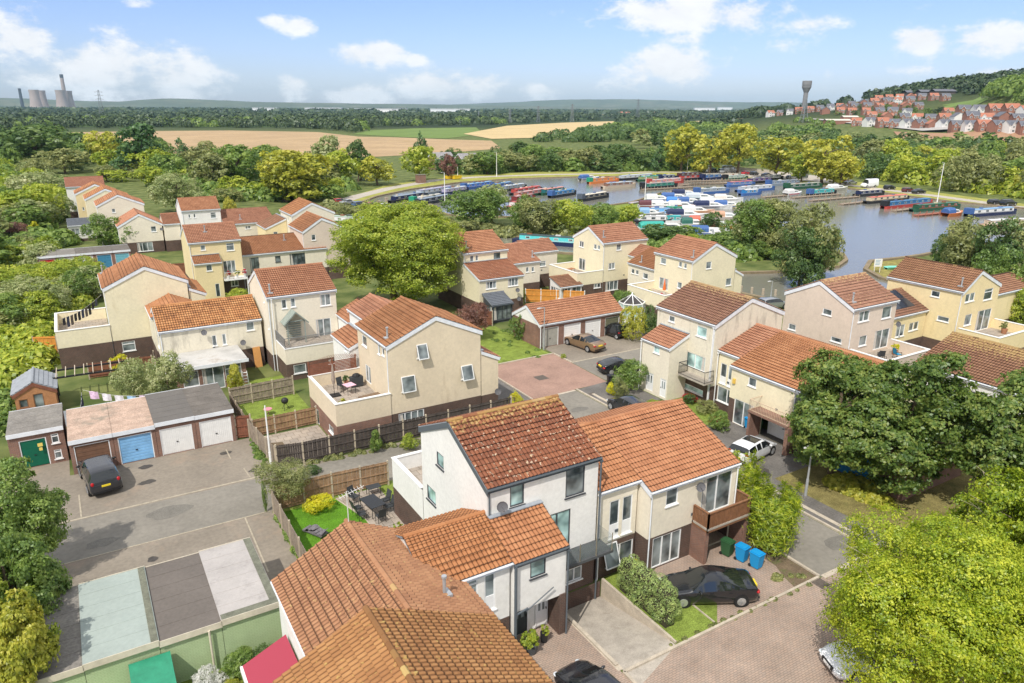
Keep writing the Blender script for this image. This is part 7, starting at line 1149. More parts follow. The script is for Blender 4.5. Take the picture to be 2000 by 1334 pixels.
for a in [('orange narrowboat with a green hood at the far quay', 1179, 357, 15, 8, OR, OR, (.5, .25, .12), CRM, GR), ('cream and brown narrowboat out in front of the orange one', 1209, 366, 15, 5, (.5, .42, .33), (.20, .11, .08), PALE, W_), ('long silver grey narrowboat behind the orange one', 1243, 350, 19, 5, BK, PALE, (.5, .55, .62)), ('pale green narrowboat with a teal roof', 1270, 353, 13, 3, DG, (.25, .32, .14), (.05, .34, .28), W_), ('red and white narrowboat lying behind the dark green one', 1300, 359, 18, 5, RD, (.55, .25, .22), (.6, .5, .5), W_, RD), ('dark green narrowboat with teal windows', 1288, 367, 16, 2, BK, (.02, .16, .12), (.3, .28, .27), (.2, .5, .45), BK), ('navy narrowboat with canvas hoods at the far quay', 1304, 351, 10, 2, NAVY, NAVY, GY, W_, NAVY), ('red narrowboat with a black roof at the far quay', 1350, 351, 14, 3, BK, RD, (.05, .05, .06), W_), ('black and red narrowboat right behind the red one', 1345, 346, 14, 3, BK, (.1, .03, .03), (.1, .1, .12), W_), ('navy tug style narrowboat at the far quay', 1391, 350, 12, 3, NAVY, (.05, .14, .36), GY, W_, NAVY), ('pale green narrowboat at the right of the far quay', 1437, 351, 13, 2, DG, (.40, .5, .42), (.45, .5, .5), W_, BK),
          ('slate blue narrowboat alone by the middle pontoon', 1391, 378, 14, -2, BL, GY, PALE, W_, BL), ('red roofed blue narrowboat by the middle pontoon', 1446, 364, 14, 0, BL, (.10, .18, .4), (.5, .15, .18), W_), ('purple black narrowboat in the back rank', 1484, 357, 14, 0, BK, PUR, (.18, .16, .22), W_), ('blue grey narrowboat in the back rank', 1530, 362, 16, -1, GY, (.18, .24, .34), (.3, .34, .42), W_, BL), ('dark green narrowboat with cream windows', 1570, 368, 18, -1, DG, (.02, .08, .05), (.4, .42, .36), W_, DG), ('white and pale blue narrowboat in the middle rank', 1476, 373, 17, -1, BL, PALE, (.6, .6, .62), W_), ('mid blue narrowboat half behind the waterside tree', 1466, 381, 9, -2, BL, (.03, .2, .45), W_, W_), ('teal narrowboat with a deep blue hood', 1606, 381, 13, 0, BK, TE, (.10, .42, .42), W_, BL), ('grey narrowboat in the crowded back rank', 1508, 351, 12, 0, BK, (.14, .15, .17), (.25, .25, .27), W_),
          ('navy narrowboat with white windows off the track', 1698, 382, 14, -1, BK, NAVY, (.55, .5, .45), W_), ('cream and navy narrowboat with a coral roof', 1733, 394, 20, 0, BK, CRM, (.62, .16, .10), NAVY), ('long royal blue narrowboat with white scrollwork', 1773, 403, 22, 0, RD, (.02, .12, .28), (.04, .16, .32), (.4, .5, .6), BK), ('green narrowboat with scarlet window panels', 1828, 410, 19, -5, DG, DG, (.05, .14, .08), (.65, .08, .04)), ('blue and white narrowboat under a royal blue cover at the right', 1936, 420, 18, -8, NAVY, W_, SKY, NAVY, BL), ('pale boat hull showing between the right hand trees', 1965, 443, 14, -15, (.5, .3, .2), (.6, .5, .4), W_, W_)]:
    narrowboat(*a[:9] if len(a) > 8 else a, group='narrowboats on the far moorings', cover=a[9] if len(a) > 9 else None)
narrowboat('bright turquoise wide boat on the canal behind the houses', 1076, 478, 15, -52, NAVY, (.10, .55, .58), (.06, .09, .10), W_, group='boats on the canal'); narrowboat('white canal boat behind the left houses', 690, 438, 12, -48, DG, W_, (.35, .45, .36), W_, group='boats on the canal')
ya = -33
for i, a in enumerate([('white and blue day cruiser flying a red flag', 1151, 352, 9, 5, W_, BL, BL), ('small cream cruiser by the right hand pontoon', 1636, 372, 9, -3, (.5, .5, .42), W_, None), ('white cruiser with a pink stripe on the middle pontoon', 1549, 382, 7, -2, W_, (.6, .6, .6), (.5, .1, .15)), ('little blue canopied boat by the brick pontoon', 1861, 422, 6, -8, OR, BL, None)]): cruiser(*a, group='cruisers in the marina')
for a in [('white cruiser furthest out from the boatyard', 1342, 384, 9, ya, W_, NAVY, None), ('pale blue cruiser with a blue sheet in the back row', 1322, 391, 9, ya, (.45, .6, .68), BL, BL), ('white cruiser at the left of the back row', 1288, 394, 8, ya, W_, W_, BL), ('pale aqua cruiser with a long cabin', 1372, 391, 10, ya, (.5, .62, .62), PALE, NAVY), ('cruiser under a bright blue tarpaulin', 1326, 400, 7, ya, W_, (.06, .22, .6), None), ('white cruiser with a folded royal blue hood', 1350, 400, 8, ya, W_, BL, BL), ('white cruiser with a maroon hood at the left end', 1277, 407, 8, ya, W_, (.12, .04, .05), MR), ('white cruiser right of the maroon hooded one', 1300, 407, 8, ya, W_, W_, (.2, .2, .2)), ('pink and white cruiser in the middle of the yard', 1334, 408, 8, ya, (.6, .45, .42), W_, RD), ('large white cruiser with navy windows and hood', 1391, 408, 10, ya, W_, NAVY, NAVY), ('larger white flybridge cruiser behind the navy hooded one', 1402, 402, 10, ya, W_, (.6, .62, .66), NAVY), ('royal blue covered cruiser right of the flybridge one', 1424, 407, 8, ya, CRM, BL, BL), ('white cruiser at the right of the back row', 1422, 394, 8, ya, W_, (.65, .6, .55), None),
          ('sleek white motor cruiser with a navy screen', 1342, 426, 10, ya, W_, NAVY, (.2, .25, .3)), ('white boat with an orange deck in the middle row', 1362, 418, 8, ya, (.6, .35, .22), W_, None), ('grey dinghy boat beside the slipway', 1272, 423, 6, ya, (.45, .45, .45), SKY, None), ('big white and green cruiser with a teal canopy at the front', 1306, 452, 13, ya + 6, W_, (.04, .36, .30), GR), ('dark green covered boat right of the big green cruiser', 1356, 444, 6, ya, W_, (.03, .13, .10), None), ('coral hooded boat near the dark tree', 1371, 440, 6, ya, (.5, .3, .2), (.55, .14, .09), None), ('white cruiser with blue covers in the front row', 1390, 461, 9, ya, W_, BL, BL), ('orange and white boat under the trees', 1410, 448, 8, ya, OR, (.5, .3, .2), None), ('small white cruiser at the front right', 1430, 466, 8, ya, W_, W_, RD), ('pale boat half hidden at the right of the yard', 1420, 430, 8, ya, (.55, .5, .45), (.5, .3, .2), None)]: cruiser(*a)
for a in [('sky blue narrowboat in the boatyard', 1284, 420, 10, ya + 2, SKY, (.15, .42, .75), SKY, W_), ('emerald green narrowboat in the boatyard', 1325, 417, 9, ya + 2, GR, GR, (.05, .3, .2), W_), ('white roofed narrowboat with black windows in the boatyard', 1276, 436, 10, ya + 2, BK, W_, (.7, .7, .72), BK), ('low turquoise sheeted boat in the boatyard', 1312, 436, 8, ya + 4, W_, (.05, .35, .36), (.05, .42, .42), W_)]: narrowboat(*a, group='boats packed in the boatyard basin')
# pontoons
PW = mat('pontoon_planks', (0.30, 0.24, 0.18), .9, 2, .25, .2, coords='World')
for (a, b_, lb) in [((1304, 378), (1372, 372), 'timber pontoon end left of the slate blue boat'), ((1255, 372), (1352, 367), 'timber pontoon below the dark green boat'), ((1330, 363), (1440, 357), 'timber pontoon in the middle of the far boats'), ((1340, 356), (1470, 352), 'timber pontoon furthest from the near houses'), ((1548, 388), (1640, 381), 'timber pontoon below the teal boat'), ((1582, 394), (1676, 386), 'second timber pontoon right of the teal boat'), ((1642, 401), (1690, 396), 'short pontoon left of the coral roofed boat'), ((1745, 414), (1782, 410), 'short pontoon before the green and scarlet boat'), ((1788, 423), (1852, 417), 'brick red pontoon in front of the green and scarlet boat'), ((1490, 387), (1540, 383), 'pontoon stub by the waterside tree'), ((1345, 340 + 22), (1420, 359), 'narrow pontoon behind the middle one')]:
    A = spot(*a); B_ = spot(*b_); g = Geo(); mid = (A + B_) / 2; d = (B_ - A); n_ = int(d.length / .5); rd_ = 'brick' in lb
    g.beam(A + Vector((0, 0, .35)), B_ + Vector((0, 0, .35)), 1.3, .12); g.beam(A + Vector((0, 0, .2)), B_ + Vector((0, 0, .2)), 1.1, .25)
    for i in range(0, n_, 5): q = A + d * i / n_; g.bar(q + Vector((0, .7, -.1)), q + Vector((0, .7, 1.0)), .09, n=6); g.bar(q + Vector((0, -.7, -.1)), q + Vector((0, -.7, .9)), .09, n=6)
    solo(g, 'pontoon', mat('red_brown_pontoon', (.32, .12, .08), .9, 2, .2) if rd_ else PW, (mid.x, mid.y, 0), lb, 'pontoon', 'pontoons')
# marks on the ground: oil, patches and iron covers
OIL = mat('oil_stain', (.07, .062, .055), .7, 3, .3, .2, coords='World'); IRON = mat('cast_iron', (.11, .09, .075), .7, 8, .3); PATCH = mat('tar_patch', (.165, .155, .135), .9, 1, .15, .2, coords='World'); rk = random.Random(9)
for (px, py, w, h_, m_, nm) in ((285, 912, .5, .35, OIL, 'oil_stain'), (288, 942, .6, .35, OIL, 'oil_stain'), (500, 918, .5, .3, OIL, 'oil_stain'), (440, 885, .5, .3, OIL, 'oil_stain'), (298, 1093, .3, .3, OIL, 'oil_stain'), (1480, 925, 1.1, .8, OIL, 'oil_stain'), (330, 1000, 1.4, .8, PATCH, 'tarmac_patch'), (200, 1060, 1.0, .5, PATCH, 'tarmac_patch'), (1130, 800, .9, .5, PATCH, 'tarmac_patch'), (1640, 1060, 1.2, .7, PATCH, 'tarmac_patch')):
    p = spot(px, py); n_ = 14; sheet(nm, [(p.x + w * (.75 + .35 * rk.random()) * math.cos(2 * PI * i / n_), p.y + h_ * (.75 + .35 * rk.random()) * math.sin(2 * PI * i / n_)) for i in range(n_)], 0.02, m_)
for (px, py, w, m_) in ((1057, 738, .55, IRON), (1603, 1140, .35, IRON), (1157, 770, .3, IRON), (1010, 1295, .3, IRON)): p = spot(px, py); sheet('manhole_cover', [(p.x - w, p.y - w), (p.x + w, p.y - w), (p.x + w, p.y + w), (p.x - w, p.y + w)], 0.024, m_)
# ------------------------------------------------------------------ fences, lamps, bins and garden things
fence('dark weathered panel fence with concrete posts along the footpath', [(9.55, 47.55), (11.3, 47.15), (28.2, 46.95)], 1.7, WOODD)
fence('brown panel fence with concrete posts closing the left end of the beige house yard', [(9.5, 47.6), (8.9, 53.2), (8.8, 59.5)], 1.6, WOODG)
fence('orange brown panel fence across the yard of the beige house', [(9.2, 53.3), (14.1, 53.4)], 1.5, WOODF)
fence('grey brown fence behind the raised patio of the beige house', [(8.9, 60.4), (14.2, 60.6)], 1.7, WOODG)
fence('tall brown fence between the footpath and the patio garden', [(8.0, 41.65), (11.6, 41.6), (15.3, 41.3)], 1.75, WOODF)
fence('weathered fence between the parking bays and the lawn', [(7.85, 29.6), (7.85, 35.5), (7.85, 41.5)], 1.6, WOODG)
fence('red brown gate and panel beside the white garage door', [(8.05, 53.7), (9.1, 53.4)], 1.9, WOODR, panelw=1.1)
fence('red brown fence with pale posts behind the far garages', [(9.0, 117.5), (13.6, 116.5)], 1.8, WOODR)
fence('bright orange panel fence beside the white conservatory', [(48.6, 77.4), (51.8, 75.0), (54.5, 72.6)], 1.8, WOODO, WHITE)
fence('dark fence behind the copper tree', [(36.4, 71.5), (39.6, 70.2)], 1.8, WOODR); fence('short fence left of the garage block', [(51.3, 62.6), (52.3, 65.5)], 1.6, WOODR)
fence('dark fence with pale posts dividing the gardens under the gold shrub', [(4.4, 70.6), (4.6, 74.5)], 1.6, WOODD); fence('red brown fence beside the pergola', [(-1.0, 73.8), (4.3, 73.4)], 1.5, WOODR); fence('orange panel at the left foot of the washing terrace', [(-5.4, 84.5), (-3.4, 83.6)], 1.9, WOODO, POSTC)
fence('pale fence by the marina vans', [spot(1432, 334)[:2], spot(1512, 342)[:2]], 1.8, mat('pale_boards', (.5, .46, .4), .9, 1, .15), panelw=6); fence('red rail fence by the canal lawn', [spot(1018, 452)[:2], spot(1058, 458)[:2]], 1.1, WOODR)
def lamp(px, pyt, pyb, label, arm=.5, m=None, group='street lamps', r0=.07, head=1):
    p = spot(px[1], pyb); d = view_dir(px[0], pyt); dist = math.hypot(p.x, p.y); h = CAMH + d.z / math.hypot(d.x, d.y) * dist; r = empty('street_lamp', p, label, 'street lamp', group)
    g = Geo(); g.bar((0, 0, 0), (0, 0, 1.2), r0 * 1.3, 0, 8); g.bar((0, 0, 1.2), (0, 0, h), r0, 0, 8, r0 * .6); g.build('pole', m or STEEL, r)
    if head: g = Geo(); g.bar((0, 0, h), (-arm, -.1, h + .06), .03); g.ball((-arm - .2, -.1, h + .05), .32, .12, .07); g.build('lantern', mat('lantern_grey', (.5, .5, .5), .4, 0, 0), r)
    return r
lamp((1582, 1573), 868, 968, 'lamp post at the kerb by the leftmost sycamore'); lamp((1063, 1062), 601, 683, 'lamp post at the corner of the tiled garage block'); lamp((521, 530), 792, 913, 'slim pale pole at the corner of the dark panel fence', head=0, m=WHITE); lamp((1511, 1503), 549, 600, 'lamp post by the water behind the pinkish house'); lamp((446, 449), 516, 563, 'lamp post before the yellow porch house'); lamp((392, 396), 470, 512, 'lamp post beyond the red brown fence'); lamp((0, 6), 490, 525, 'lamp post at the left edge by the far garages')
MG = 'tall marina floodlight poles'
for a in [((970, 970), 297, 345, 'tall pole at the marina, behind the round trees'), ((1344, 1342), 288, 334, 'tall pole left of the white van at the marina head'), ((1566, 1559), 298, 354, 'tall pole at the middle of the marina'), ((1846, 1830), 318, 396, 'tallest leaning looking pole over the royal blue boat'), ((1261, 1259), 345, 396, 'pole on the grass tip of the boatyard'), ((868, 869), 337, 395, 'pole on the left moorings'), ((894, 894), 326, 350, 'short pole on the left bank')]: lamp(*a, group=MG, m=WHITE, r0=.12, arm=.6)
def bin_(x, y, rz, m, label, lid=None, no=False):
    r = empty('wheelie_bin', (x, y, .02), label, 'wheelie bin', None, rz); r.scale = (.9, .9, .92); g = Geo(); b0 = len(g.v)
    for z, a, c in ((.06, .23, .26), (.95, .29, .35)): g.v += [(-a, -c, z), (a, -c, z), (a, c, z), (-a, c, z)]
    g.f += [(0, 1, 5, 4), (1, 2, 6, 5), (2, 3, 7, 6), (3, 0, 4, 7), (3, 2, 1, 0)]; g.m = [0] * 5; g.build('body', m, r); g = Geo(); g.box(-.31, .31, -.38, .36, .95, 1.0); g.box(-.26, .26, -.3, .3, 1.0, 1.05); g.bar((-.27, .40, .98), (.27, .40, .98), .025); g.build('lid', lid or m, r)
    for s in (-1, 1): g = Geo(); g.bar((s * .2, .3, .1), (s * .27, .3, .1), .1, 0, 10); g.build('wheel', TYRE, r)
    return r
BB = mat('bin_blue', (0.01, 0.28, 0.62), .5, 0, 0); BG = mat('bin_green', (0.03, 0.10, 0.04), .5, 0, 0)
bin_(28.75, 24.1, .2, BG, 'dark green wheelie bin at the side of the balcony house'); bin_(29.05, 23.3, .15, BB, 'blue wheelie bin next to the green one'); bin_(29.25, 22.45, .1, BB, 'blue wheelie bin nearest the black saloon'); p = spot(1459, 838); bin_(p.x + .2, p.y, 1.5, BB, 'blue wheelie bin by the glazed door of the cream terraced house'); bin_(p.x + .3, p.y - .7, 1.5, BG, 'green wheelie bin behind the white hatchback'); p = spot(1192, 752); bin_(p.x, p.y, 1.2, BLACK, 'black wheelie bin between the black coupe and the golden shrub')
# patio of the white house
def chair(x, y, rz, label, m, z=.02, grp='chairs round the black patio table'):
    r = empty('garden_chair', (x, y, z), label, 'chair', grp, rz); g = Geo(); g.box(-.25, .25, -.24, .24, .40, .44); g.build('seat', m, r); g = Geo(); g.face([(-.25, .24, .44), (.25, .24, .44), (.25, .38, 1.0), (-.25, .38, 1.0)]); g.face([(-.25, .27, .44), (-.25, .41, 1.0), (.25, .41, 1.0), (.25, .27, .44)]); g.build('backrest', m, r)
    for (sx, sy) in ((-1, -1), (1, -1), (-1, 1), (1, 1)): g = Geo(); g.bar((sx * .24, sy * .23, 0), (sx * .24, sy * .23, .64 if sy < 0 else .5), .018, n=5); g.build('leg', BLACK, r)
    for s in (-1, 1): g = Geo(); g.bar((s * .26, -.23, .64), (s * .26, .3, .66), .02, n=5); g.build('armrest', BLACK, r)
    return r
CH = mat('charcoal_mesh', (.045, .05, .055), .7, 0, 0)
def table(x, y, rz, w, d, label, m, h=.74, z=.02, name='garden_table'):
    r = empty(name, (x, y, z), label, 'table', None, rz); g = Geo(); g.box(-w / 2, w / 2, -d / 2, d / 2, h - .03, h); g.build('tabletop', m, r)
    for (sx, sy) in ((-1, -1), (1, -1), (-1, 1), (1, 1)): g = Geo(); g.bar((sx * (w / 2 - .06), sy * (d / 2 - .06), 0), (sx * (w / 2 - .06), sy * (d / 2 - .06), h - .03), .022, n=5); g.build('leg', BLACK, r)
    return r
table(13.2, 38.6, .15, 1.0, 1.6, 'black glass patio table set with chairs beside the white house', mat('black_glass_top', (.012, .014, .018), .08, 0, 0))
for (x, y, a, lb) in ((12.3, 38.9, 1.7, 'mesh chair on the lawn side of the black patio table, far end'), (12.3, 38.1, 1.5, 'mesh chair on the lawn side of the black patio table, near end'), (14.1, 38.9, -1.4, 'mesh chair on the house side of the black patio table, far end'), (14.05, 38.1, -1.5, 'mesh chair on the house side of the black patio table, near end'), (13.2, 37.3, 3.2, 'mesh chair at the near end of the black patio table'), (12.6, 40.3, .4, 'high backed recliner chair by the tall brown fence')): chair(x, y, a, lb, CH)
table(14.0, 40.6, 0, .9, .6, 'small dark side table by the tall brown fence', CH, .6)
def bench(x, y, rz, label):
    r = empty('garden_bench', (x, y, .02), label, 'bench', None, rz); W2 = mat('bench_wood', (.24, .12, .06), .7, 3, .2); g = Geo()
    for k in range(4): g.box(-.7, .7, -.2 + k * .12, -.11 + k * .12, .42, .45)
    g.build('seat', W2, r); g = Geo()
    for k in range(3): g.box(-.7, .7, .28 + k * .02, .31 + k * .02, .55 + k * .13, .64 + k * .13)
    g.build('backrest', W2, r)
    for s in (-1, 1): g = Geo(); g.bar((s * .68, -.2, 0), (s * .68, -.2, .6), .03, n=5); g.bar((s * .68, .28, 0), (s * .68, .34, .92), .03, n=5); g.bar((s * .68, -.2, .6), (s * .68, .3, .62), .025, n=5); g.build('leg', BLACK, r)
bench(13.95, 34.2, -PI / 2, 'slatted wooden bench against the brick base of the white house')
def pot(x, y, z, r_, h, m, pk, label, fs=.5, n=900, leaf=.05, kind='light'):
    r = empty('potted_plant', (x, y, z), label, 'plant pot'); g = Geo(); g.bar((0, 0, 0), (0, 0, h), r_ * .75, 0, 12, r_); g.build('pot', m, r); me = crown('foliage', n, leaf / fs, 'bush', int(x * 10 + y), nl=14); me.materials.append(LEAF[kind]); me.transform(Matrix.Diagonal((fs, fs, fs, 1))); o = bpy.data.objects.new('foliage', me); COL.objects.link(o); o.parent = r; o.location.z = h * .85; return r
TC = mat('terracotta_pot', (.38, .18, .10), .8, 3, .15); pot(13.5, 35.3, .02, .3, .4, TC, 0, 'round flower pot at the end of the slatted bench', .6); pot(13.9, 33.0, .02, .25, .35, TC, 0, 'small planter by the white house wall', .5, kind='yellow')
pot(15.1, 23.2, .02, .32, .45, mat('grey_planter', (.08, .085, .09), .7, 0, 0), 0, 'fresh green shrub in a grey planter by the dark front door', .95, 2500, .06, 'light'); pot(16.0, 23.5, .02, .2, .5, BLACK, 0, 'tall black pot beside the grey planter', .5, 800, .05, 'light'); pot(22.9, 25.6, .02, .3, .4, TC, 0, 'terracotta pot under the clipped bush by the brick wall', .4, 500, .05, 'mid'); pot(18.8, 36.8, 2.89, .25, .3, TC, 0, 'spiky plant in the corner of the white roof terrace', .9, 900, .07, 'pale')
# lounger, shed in the garden
r = empty('sun_lounger', (9.4, 38.0, .02), 'grey curved sun lounger on the bright lawn', 'sun lounger', None, .5); g = Geo()
for k in range(7): a0 = k / 7; z0 = [.5, .32, .25, .3, .42, .36, .2, .1][k]; z1 = [.5, .32, .25, .3, .42, .36, .2, .1][k + 1]; g.face([(-.3, 1.6 * a0 - .8, z1 + .5 * (a0 < 0)), (.3, 1.6 * a0 - .8, z0), (.3, 1.6 * (a0 + 1 / 7) - .8, z1), (-.3, 1.6 * (a0 + 1 / 7) - .8, z1)])
g.box(-.3, .3, -.75, .75, .12, .2); g.build('cushion', mat('grey_cushion', (.16, .15, .16), .9, 8, .4), r); g = Geo(); g.bar((-.28, -.7, 0), (-.28, -.7, .2), .02); g.bar((.28, -.7, 0), (.28, -.7, .2), .02); g.bar((-.28, .6, 0), (-.28, .6, .2), .02); g.bar((.28, .6, 0), (.28, .6, .2), .02); g.build('frame', BLACK, r)
house('small dark roofed shed in the garden corner behind the near roof', 8.5, 10.4, 30.2, 32.0, 'X', 1.7, 31.1, 2.15, 1.7, WOODD, mat('black_felt', (.035, .037, .042), .8, 2, .1), -9, [], cat='shed', name='shed', fine=2, fasc=GREYF)
# green tented log store and hydrangea next to the green wall
r = empty('garden_tent', (.4, 28.3, 0), 'green plastic lean to tent against the green painted wall', 'tent'); g = Geo(); A_ = [(-.5, 27.5), (1.0, 27.5), (1.0, 29.3), (-.5, 29.3)]; g.face([(-.9, 27.6, 0), (-.9, 27.6, 1.5), (-.9, 29.3, 1.9), (-.9, 29.3, 0)]); g.face([(.7, 27.6, 0), (.7, 29.3, 0), (.7, 29.3, 1.9), (.7, 27.6, 1.5)]); g.face([(-.9, 27.6, 0), (.7, 27.6, 0), (.7, 27.6, 1.5), (-.9, 27.6, 1.5)]); g.face([(-.9, 27.6, 1.5), (.7, 27.6, 1.5), (.7, 29.3, 1.9), (-.9, 29.3, 1.9)]); g.build('cover', mat('green_pvc', (.03, .24, .14), .4, 2, .2), r, (.4, 28.3, 0))
place_tree((1.9, 28.2, 0), 1.5, 1.35, 'hydr', 'bush', 'mid', 'white hydrangea in bloom by the green painted wall', cat='hydrangea', name='hydrangea'); place_tree((3.2, 28.6, 0), 1.8, 1.4, 'mid', 'bush', 'mid', 'leafy shrub between the hydrangea and the red awning'); place_tree((4.3, 28.3, 0), 1.6, 1.5, 'dark', 'bush', 'mid', 'dark shrub in the corner above the red awning'); place_tree((2.6, 27.4, 0), 1.2, .9, 'yellow', 'bush', 'mid', 'yellow flowered shrub beside the red awning')
g = Geo(); g.bar((2.3, 29.3, 0), (2.3, 29.3, 2.25), .05, 0, 8); solo(g, 'drainpipe', GUT, (2.3, 29.3, 0), 'cream drainpipe down the green painted wall', 'drainpipe')
# beige terrace furniture
tz = 2.48
table(16.6, 52.4, .2, .8, .8, 'small table under a pink and white cloth on the beige terrace', mat('pink_white_cloth', (.75, .45, .55), .9, 12, .4), z=tz); chair(16.3, 53.4, .3, 'dark chair behind the cloth covered terrace table', CH, tz, 'chairs on the beige terrace')
r = empty('parasol', (15.4, 52.5, tz), 'closed taupe parasol on its base on the beige terrace', 'parasol'); g = Geo(); g.bar((0, 0, 0), (0, 0, 2.6), .025); g.box(-.45, .45, -.35, .35, 0, .08); g.build('pole', BLACK, r); g = Geo(); g.bar((0, 0, 1.0), (0, 0, 1.35), .10, 0, 8, .16); g.bar((0, 0, 1.35), (0, 0, 2.6), .16, 0, 8, .05); g.build('canopy', mat('taupe_cloth', (.32, .26, .22), .9, 5, .2), r)
r = empty('planter_box', (17.3, 49.6, tz), 'large dark planter box with a lid by the terrace parapet', 'storage box', None, .1); g = Geo(); g.box(-.8, .8, -.4, .4, 0, .55); g.build('body', mat('rattan_brown', (.07, .04, .03), .7, 10, .3), r); g = Geo(); g.box(-.84, .84, -.44, .44, .55, .6); g.build('lid', mat('brown_glass', (.16, .1, .06), .15, 0, 0), r)
r = empty('barbecue', (17.6, 53.6, tz), 'black barbecue by the terrace door of the beige house', 'barbecue'); g = Geo(); g.box(-.5, .5, -.25, .25, .05, .85); g.build('cabinet', CH, r); g = Geo(); g.ball((0, 0, .9), .35, .28, .22); g.build('lid', BLACK, r)
pot(15.1, 49.4, tz, .25, .3, BLACK, 0, 'yellow green potted plant in the corner of the beige terrace', .8, 900, .07, 'yellow'); pot(17.0, 54.4, tz, .2, .3, TC, 0, 'dark leafed pot plant by the red trellis', .7, 600, .07, 'dark')
r = empty('trellis_screen', (16.2, 55.2, tz), 'red brown trellis screen on the back of the beige terrace', 'screen'); g = Geo()
for k in range(9): g.beam((-1.9, 0, .9 + k * .12), (1.9, 0, .9 + k * .12), .03, .09)
for k in range(26): x = -1.9 + k * .15; zt2 = 2.0 + .35 * math.sin((x + 1.9) / 3.8 * PI); g.beam((x, .02, 1.95), (x + .3, .02, zt2 + .1), .02, .03); g.beam((x + .3, -.02, 1.95), (x, -.02, zt2 + .1), .02, .03)
for x in (-1.95, 0, 1.95): g.beam((x, 0, 0), (x, 0, 2.2), .09, .09)
g.build('lattice', WOODR, r)
# washing lines
def wash(label, a, b_, cols, z0=1.9, drop=.7, n=9, seed=1):
    a = Vector(a); b_ = Vector(b_); rr = random.Random(seed); r = empty('washing_line', (a.x, a.y, 0), label, 'washing line'); g = Geo(); o3 = (a.x, a.y, 0); sag = lambda t: -.35 * math.sin(PI * t); P_ = lambda t: a + (b_ - a) * t + Vector((0, 0, sag(t)))
    for i in range(12): g.bar(P_(i / 12), P_((i + 1) / 12), .008, n=4)
    g.build('line', WHITE, r, o3); d = (b_ - a).normalized()
    for i in range(n):
        t = .08 + .84 * i / n; w = .45 * .84 / n * (b_ - a).length * 1.6; q = P_(t); e = q + d * w; h = drop * rr.uniform(.7, 1.2); g = Geo(); m_ = len(g.v); nn_ = Vector((-d.y, d.x, 0)) * .03
        for j in range(4):
            for k in range(3): v = q + (e - q) * j / 3 + nn_ * math.sin(j * 2 + k) * 2 - Vector((0, 0, h * k / 2)); g.v.append(tuple(v))
        for j in range(3):
            for k in range(2): g.f.append((j * 3 + k, j * 3 + k + 1, j * 3 + k + 4, j * 3 + k + 3)); g.m.append(0)
        g.build('garment', mat('cloth_%d' % (hash_(str(cols[i % len(cols)])) % 40), cols[i % len(cols)], .9, 6, .15), r, o3)
wash('line of dark clothes strung above the side terrace of the yellow gabled house', (-2.7, 79.2, 4.6), (1.2, 84.5, 5.4), [(.03, .03, .035), (.05, .06, .1), (.12, .1, .09), (.03, .03, .03)], n=10, drop=.9)
wash('pink and white washing over the lawn behind the garages', (-1.5, 64.6, 2.2), (3.6, 61.6, 1.9), [(.7, .5, .68), (.75, .72, .78), (.72, .7, .75), (.35, .55, .8)], n=5, drop=.8, seed=4); wash('dark garments hanging beside the pink washing', (-1.6, 64.3, 2.1), (-1.9, 61.2, 1.9), [(.03, .035, .06)], n=5, drop=.8, seed=6)
# pergola
r = empty('pergola', (-1.0, 69.3, 0), 'brown pergola with pale rafters behind the washing', 'pergola'); g = Geo()
for (x, y) in ((-3.4, 68.5), (2.2, 68.2), (-3.4, 70.6), (2.2, 70.3)): g.beam((x, y, 0), (x, y, 2.3), .1, .1)
g.beam((-3.6, 68.5, 2.3), (2.6, 68.2, 2.3), .08, .16); g.beam((-3.6, 70.6, 2.3), (2.6, 70.3, 2.3), .08, .16); g.build('frame', BLACK, r, (-1, 69.3, 0)); g = Geo()
for k in range(9): x = -3.3 + k * .68; g.beam((x, 68.2, 2.42), (x + .05, 70.9, 2.42), .06, .1)
g.build('rafters', mat('pale_rafter', (.5, .42, .33), .8, 3, .2), r, (-1, 69.3, 0))
g = Geo(); g.box(-.35, .35, -.02, .02, 0, 2.0); s_ = g.build('leaning_board', mat('orange_board', (.6, .3, .1), .8, 3, .1), None); s_.location = (13.2, 69.35, 0); s_.rotation_euler = (-.18, 0, .1); tag(s_, 'orange board leaning on the brick wall of the long white house', 'board')
r = empty('stepladder', (11.0, 64.6, .02), 'white stepladder outside the garden room', 'stepladder'); g = Geo()
for s in (-1, 1): g.bar((s * .25, -.3, 0), (s * .18, 0, 1.5), .025); g.bar((s * .25, .3, 0), (s * .18, 0, 1.5), .02)
g.build('rails', UPVC, r); g = Geo()
for k in range(5): g.box(-.24 + k * .012, .24 - k * .012, -.28 + k * .06, -.16 + k * .06, .25 + k * .27, .28 + k * .27)
g.build('treads', UPVC, r)
r = empty('kettle_barbecue', (12.7, 57.6, 0), 'kettle barbecue on the raised patio behind the yard fence', 'barbecue'); g = Geo(); g.ball((0, 0, .8), .3, .3, .28); g.build('bowl', BLACK, r)
for k in range(3): g = Geo(); g.bar((0, 0, .7), (.35 * math.cos(k * 2.1), .35 * math.sin(k * 2.1), 0), .02); g.build('leg', BLACK, r)
g = Geo(); g.bar((0, 0, 0), (0, 0, .5), .03); r = empty('garden_stand', (11.2, 57.2, 0), 'pink topped round garden stand on the raised patio', 'garden stand'); g.bar((0, 0, .5), (0, 0, .55), .35, 0, 12); g.build('stand', mat('pink_pot', (.6, .25, .3), .7, 0, 0), r)
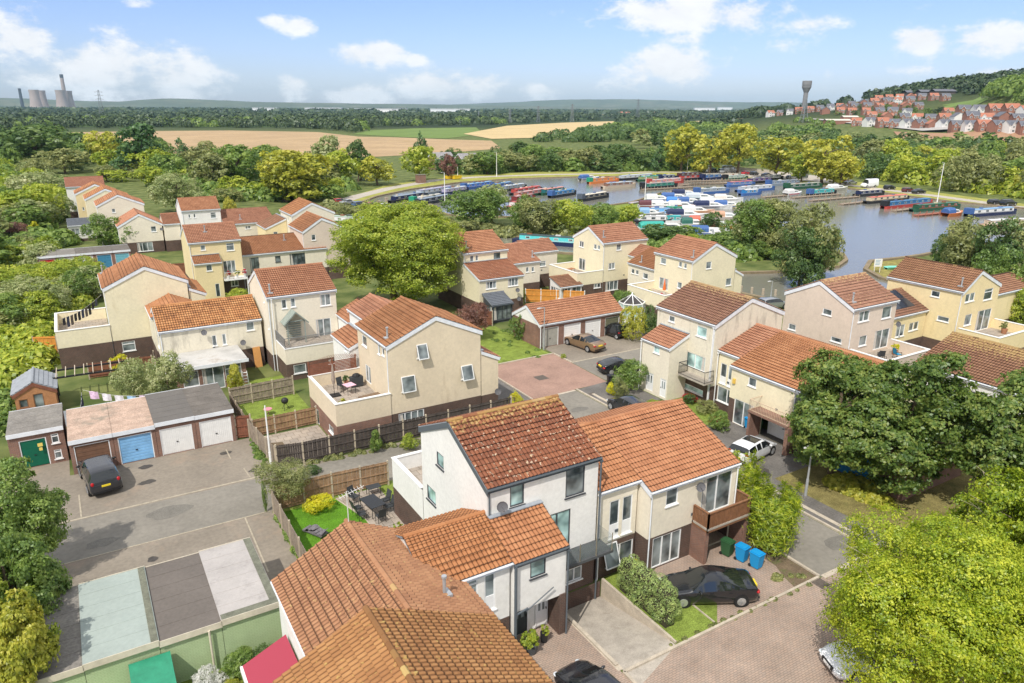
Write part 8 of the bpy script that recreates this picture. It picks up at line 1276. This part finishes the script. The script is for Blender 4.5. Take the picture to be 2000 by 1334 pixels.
# terrace clutter at the yellow, pink and right houses
for (x, y, a, lb) in ((59.5, 35.2, .3, 'dark chair on the pinkish house terrace, nearest its corner'), (60.3, 35.9, 2.4, 'dark chair on the pinkish house terrace, by the open door'), (62.0, 35.4, 1.2, 'blue chair on the pinkish house terrace')): chair(x, y, a, lb, CH if 'dark' in lb else mat('blue_cloth', (.02, .25, .45), .8, 0, 0), 2.57, 'chairs on the pinkish house terrace')
pot(62.9, 36.2, 2.57, .25, .4, TC, 0, 'golden leaved pot plant on the pinkish house terrace', .8, 700, .08, 'gold'); pot(78.4, 34.4, 2.67, .3, .5, TC, 0, 'terracotta potted shrub on the yellow terrace at the right', .9, 700, .08, 'olive')
r = empty('parasol', (58.7, 62.6, 2.68), 'closed orange and red parasol on the crowded yellow terrace', 'parasol'); g = Geo(); g.bar((0, 0, 0), (0, 0, 2.2), .03); g.build('pole', WHITE, r); g = Geo(); g.bar((0, 0, .9), (0, 0, 2.2), .2, 0, 8, .04); g.build('canopy', mat('orange_cloth', (.75, .16, .03), .8, 0, 0), r)
for i, (x, y, k, lb) in enumerate(((57.3, 61.3, 'redfl', 'red flowers in a pot at the near corner of the crowded terrace'), (57.4, 63.6, 'light', 'green pot plant in the middle of the crowded terrace'), (59.6, 60.9, 'redfl', 'pink red flowers by the door of the crowded terrace'), (57.2, 65.8, 'pale', 'pale pot plant at the far corner of the crowded terrace'))): pot(x, y, 2.68, .25, .35, (TC, mat('turq_pot', (.03, .4, .5), .6, 0, 0))[i % 2], 0, lb, .8, 500, .09, k)
table(56.6, 78.6, .3, 1.0, .7, 'brown table on the cream walled roof terrace', mat('brown_top', (.35, .14, .05), .6, 0, 0), z=2.66); 
for i, (x, y) in enumerate(((16.3, 99.5), (17.4, 99.5), (18.4, 99.6))): pot(x, y, 2.36, .18, .5, WHITE, 0, ('left', 'middle', 'right')[i] + ' flower pot on the balcony of the yellow porch house', .75, 400, .09, 'redfl' if i != 1 else 'light')
for (px, py, lb) in ((1345, 782, 'bed of scarlet flowers under the iron balcony'), (1402, 828, 'scarlet flowers beside the cream terrace lawn')): p = spot(px, py); place_tree(p, 1.5, .7, 'redfl', 'bush', 'mid', lb, cat='flowers', name='flowers')
# small buildings and signs round the marina
p = spot(822, 357); r = empty('toilet_block', p, 'small red brick hut on the left bank of the marina', 'hut'); g = Geo(); g.box(-1.4, 1.4, -1.2, 1.2, 0, 2.6); g.build('wall', BRICKR, r); g = Geo(); g.box(-1.5, 1.5, -1.3, 1.3, 2.6, 2.75); g.build('roof', FELTG, r)
for (px, lb) in ((878, 'yellow skip at the left end of the marina track'), (892, 'yellow skip just right of the other one')): p = spot(px, 350); r = empty('skip', p, lb, 'skip', None, .3); g = Geo(); g.prism([(-1.7, -.8), (1.7, -.8), (1.7, .8), (-1.7, .8)], .2, 1.3); g.bar((-1.9, -.8, 1.3), (1.9, -.8, 1.3), .06); g.bar((-1.9, .8, 1.3), (1.9, .8, 1.3), .06); g.build('body', mat('skip_yellow', (.7, .48, .02), .6, 2, .1), r)
for (px, py, lb) in ((1712, 533, 'white notice board on the reed bank'), (1572, 353, 'white notice board by the marina track')):
    p = spot(px, py); r = empty('notice_board', p, lb, 'sign', None, -.5); sc_ = .62 if py > 500 else 1; g = Geo()
    for s in (-1, 1): g.bar((s * .7 * sc_, 0, 0), (s * .7 * sc_, 0, 2.2), .05)
    g.build('posts', WHITE, r); g = Geo(); g.box(-1 * sc_, 1 * sc_, -.06, -.02, 1.0, 2.5 if sc_ == 1 else 2.2); g.build('panel', WHITE, r)
    g = Geo()
    for k in range(4): g.box(-.7 * sc_, (.5 - .15 * (k % 2)) * sc_, -.07, -.062, 1.95 - k * .22, 2.03 - k * .22)
    g.build('lettering', mat('sign_blue', (.15, .35, .5), .6, 0, 0), r)
def dinghy(px, py, label, rz, c, L_=3.0):
    p = spot(px, py); r = empty('dinghy', (p.x, p.y, .06), label, 'dinghy', None, rz); g = Geo(); pr_ = [(-1, .75), (-.3, 1), (.3, .9), (.75, .5), (1, .05)]
    for s in (1, -1):
        for i in range(4): (x0, a), (x1, b2) = pr_[i], pr_[i + 1]; q = [(x0 * L_ / 2, s * a * .4, 0), (x1 * L_ / 2, s * b2 * .4, 0), (x1 * L_ / 2, s * b2 * .65, .4), (x0 * L_ / 2, s * a * .65, .4)]; g.face(q if s < 0 else q[::-1])
    g.face([(x * L_ / 2, -a * .6, .3) for x, a in pr_] + [(x * L_ / 2, a * .6, .3) for x, a in pr_[::-1]]); g.build('hull', cm(c), r)
dinghy(1745, 526, 'upturned mint green dinghy on the reed bank', -.3, (.2, .6, .5)); dinghy(1240, 398, 'pale trailer boat on the grass tip', .3, (.5, .45, .5), 5)
for (i, (px, py)) in enumerate(((740, 403), (790, 407), (841, 410), (755, 396))):
    p = spot(px, py); g = Geo(); g.box(p.x - .35, p.x + .35, p.y - .35, p.y + .35, 0, 1.3); g.box(p.x - .4, p.x + .4, p.y - .4, p.y + .4, 1.3, 1.45); solo(g, 'service_bollard', mat('weathered_timber', (.4, .34, .26), .9, 3, .2), p, ('leftmost', 'second', 'rightmost', 'rearmost')[i] + ' timber service post on the left quay', 'bollard', 'service posts on the left quay')
for i, px in enumerate((1468, 1490, 1514, 1447)):
    p = spot(px, (572, 575, 577, 569)[i]); g = Geo(); g.bar(p, p + Vector((0, 0, .8)), .2, 0, 8, .17); solo(g, 'mooring_post', mat('weathered_timber', (.4, .34, .26), .9, 3, .2), p, ('second from left', 'third from left', 'rightmost', 'leftmost')[i] + ' mooring post on the near bank of the channel', 'mooring post', 'mooring posts along the channel')
# grey roofed sheds beyond the left trees
for (px, py, w, lb) in ((862, 322, 9, 'grey roofed barn glimpsed behind the reddish tree'), (925, 324, 14, 'low grey roofed barn beyond the left bank')): p = spot(px, py + 8); house(lb, p.x - w / 2, p.x + w / 2, p.y - 4, p.y + 4, 'X', 4.4, p.y, 6.6, 4.4, BRICKR, mat('cement_roof', (.34, .33, .34), .9, 1, .15), -9, [], cat='barn', name='barn', fine=2)
# ------------------------------------------------------------------ the new estate on the hill
FBR = mat('estate_brick', (0.30, 0.15, 0.11), .9, .5, .12); FWH = mat('estate_white', (0.72, 0.71, 0.70), .9, .5, .08); FOR = mat('estate_orange_roof', (0.38, 0.155, 0.10), .9, .4, .12); FSL = mat('estate_slate_roof', (0.13, 0.135, 0.16), .8, .4, .12)
def estate_proto(wm, rm):
    r = bpy.data.objects.new('estate_house', None); ch = []; g = Geo(); g.face([(-4.5, -4, -3), (4.5, -4, -3), (4.5, -4, 5), (-4.5, -4, 5)]); g.face([(4.5, 4, -3), (-4.5, 4, -3), (-4.5, 4, 5), (4.5, 4, 5)]); g.face([(4.5, -4, -3), (4.5, 4, -3), (4.5, 4, 5), (4.5, 0, 8), (4.5, -4, 5)]); g.face([(-4.5, 4, -3), (-4.5, -4, -3), (-4.5, -4, 5), (-4.5, 0, 8), (-4.5, 4, 5)])
    g.face([(-3.9, -5, -3), (-.6, -5, -3), (-.6, -5, 5), (-2.25, -5, 7), (-3.9, -5, 5)]); g.face([(-.6, -5, -3), (-.6, -4, -3), (-.6, -4, 5), (-.6, -5, 5)]); g.face([(-3.9, -4, -3), (-3.9, -5, -3), (-3.9, -5, 5), (-3.9, -4, 5)]); ch.append(g.build('wall', wm, link=False))
    g = Geo(); g.face([(-4.8, -4.3, 4.9), (4.8, -4.3, 4.9), (4.8, 0, 8.15), (-4.8, 0, 8.15)]); g.face([(4.8, 4.3, 4.9), (-4.8, 4.3, 4.9), (-4.8, 0, 8.15), (4.8, 0, 8.15)]); g.face([(-4.1, -5.3, 4.8), (-2.25, -5.3, 7.15), (-2.25, -1.2, 7.15), (-4.1, -4.1, 4.8)][::-1]); g.face([(-2.25, -5.3, 7.15), (-.4, -5.3, 4.8), (-.4, -4.1, 4.8), (-2.25, -1.2, 7.15)][::-1]); ch.append(g.build('roof', rm, link=False))
    g = Geo(); g.beam((-4.0, -5.32, 4.8), (-2.25, -5.32, 7.05), .06, .25); g.beam((-2.25, -5.32, 7.05), (-.5, -5.32, 4.8), .06, .25); g.beam((-4.8, -4.33, 4.85), (-4.1, -4.33, 4.85), .05, .2); g.beam((-.4, -4.33, 4.85), (4.8, -4.33, 4.85), .05, .2); ch.append(g.build('fascia', UPVC, link=False))
    for (x, z, w, h, y) in ((-2.25, 3.9, 1.4, 1.2, -5.03), (-2.25, 1.3, 2.0, 1.4, -5.03), (1.0, 3.9, 1.2, 1.1, -4.03), (3.3, 3.9, 1.2, 1.1, -4.03), (3.2, 1.3, 1.6, 1.3, -4.03)): g = Geo(); g.box(x - w / 2, x + w / 2, y - .04, y, z - h / 2, z + h / 2, 0); g.box(x - w / 2 + .12, x + w / 2 - .12, y - .06, y - .041, z - h / 2 + .12, z + h / 2 - .12, 1); ch.append(g.build('window', [UPVC, GLASS], link=False))
    g = Geo(); g.box(.4, 1.4, -4.06, -4.0, 0, 2.1); ch.append(g.build('door', DOORM, link=False)); return ch
EP = {k: estate_proto(*v) for k, v in {'brick house with an orange roof': (FBR, FOR), 'brick house with a slate roof': (FBR, FSL), 'white house with an orange roof': (FWH, FOR), 'white house with a slate roof': (FWH, FSL)}.items()}
EK = list(EP); rr = random.Random(3)
ROWS = [('front estate row', [(1672, 246), (1697, 247), (1722, 249), (1746, 250), (1770, 251), (1795, 252), (1818, 253), (1842, 254), (1866, 255), (1892, 256), (1918, 256), (1945, 258), (1972, 259), (2000, 261)]), ('second estate row', [(1700, 234), (1730, 236), (1764, 238), (1790, 239), (1816, 240), (1842, 241), (1868, 241), (1895, 240), (1925, 241), (1955, 242), (1985, 243)]), ('third estate row', [(1610, 223), (1640, 223), (1662, 225), (1690, 224), (1716, 225), (1742, 226), (1770, 227), (1850, 227), (1880, 226), (1910, 226), (1940, 226), (1972, 226), (2000, 228)]),
        ('fourth estate row', [(1505, 219), (1524, 219), (1543, 219), (1562, 219), (1582, 218), (1600, 218), (1622, 216), (1645, 215), (1668, 215), (1692, 214), (1716, 214), (1742, 213), (1766, 214), (1792, 214)]), ('fifth estate row', [(1560, 212), (1600, 212), (1622, 210), (1640, 209), (1662, 208), (1684, 207), (1706, 206), (1730, 204), (1752, 203), (1775, 203)]), ('topmost estate row', [(1715, 198), (1735, 197), (1756, 196), (1778, 195), (1800, 195), (1822, 196), (1845, 197)])]
for nm, pts in ROWS:
    for i, (px, py) in enumerate(pts):
        p = hit(px, py); k = EK[rr.choices(range(4), (5, 4, 1, 1))[0]]; r = bpy.data.objects.new('estate_house', None); COL.objects.link(r); r.location = p; r.rotation_euler.z = -YAW - rad(8) + rr.choice([0, 0, 0, .3, -.3, PI / 2]) ; s_ = rr.uniform(.84, 1.0); r.scale = (s_, s_, s_)
        tag(r, k + ', ' + (ORD[i] if i < len(ORD) else 'last') + ' from left in the ' + nm, 'house', 'houses of the hillside estate')
        for c in EP[k]: o = c.copy(); COL.objects.link(o); o.parent = r
for (px, py, lb) in ((1785, 188, 'left of three long dark roofed blocks above the estate'), (1812, 187, 'middle of three long dark roofed blocks above the estate'), (1840, 186, 'right of three long dark roofed blocks above the estate')):
    p = hit(px, py); r = empty('hilltop_block', p, lb, 'building', 'dark roofed blocks above the estate', -YAW); g = Geo(); g.box(-11, 11, -6, 6, -5, 4); g.build('wall', mat('dark_cladding', (.12, .10, .09), .8, .5, .2), r); g = Geo(); g.face([(-12, -7, 4), (12, -7, 4), (12, 0, 6.5), (-12, 0, 6.5)]); g.face([(12, 7, 4), (-12, 7, 4), (-12, 0, 6.5), (12, 0, 6.5)]); g.build('roof', FSL, r)
for (px, py, w, lb) in ((1634, 243, 22, 'long low farm shed with a pale curved roof'), (1658, 236, 14, 'shorter pale roofed farm shed behind the long one')):
    p = hit(px, py); r = empty('farm_shed', p, lb, 'shed', None, -YAW); g = Geo(); g.box(-w / 2, w / 2, -4, 4, 0, 3.5); g.build('wall', FBR, r); g = Geo(); g.face([(-w / 2 - .5, -4.4, 3.5), (w / 2 + .5, -4.4, 3.5), (w / 2 + .5, 0, 4.8), (-w / 2 - .5, 0, 4.8)]); g.face([(w / 2 + .5, 4.4, 3.5), (-w / 2 - .5, 4.4, 3.5), (-w / 2 - .5, 0, 4.8), (w / 2 + .5, 0, 4.8)]); g.build('roof', mat('pale_sheet', (.6, .57, .5), .7, .5, .1), r)
# village far off and warehouses on the plain
for i in range(7):
    p = spot(1212 + i * 13, 224 + (i % 2)); r = bpy.data.objects.new('village_house', None); COL.objects.link(r); r.location = p; r.rotation_euler.z = -YAW + .4 * i; r.scale = (1.9, 1.9, 1.5); tag(r, ORD[i] + ' from the left of the far red village houses', 'house', 'far village houses')
    for c in EP['brick house with an orange roof'][:2]: o = c.copy(); COL.objects.link(o); o.parent = r
WH = mat('warehouse_white', (.75, .77, .8), .6, 0, 0)
for (px, py, w, lb) in ((520, 219.5, 60, 'long white warehouse furthest left on the plain'), (633, 219.3, 90, 'white warehouse left of the largest on the plain'), (725, 221, 110, 'wide white warehouse in the middle of the plain'), (765, 221, 80, 'white warehouse joining the wide one on the plain'), (880, 221, 100, 'long low white warehouse right of centre on the plain'), (1375, 219.5, 50, 'white depot building before the hill'), (1415, 218.5, 34, 'small white depot building at the foot of the hill')):
    p = spot(px, py); sc_ = math.hypot(p.x, p.y) / 3000; r = empty('warehouse', p, lb, 'warehouse', 'white warehouses on the plain', -YAW); w *= sc_ * 1.1; g = Geo(); g.box(-w / 2 * 1.4, w / 2 * 1.4, -20, 20, 0, 15 * sc_); g.build('wall', WH, r); g = Geo(); g.box(-w / 2 * 1.42, w / 2 * 1.42, -21, 21, 15 * sc_, 17 * sc_); g.build('roof', mat('pale_grey_roof', (.55, .58, .62), .6, 0, 0), r)
# ------------------------------------------------------------------ power station, water tower, pylons
CT = mat('tower_concrete', (.36, .30, .28), .9, .02, .1, coords='World')
def far_at(px, d): v = view_dir(px, 207); hd = math.hypot(v.x, v.y); return Vector((v.x / hd * d, v.y / hd * d, 0))
for i, (px, d) in enumerate(((71, 5250), (84, 5450), (122, 5250), (136, 5450))):
    p = far_at(px, d); r = empty('cooling_tower', p, ('leftmost', 'second from left', 'third from left', 'rightmost')[i] + ' of the four power station cooling towers', 'cooling tower', 'cooling towers'); g = Geo(); n_ = 32; prof = [(0, 37), (20, 33), (45, 28.5), (75, 25.5), (95, 25), (112, 26.5)]
    for j, (z, R_) in enumerate(prof):
        for k in range(n_): g.v.append((R_ * math.cos(2 * PI * k / n_), R_ * math.sin(2 * PI * k / n_), z))
    for j in range(len(prof) - 1):
        for k in range(n_): a = j * n_ + k; b_ = j * n_ + (k + 1) % n_; g.f.append((a, b_, b_ + n_, a + n_)); g.m.append(0)
    g.build('shell', CT, r, smooth=True)
for (px, d, h, R_, lb, rm) in ((130, 5400, 205, 13, 'tall concrete chimney behind the right pair of cooling towers', CT), (44, 4900, 112, 9, 'slim dark chimney left of the cooling towers', mat('dark_chimney', (.06, .07, .09), .9, 0, 0))):
    p = far_at(px, d); r = empty('chimney_stack', p, lb, 'chimney'); g = Geo(); g.bar((0, 0, 0), (0, 0, h * .9), R_, 0, 16, R_ * .75); g.build('shaft', rm, r); g = Geo(); g.bar((0, 0, h * .9), (0, 0, h), R_ * .78, 0, 16); g.build('rim', mat('dark_chimney', (.06, .07, .09), .9, 0, 0), r)
p = far_at(1571, 1150); p.z = float(ground_z(p.x, p.y)); r = empty('water_tower', p, 'concrete water tower with a broad flared head on the skyline', 'water tower', None, -YAW); d_ = math.hypot(p.x, p.y); top_ = CAMH + (211 - 164) / FPX * d_ - p.z; k_ = top_
g = Geo(); g.bar((0, 0, -3), (0, 0, k_ * .62), k_ * .09, 0, 12, k_ * .08); CTG = mat('tower_grey', (.23, .23, .24), .9, .3, .1); g.build('shaft', CTG, r); g = Geo(); g.bar((0, 0, k_ * .60), (0, 0, k_ * .76), k_ * .085, 0, 16, k_ * .155); g.bar((0, 0, k_ * .76), (0, 0, k_ * .84), k_ * .16, 0, 16, k_ * .17); g.bar((0, 0, k_ * .86), (0, 0, k_), k_ * .17, 0, 16, k_ * .165); g.bar((0, 0, k_ * .84), (0, 0, k_ * .86), k_ * .15, 0, 16, k_ * .15); g.build('tank', CTG, r)
def lattice(p, h, label, w=None, arms=True, name='pylon', group='electricity pylons', t=.22, cat='pylon'):
    r = empty(name, p, label, cat, group, -YAW + .3); w = w or h * .09; g = Geo(); W0 = lambda z: w * (1 - .85 * (z / h) ** .8) + .15; n_ = 8
    for (sx, sy) in ((1, 1), (1, -1), (-1, -1), (-1, 1)):
        for i in range(n_): z0, z1 = h * i / n_, h * (i + 1) / n_; g.bar((sx * W0(z0), sy * W0(z0), z0), (sx * W0(z1), sy * W0(z1), z1), t, n=4, cap=False)
    for i in range(n_):
        z0, z1 = h * i / n_, h * (i + 1) / n_
        for (a, b_) in (((1, 1), (1, -1)), ((1, -1), (-1, -1)), ((-1, -1), (-1, 1)), ((-1, 1), (1, 1))): g.bar((a[0] * W0(z0), a[1] * W0(z0), z0), (b_[0] * W0(z1), b_[1] * W0(z1), z1), t * .5, n=3, cap=False); g.bar((b_[0] * W0(z0), b_[1] * W0(z0), z0), (a[0] * W0(z1), a[1] * W0(z1), z1), t * .5, n=3, cap=False)
    g.build('lattice', mat('pylon_steel', (.22, .24, .26), .7, 0, 0), r)
    if arms:
        g = Geo()
        for z in (.66, .79, .92): g.bar((-h * .15, 0, h * z), (h * .15, 0, h * z), t, n=4); g.bar((-h * .15, 0, h * z), (0, 0, h * (z + .05)), t * .7, n=4); g.bar((h * .15, 0, h * z), (0, 0, h * (z + .05)), t * .7, n=4)
        g.build('crossarm', mat('pylon_steel', (.22, .24, .26), .7, 0, 0), r)
for (px, pt, pb, lb) in ((1117, 203, 239, 'pylon standing at the back of the pale wheat field'), (1245, 194, 233, 'tallest looking pylon, before the red village'), (1051, 207, 239, 'pylon left of the one behind the wheat'), (996, 213, 240, 'pylon over the little substation'), (200, 186, 229, 'faint tall pylon right of the cooling towers'), (935, 217, 232, 'small pylon on the plain')): p = spot(px, pb); d_ = math.hypot(p.x, p.y); lattice(p, CAMH + (211 - pt) / FPX * d_, lb)
p = far_at(1573, 820); p.z = float(ground_z(p.x, p.y)); d_ = math.hypot(p.x, p.y); lattice(p, CAMH + (211 - 192) / FPX * d_ - p.z, 'red and white lattice radio mast in front of the hillside', w=3.0, arms=False, name='radio_mast', group=None, cat='mast', t=.3)
# ------------------------------------------------------------------ far woods, hills, haze
def pxof(x, y, z=0):
    ct, st = math.cos(YAW), math.sin(YAW); wx = x * ct - y * st; wy = x * st + y * ct; wz = z - CAMH; yu = wz * math.cos(PITCH) + wy * math.sin(PITCH); d = wy * math.cos(PITCH) - wz * math.sin(PITCH); return 1000 + FPX * wx / d, 667 - FPX * yu / d
FLD = [(50, 1010, 256, 312), (900, 1205, 238, 275), (1335, 1520, 231, 245), (680, 960, 250, 275)]
def inpoly(x, y, poly):
    ins = False; j = len(poly) - 1
    for i in range(len(poly)):
        if (poly[i][1] > y) != (poly[j][1] > y) and x < (poly[j][0] - poly[i][0]) * (y - poly[i][1]) / (poly[j][1] - poly[i][1]) + poly[i][0]: ins = not ins
        j = i
    return ins
FP = [[(-200, 276), (110, 256), (300, 252), (450, 252), (620, 254), (700, 262), (720, 250), (810, 247), (930, 245), (990, 242), (1100, 236), (1215, 233), (1215, 247), (1100, 266), (1040, 276), (990, 292), (860, 305), (700, 315), (520, 312), (300, 315), (-200, 300)], [(1320, 246), (1330, 233), (1420, 230), (1540, 227), (1540, 243), (1400, 246)]]
def av(az, d, x, y):
    px, py = pxof(x, y, float(ground_z(x, y))); return any(inpoly(px, py, q) for q in FP) or math.hypot(x, y) < 300
def av_h(az, d, x, y):
    px, py = pxof(x, y, float(ground_z(x, y)))
    if inpoly(px, py, [(1490, 226), (1500, 206), (1560, 203), (1620, 200), (1700, 190), (1760, 183), (1860, 180), (1935, 188), (2060, 212), (2060, 292), (1750, 280), (1660, 250), (1600, 236)]): return True
    return any(inpoly(px, py, q) for q in FP)
rg = np.random.default_rng(21)
woods('near_woodland', 150, -38, -18, 420, 760, 'dark', rg, 260, (12, 20), (12, 18), av)
woods('woodland', 330, -37, 4, 760, 1150, 'far', rg, 170, (13, 21), (9, 14), av); woods('mixed_woodland', 170, -37, 16, 740, 1300, 'mid', rg, 150, (12, 20), (8, 13), av)
woods('low_hill_scrub', 60, 15.5, 24, 560, 980, 'mid', rg, 160, (8, 13), (4, 6), av_h); woods('woodland', 300, -4, 15.5, 560, 1100, 'dark', rg, 200, (11, 17), (6, 9), av); woods('valley_woodland', 130, 12, 24, 330, 640, 'dark', rg, 300, (11, 16), (6, 9), av_h)
woods('hedgerow_trees', 80, 20, 38, 330, 470, 'dark', rg, 300, (10, 15), (7, 11), av_h)
woods('plain_woodland', 900, -38, 24, 1150, 2800, 'far', rg, 70, (18, 34), (9, 14), av)
woods('hill_woodland', 1150, 14, 42, 900, 1700, 'far', rg, 90, (14, 24), (9, 14), av_h); woods('hill_edge_woodland', 120, 30, 42, 600, 740, 'mid', rg, 260, (13, 20), (9, 13), av_h)
woods('distant_woodland', 900, -38, 30, 2800, 6500, 'far', rg, 40, (40, 110), (10, 16), None)
def ridge_hills(name, d, pts, depth, col):
    g = Geo(); az0 = -42; n_ = 160; xs_ = [math.degrees(math.atan((p[0] - 1000) / FPX)) for p in pts]; rr_ = np.random.default_rng(int(d)); nz = np.convolve(rr_.normal(size=n_ + 1), np.ones(5) / 5, 'same')
    for i in range(n_ + 1):
        a = az0 + 84 * i / n_; py = np.interp(a, xs_, [p[1] for p in pts]); h = max(2, CAMH + (211 - py) / FPX * d) + nz[i] * d * .0006
        for (dd, f_) in ((-depth, 0), (-depth * .45, .62), (0, 1), (depth, 0)): x, y = polar(a, d + dd); g.v.append((x, y, h * f_ - 1))
    for i in range(n_):
        for j in range(3): a = i * 4 + j; g.f.append((a, a + 4, a + 5, a + 1)); g.m.append(0)
    me = g.build(name, col, smooth=True); tag(me, kind='structure')
HM = mat('hill_land', (.075, .095, .05), .95, .004, .3, coords='World', stain=((.16, .15, .09), .52, .0022, 1))
ridge_hills('hills', 7600, [(-300, 201), (60, 199), (170, 203), (270, 204), (340, 198.5), (390, 197.5), (450, 201), (560, 203), (700, 204), (860, 205), (1000, 207), (1200, 208), (1500, 209), (2500, 210)], 600, HM)
ridge_hills('hills', 10300, [(-300, 206), (860, 206), (970, 201.5), (1050, 198), (1110, 194.5), (1200, 194.5), (1290, 196.5), (1380, 198.5), (1500, 199), (1600, 202), (2500, 206)], 800, HM)
# the air
hz = Geo(); hz.box(-11900, 11900, -11900, 11900, -3, 260); m = bpy.data.materials.new('air'); m.use_nodes = True; n = m.node_tree.nodes; n.clear(); o_ = n.new('ShaderNodeOutputMaterial'); v_ = n.new('ShaderNodeVolumePrincipled'); v_.inputs['Color'].default_value = (0.50, 0.77, 1.0, 1); v_.inputs['Density'].default_value = 0.00005; v_.inputs['Anisotropy'].default_value = 0.0; m.node_tree.links.new(v_.outputs[0], o_.inputs['Volume'])
ho = hz.build('haze', m); tag(ho, kind='stuff')
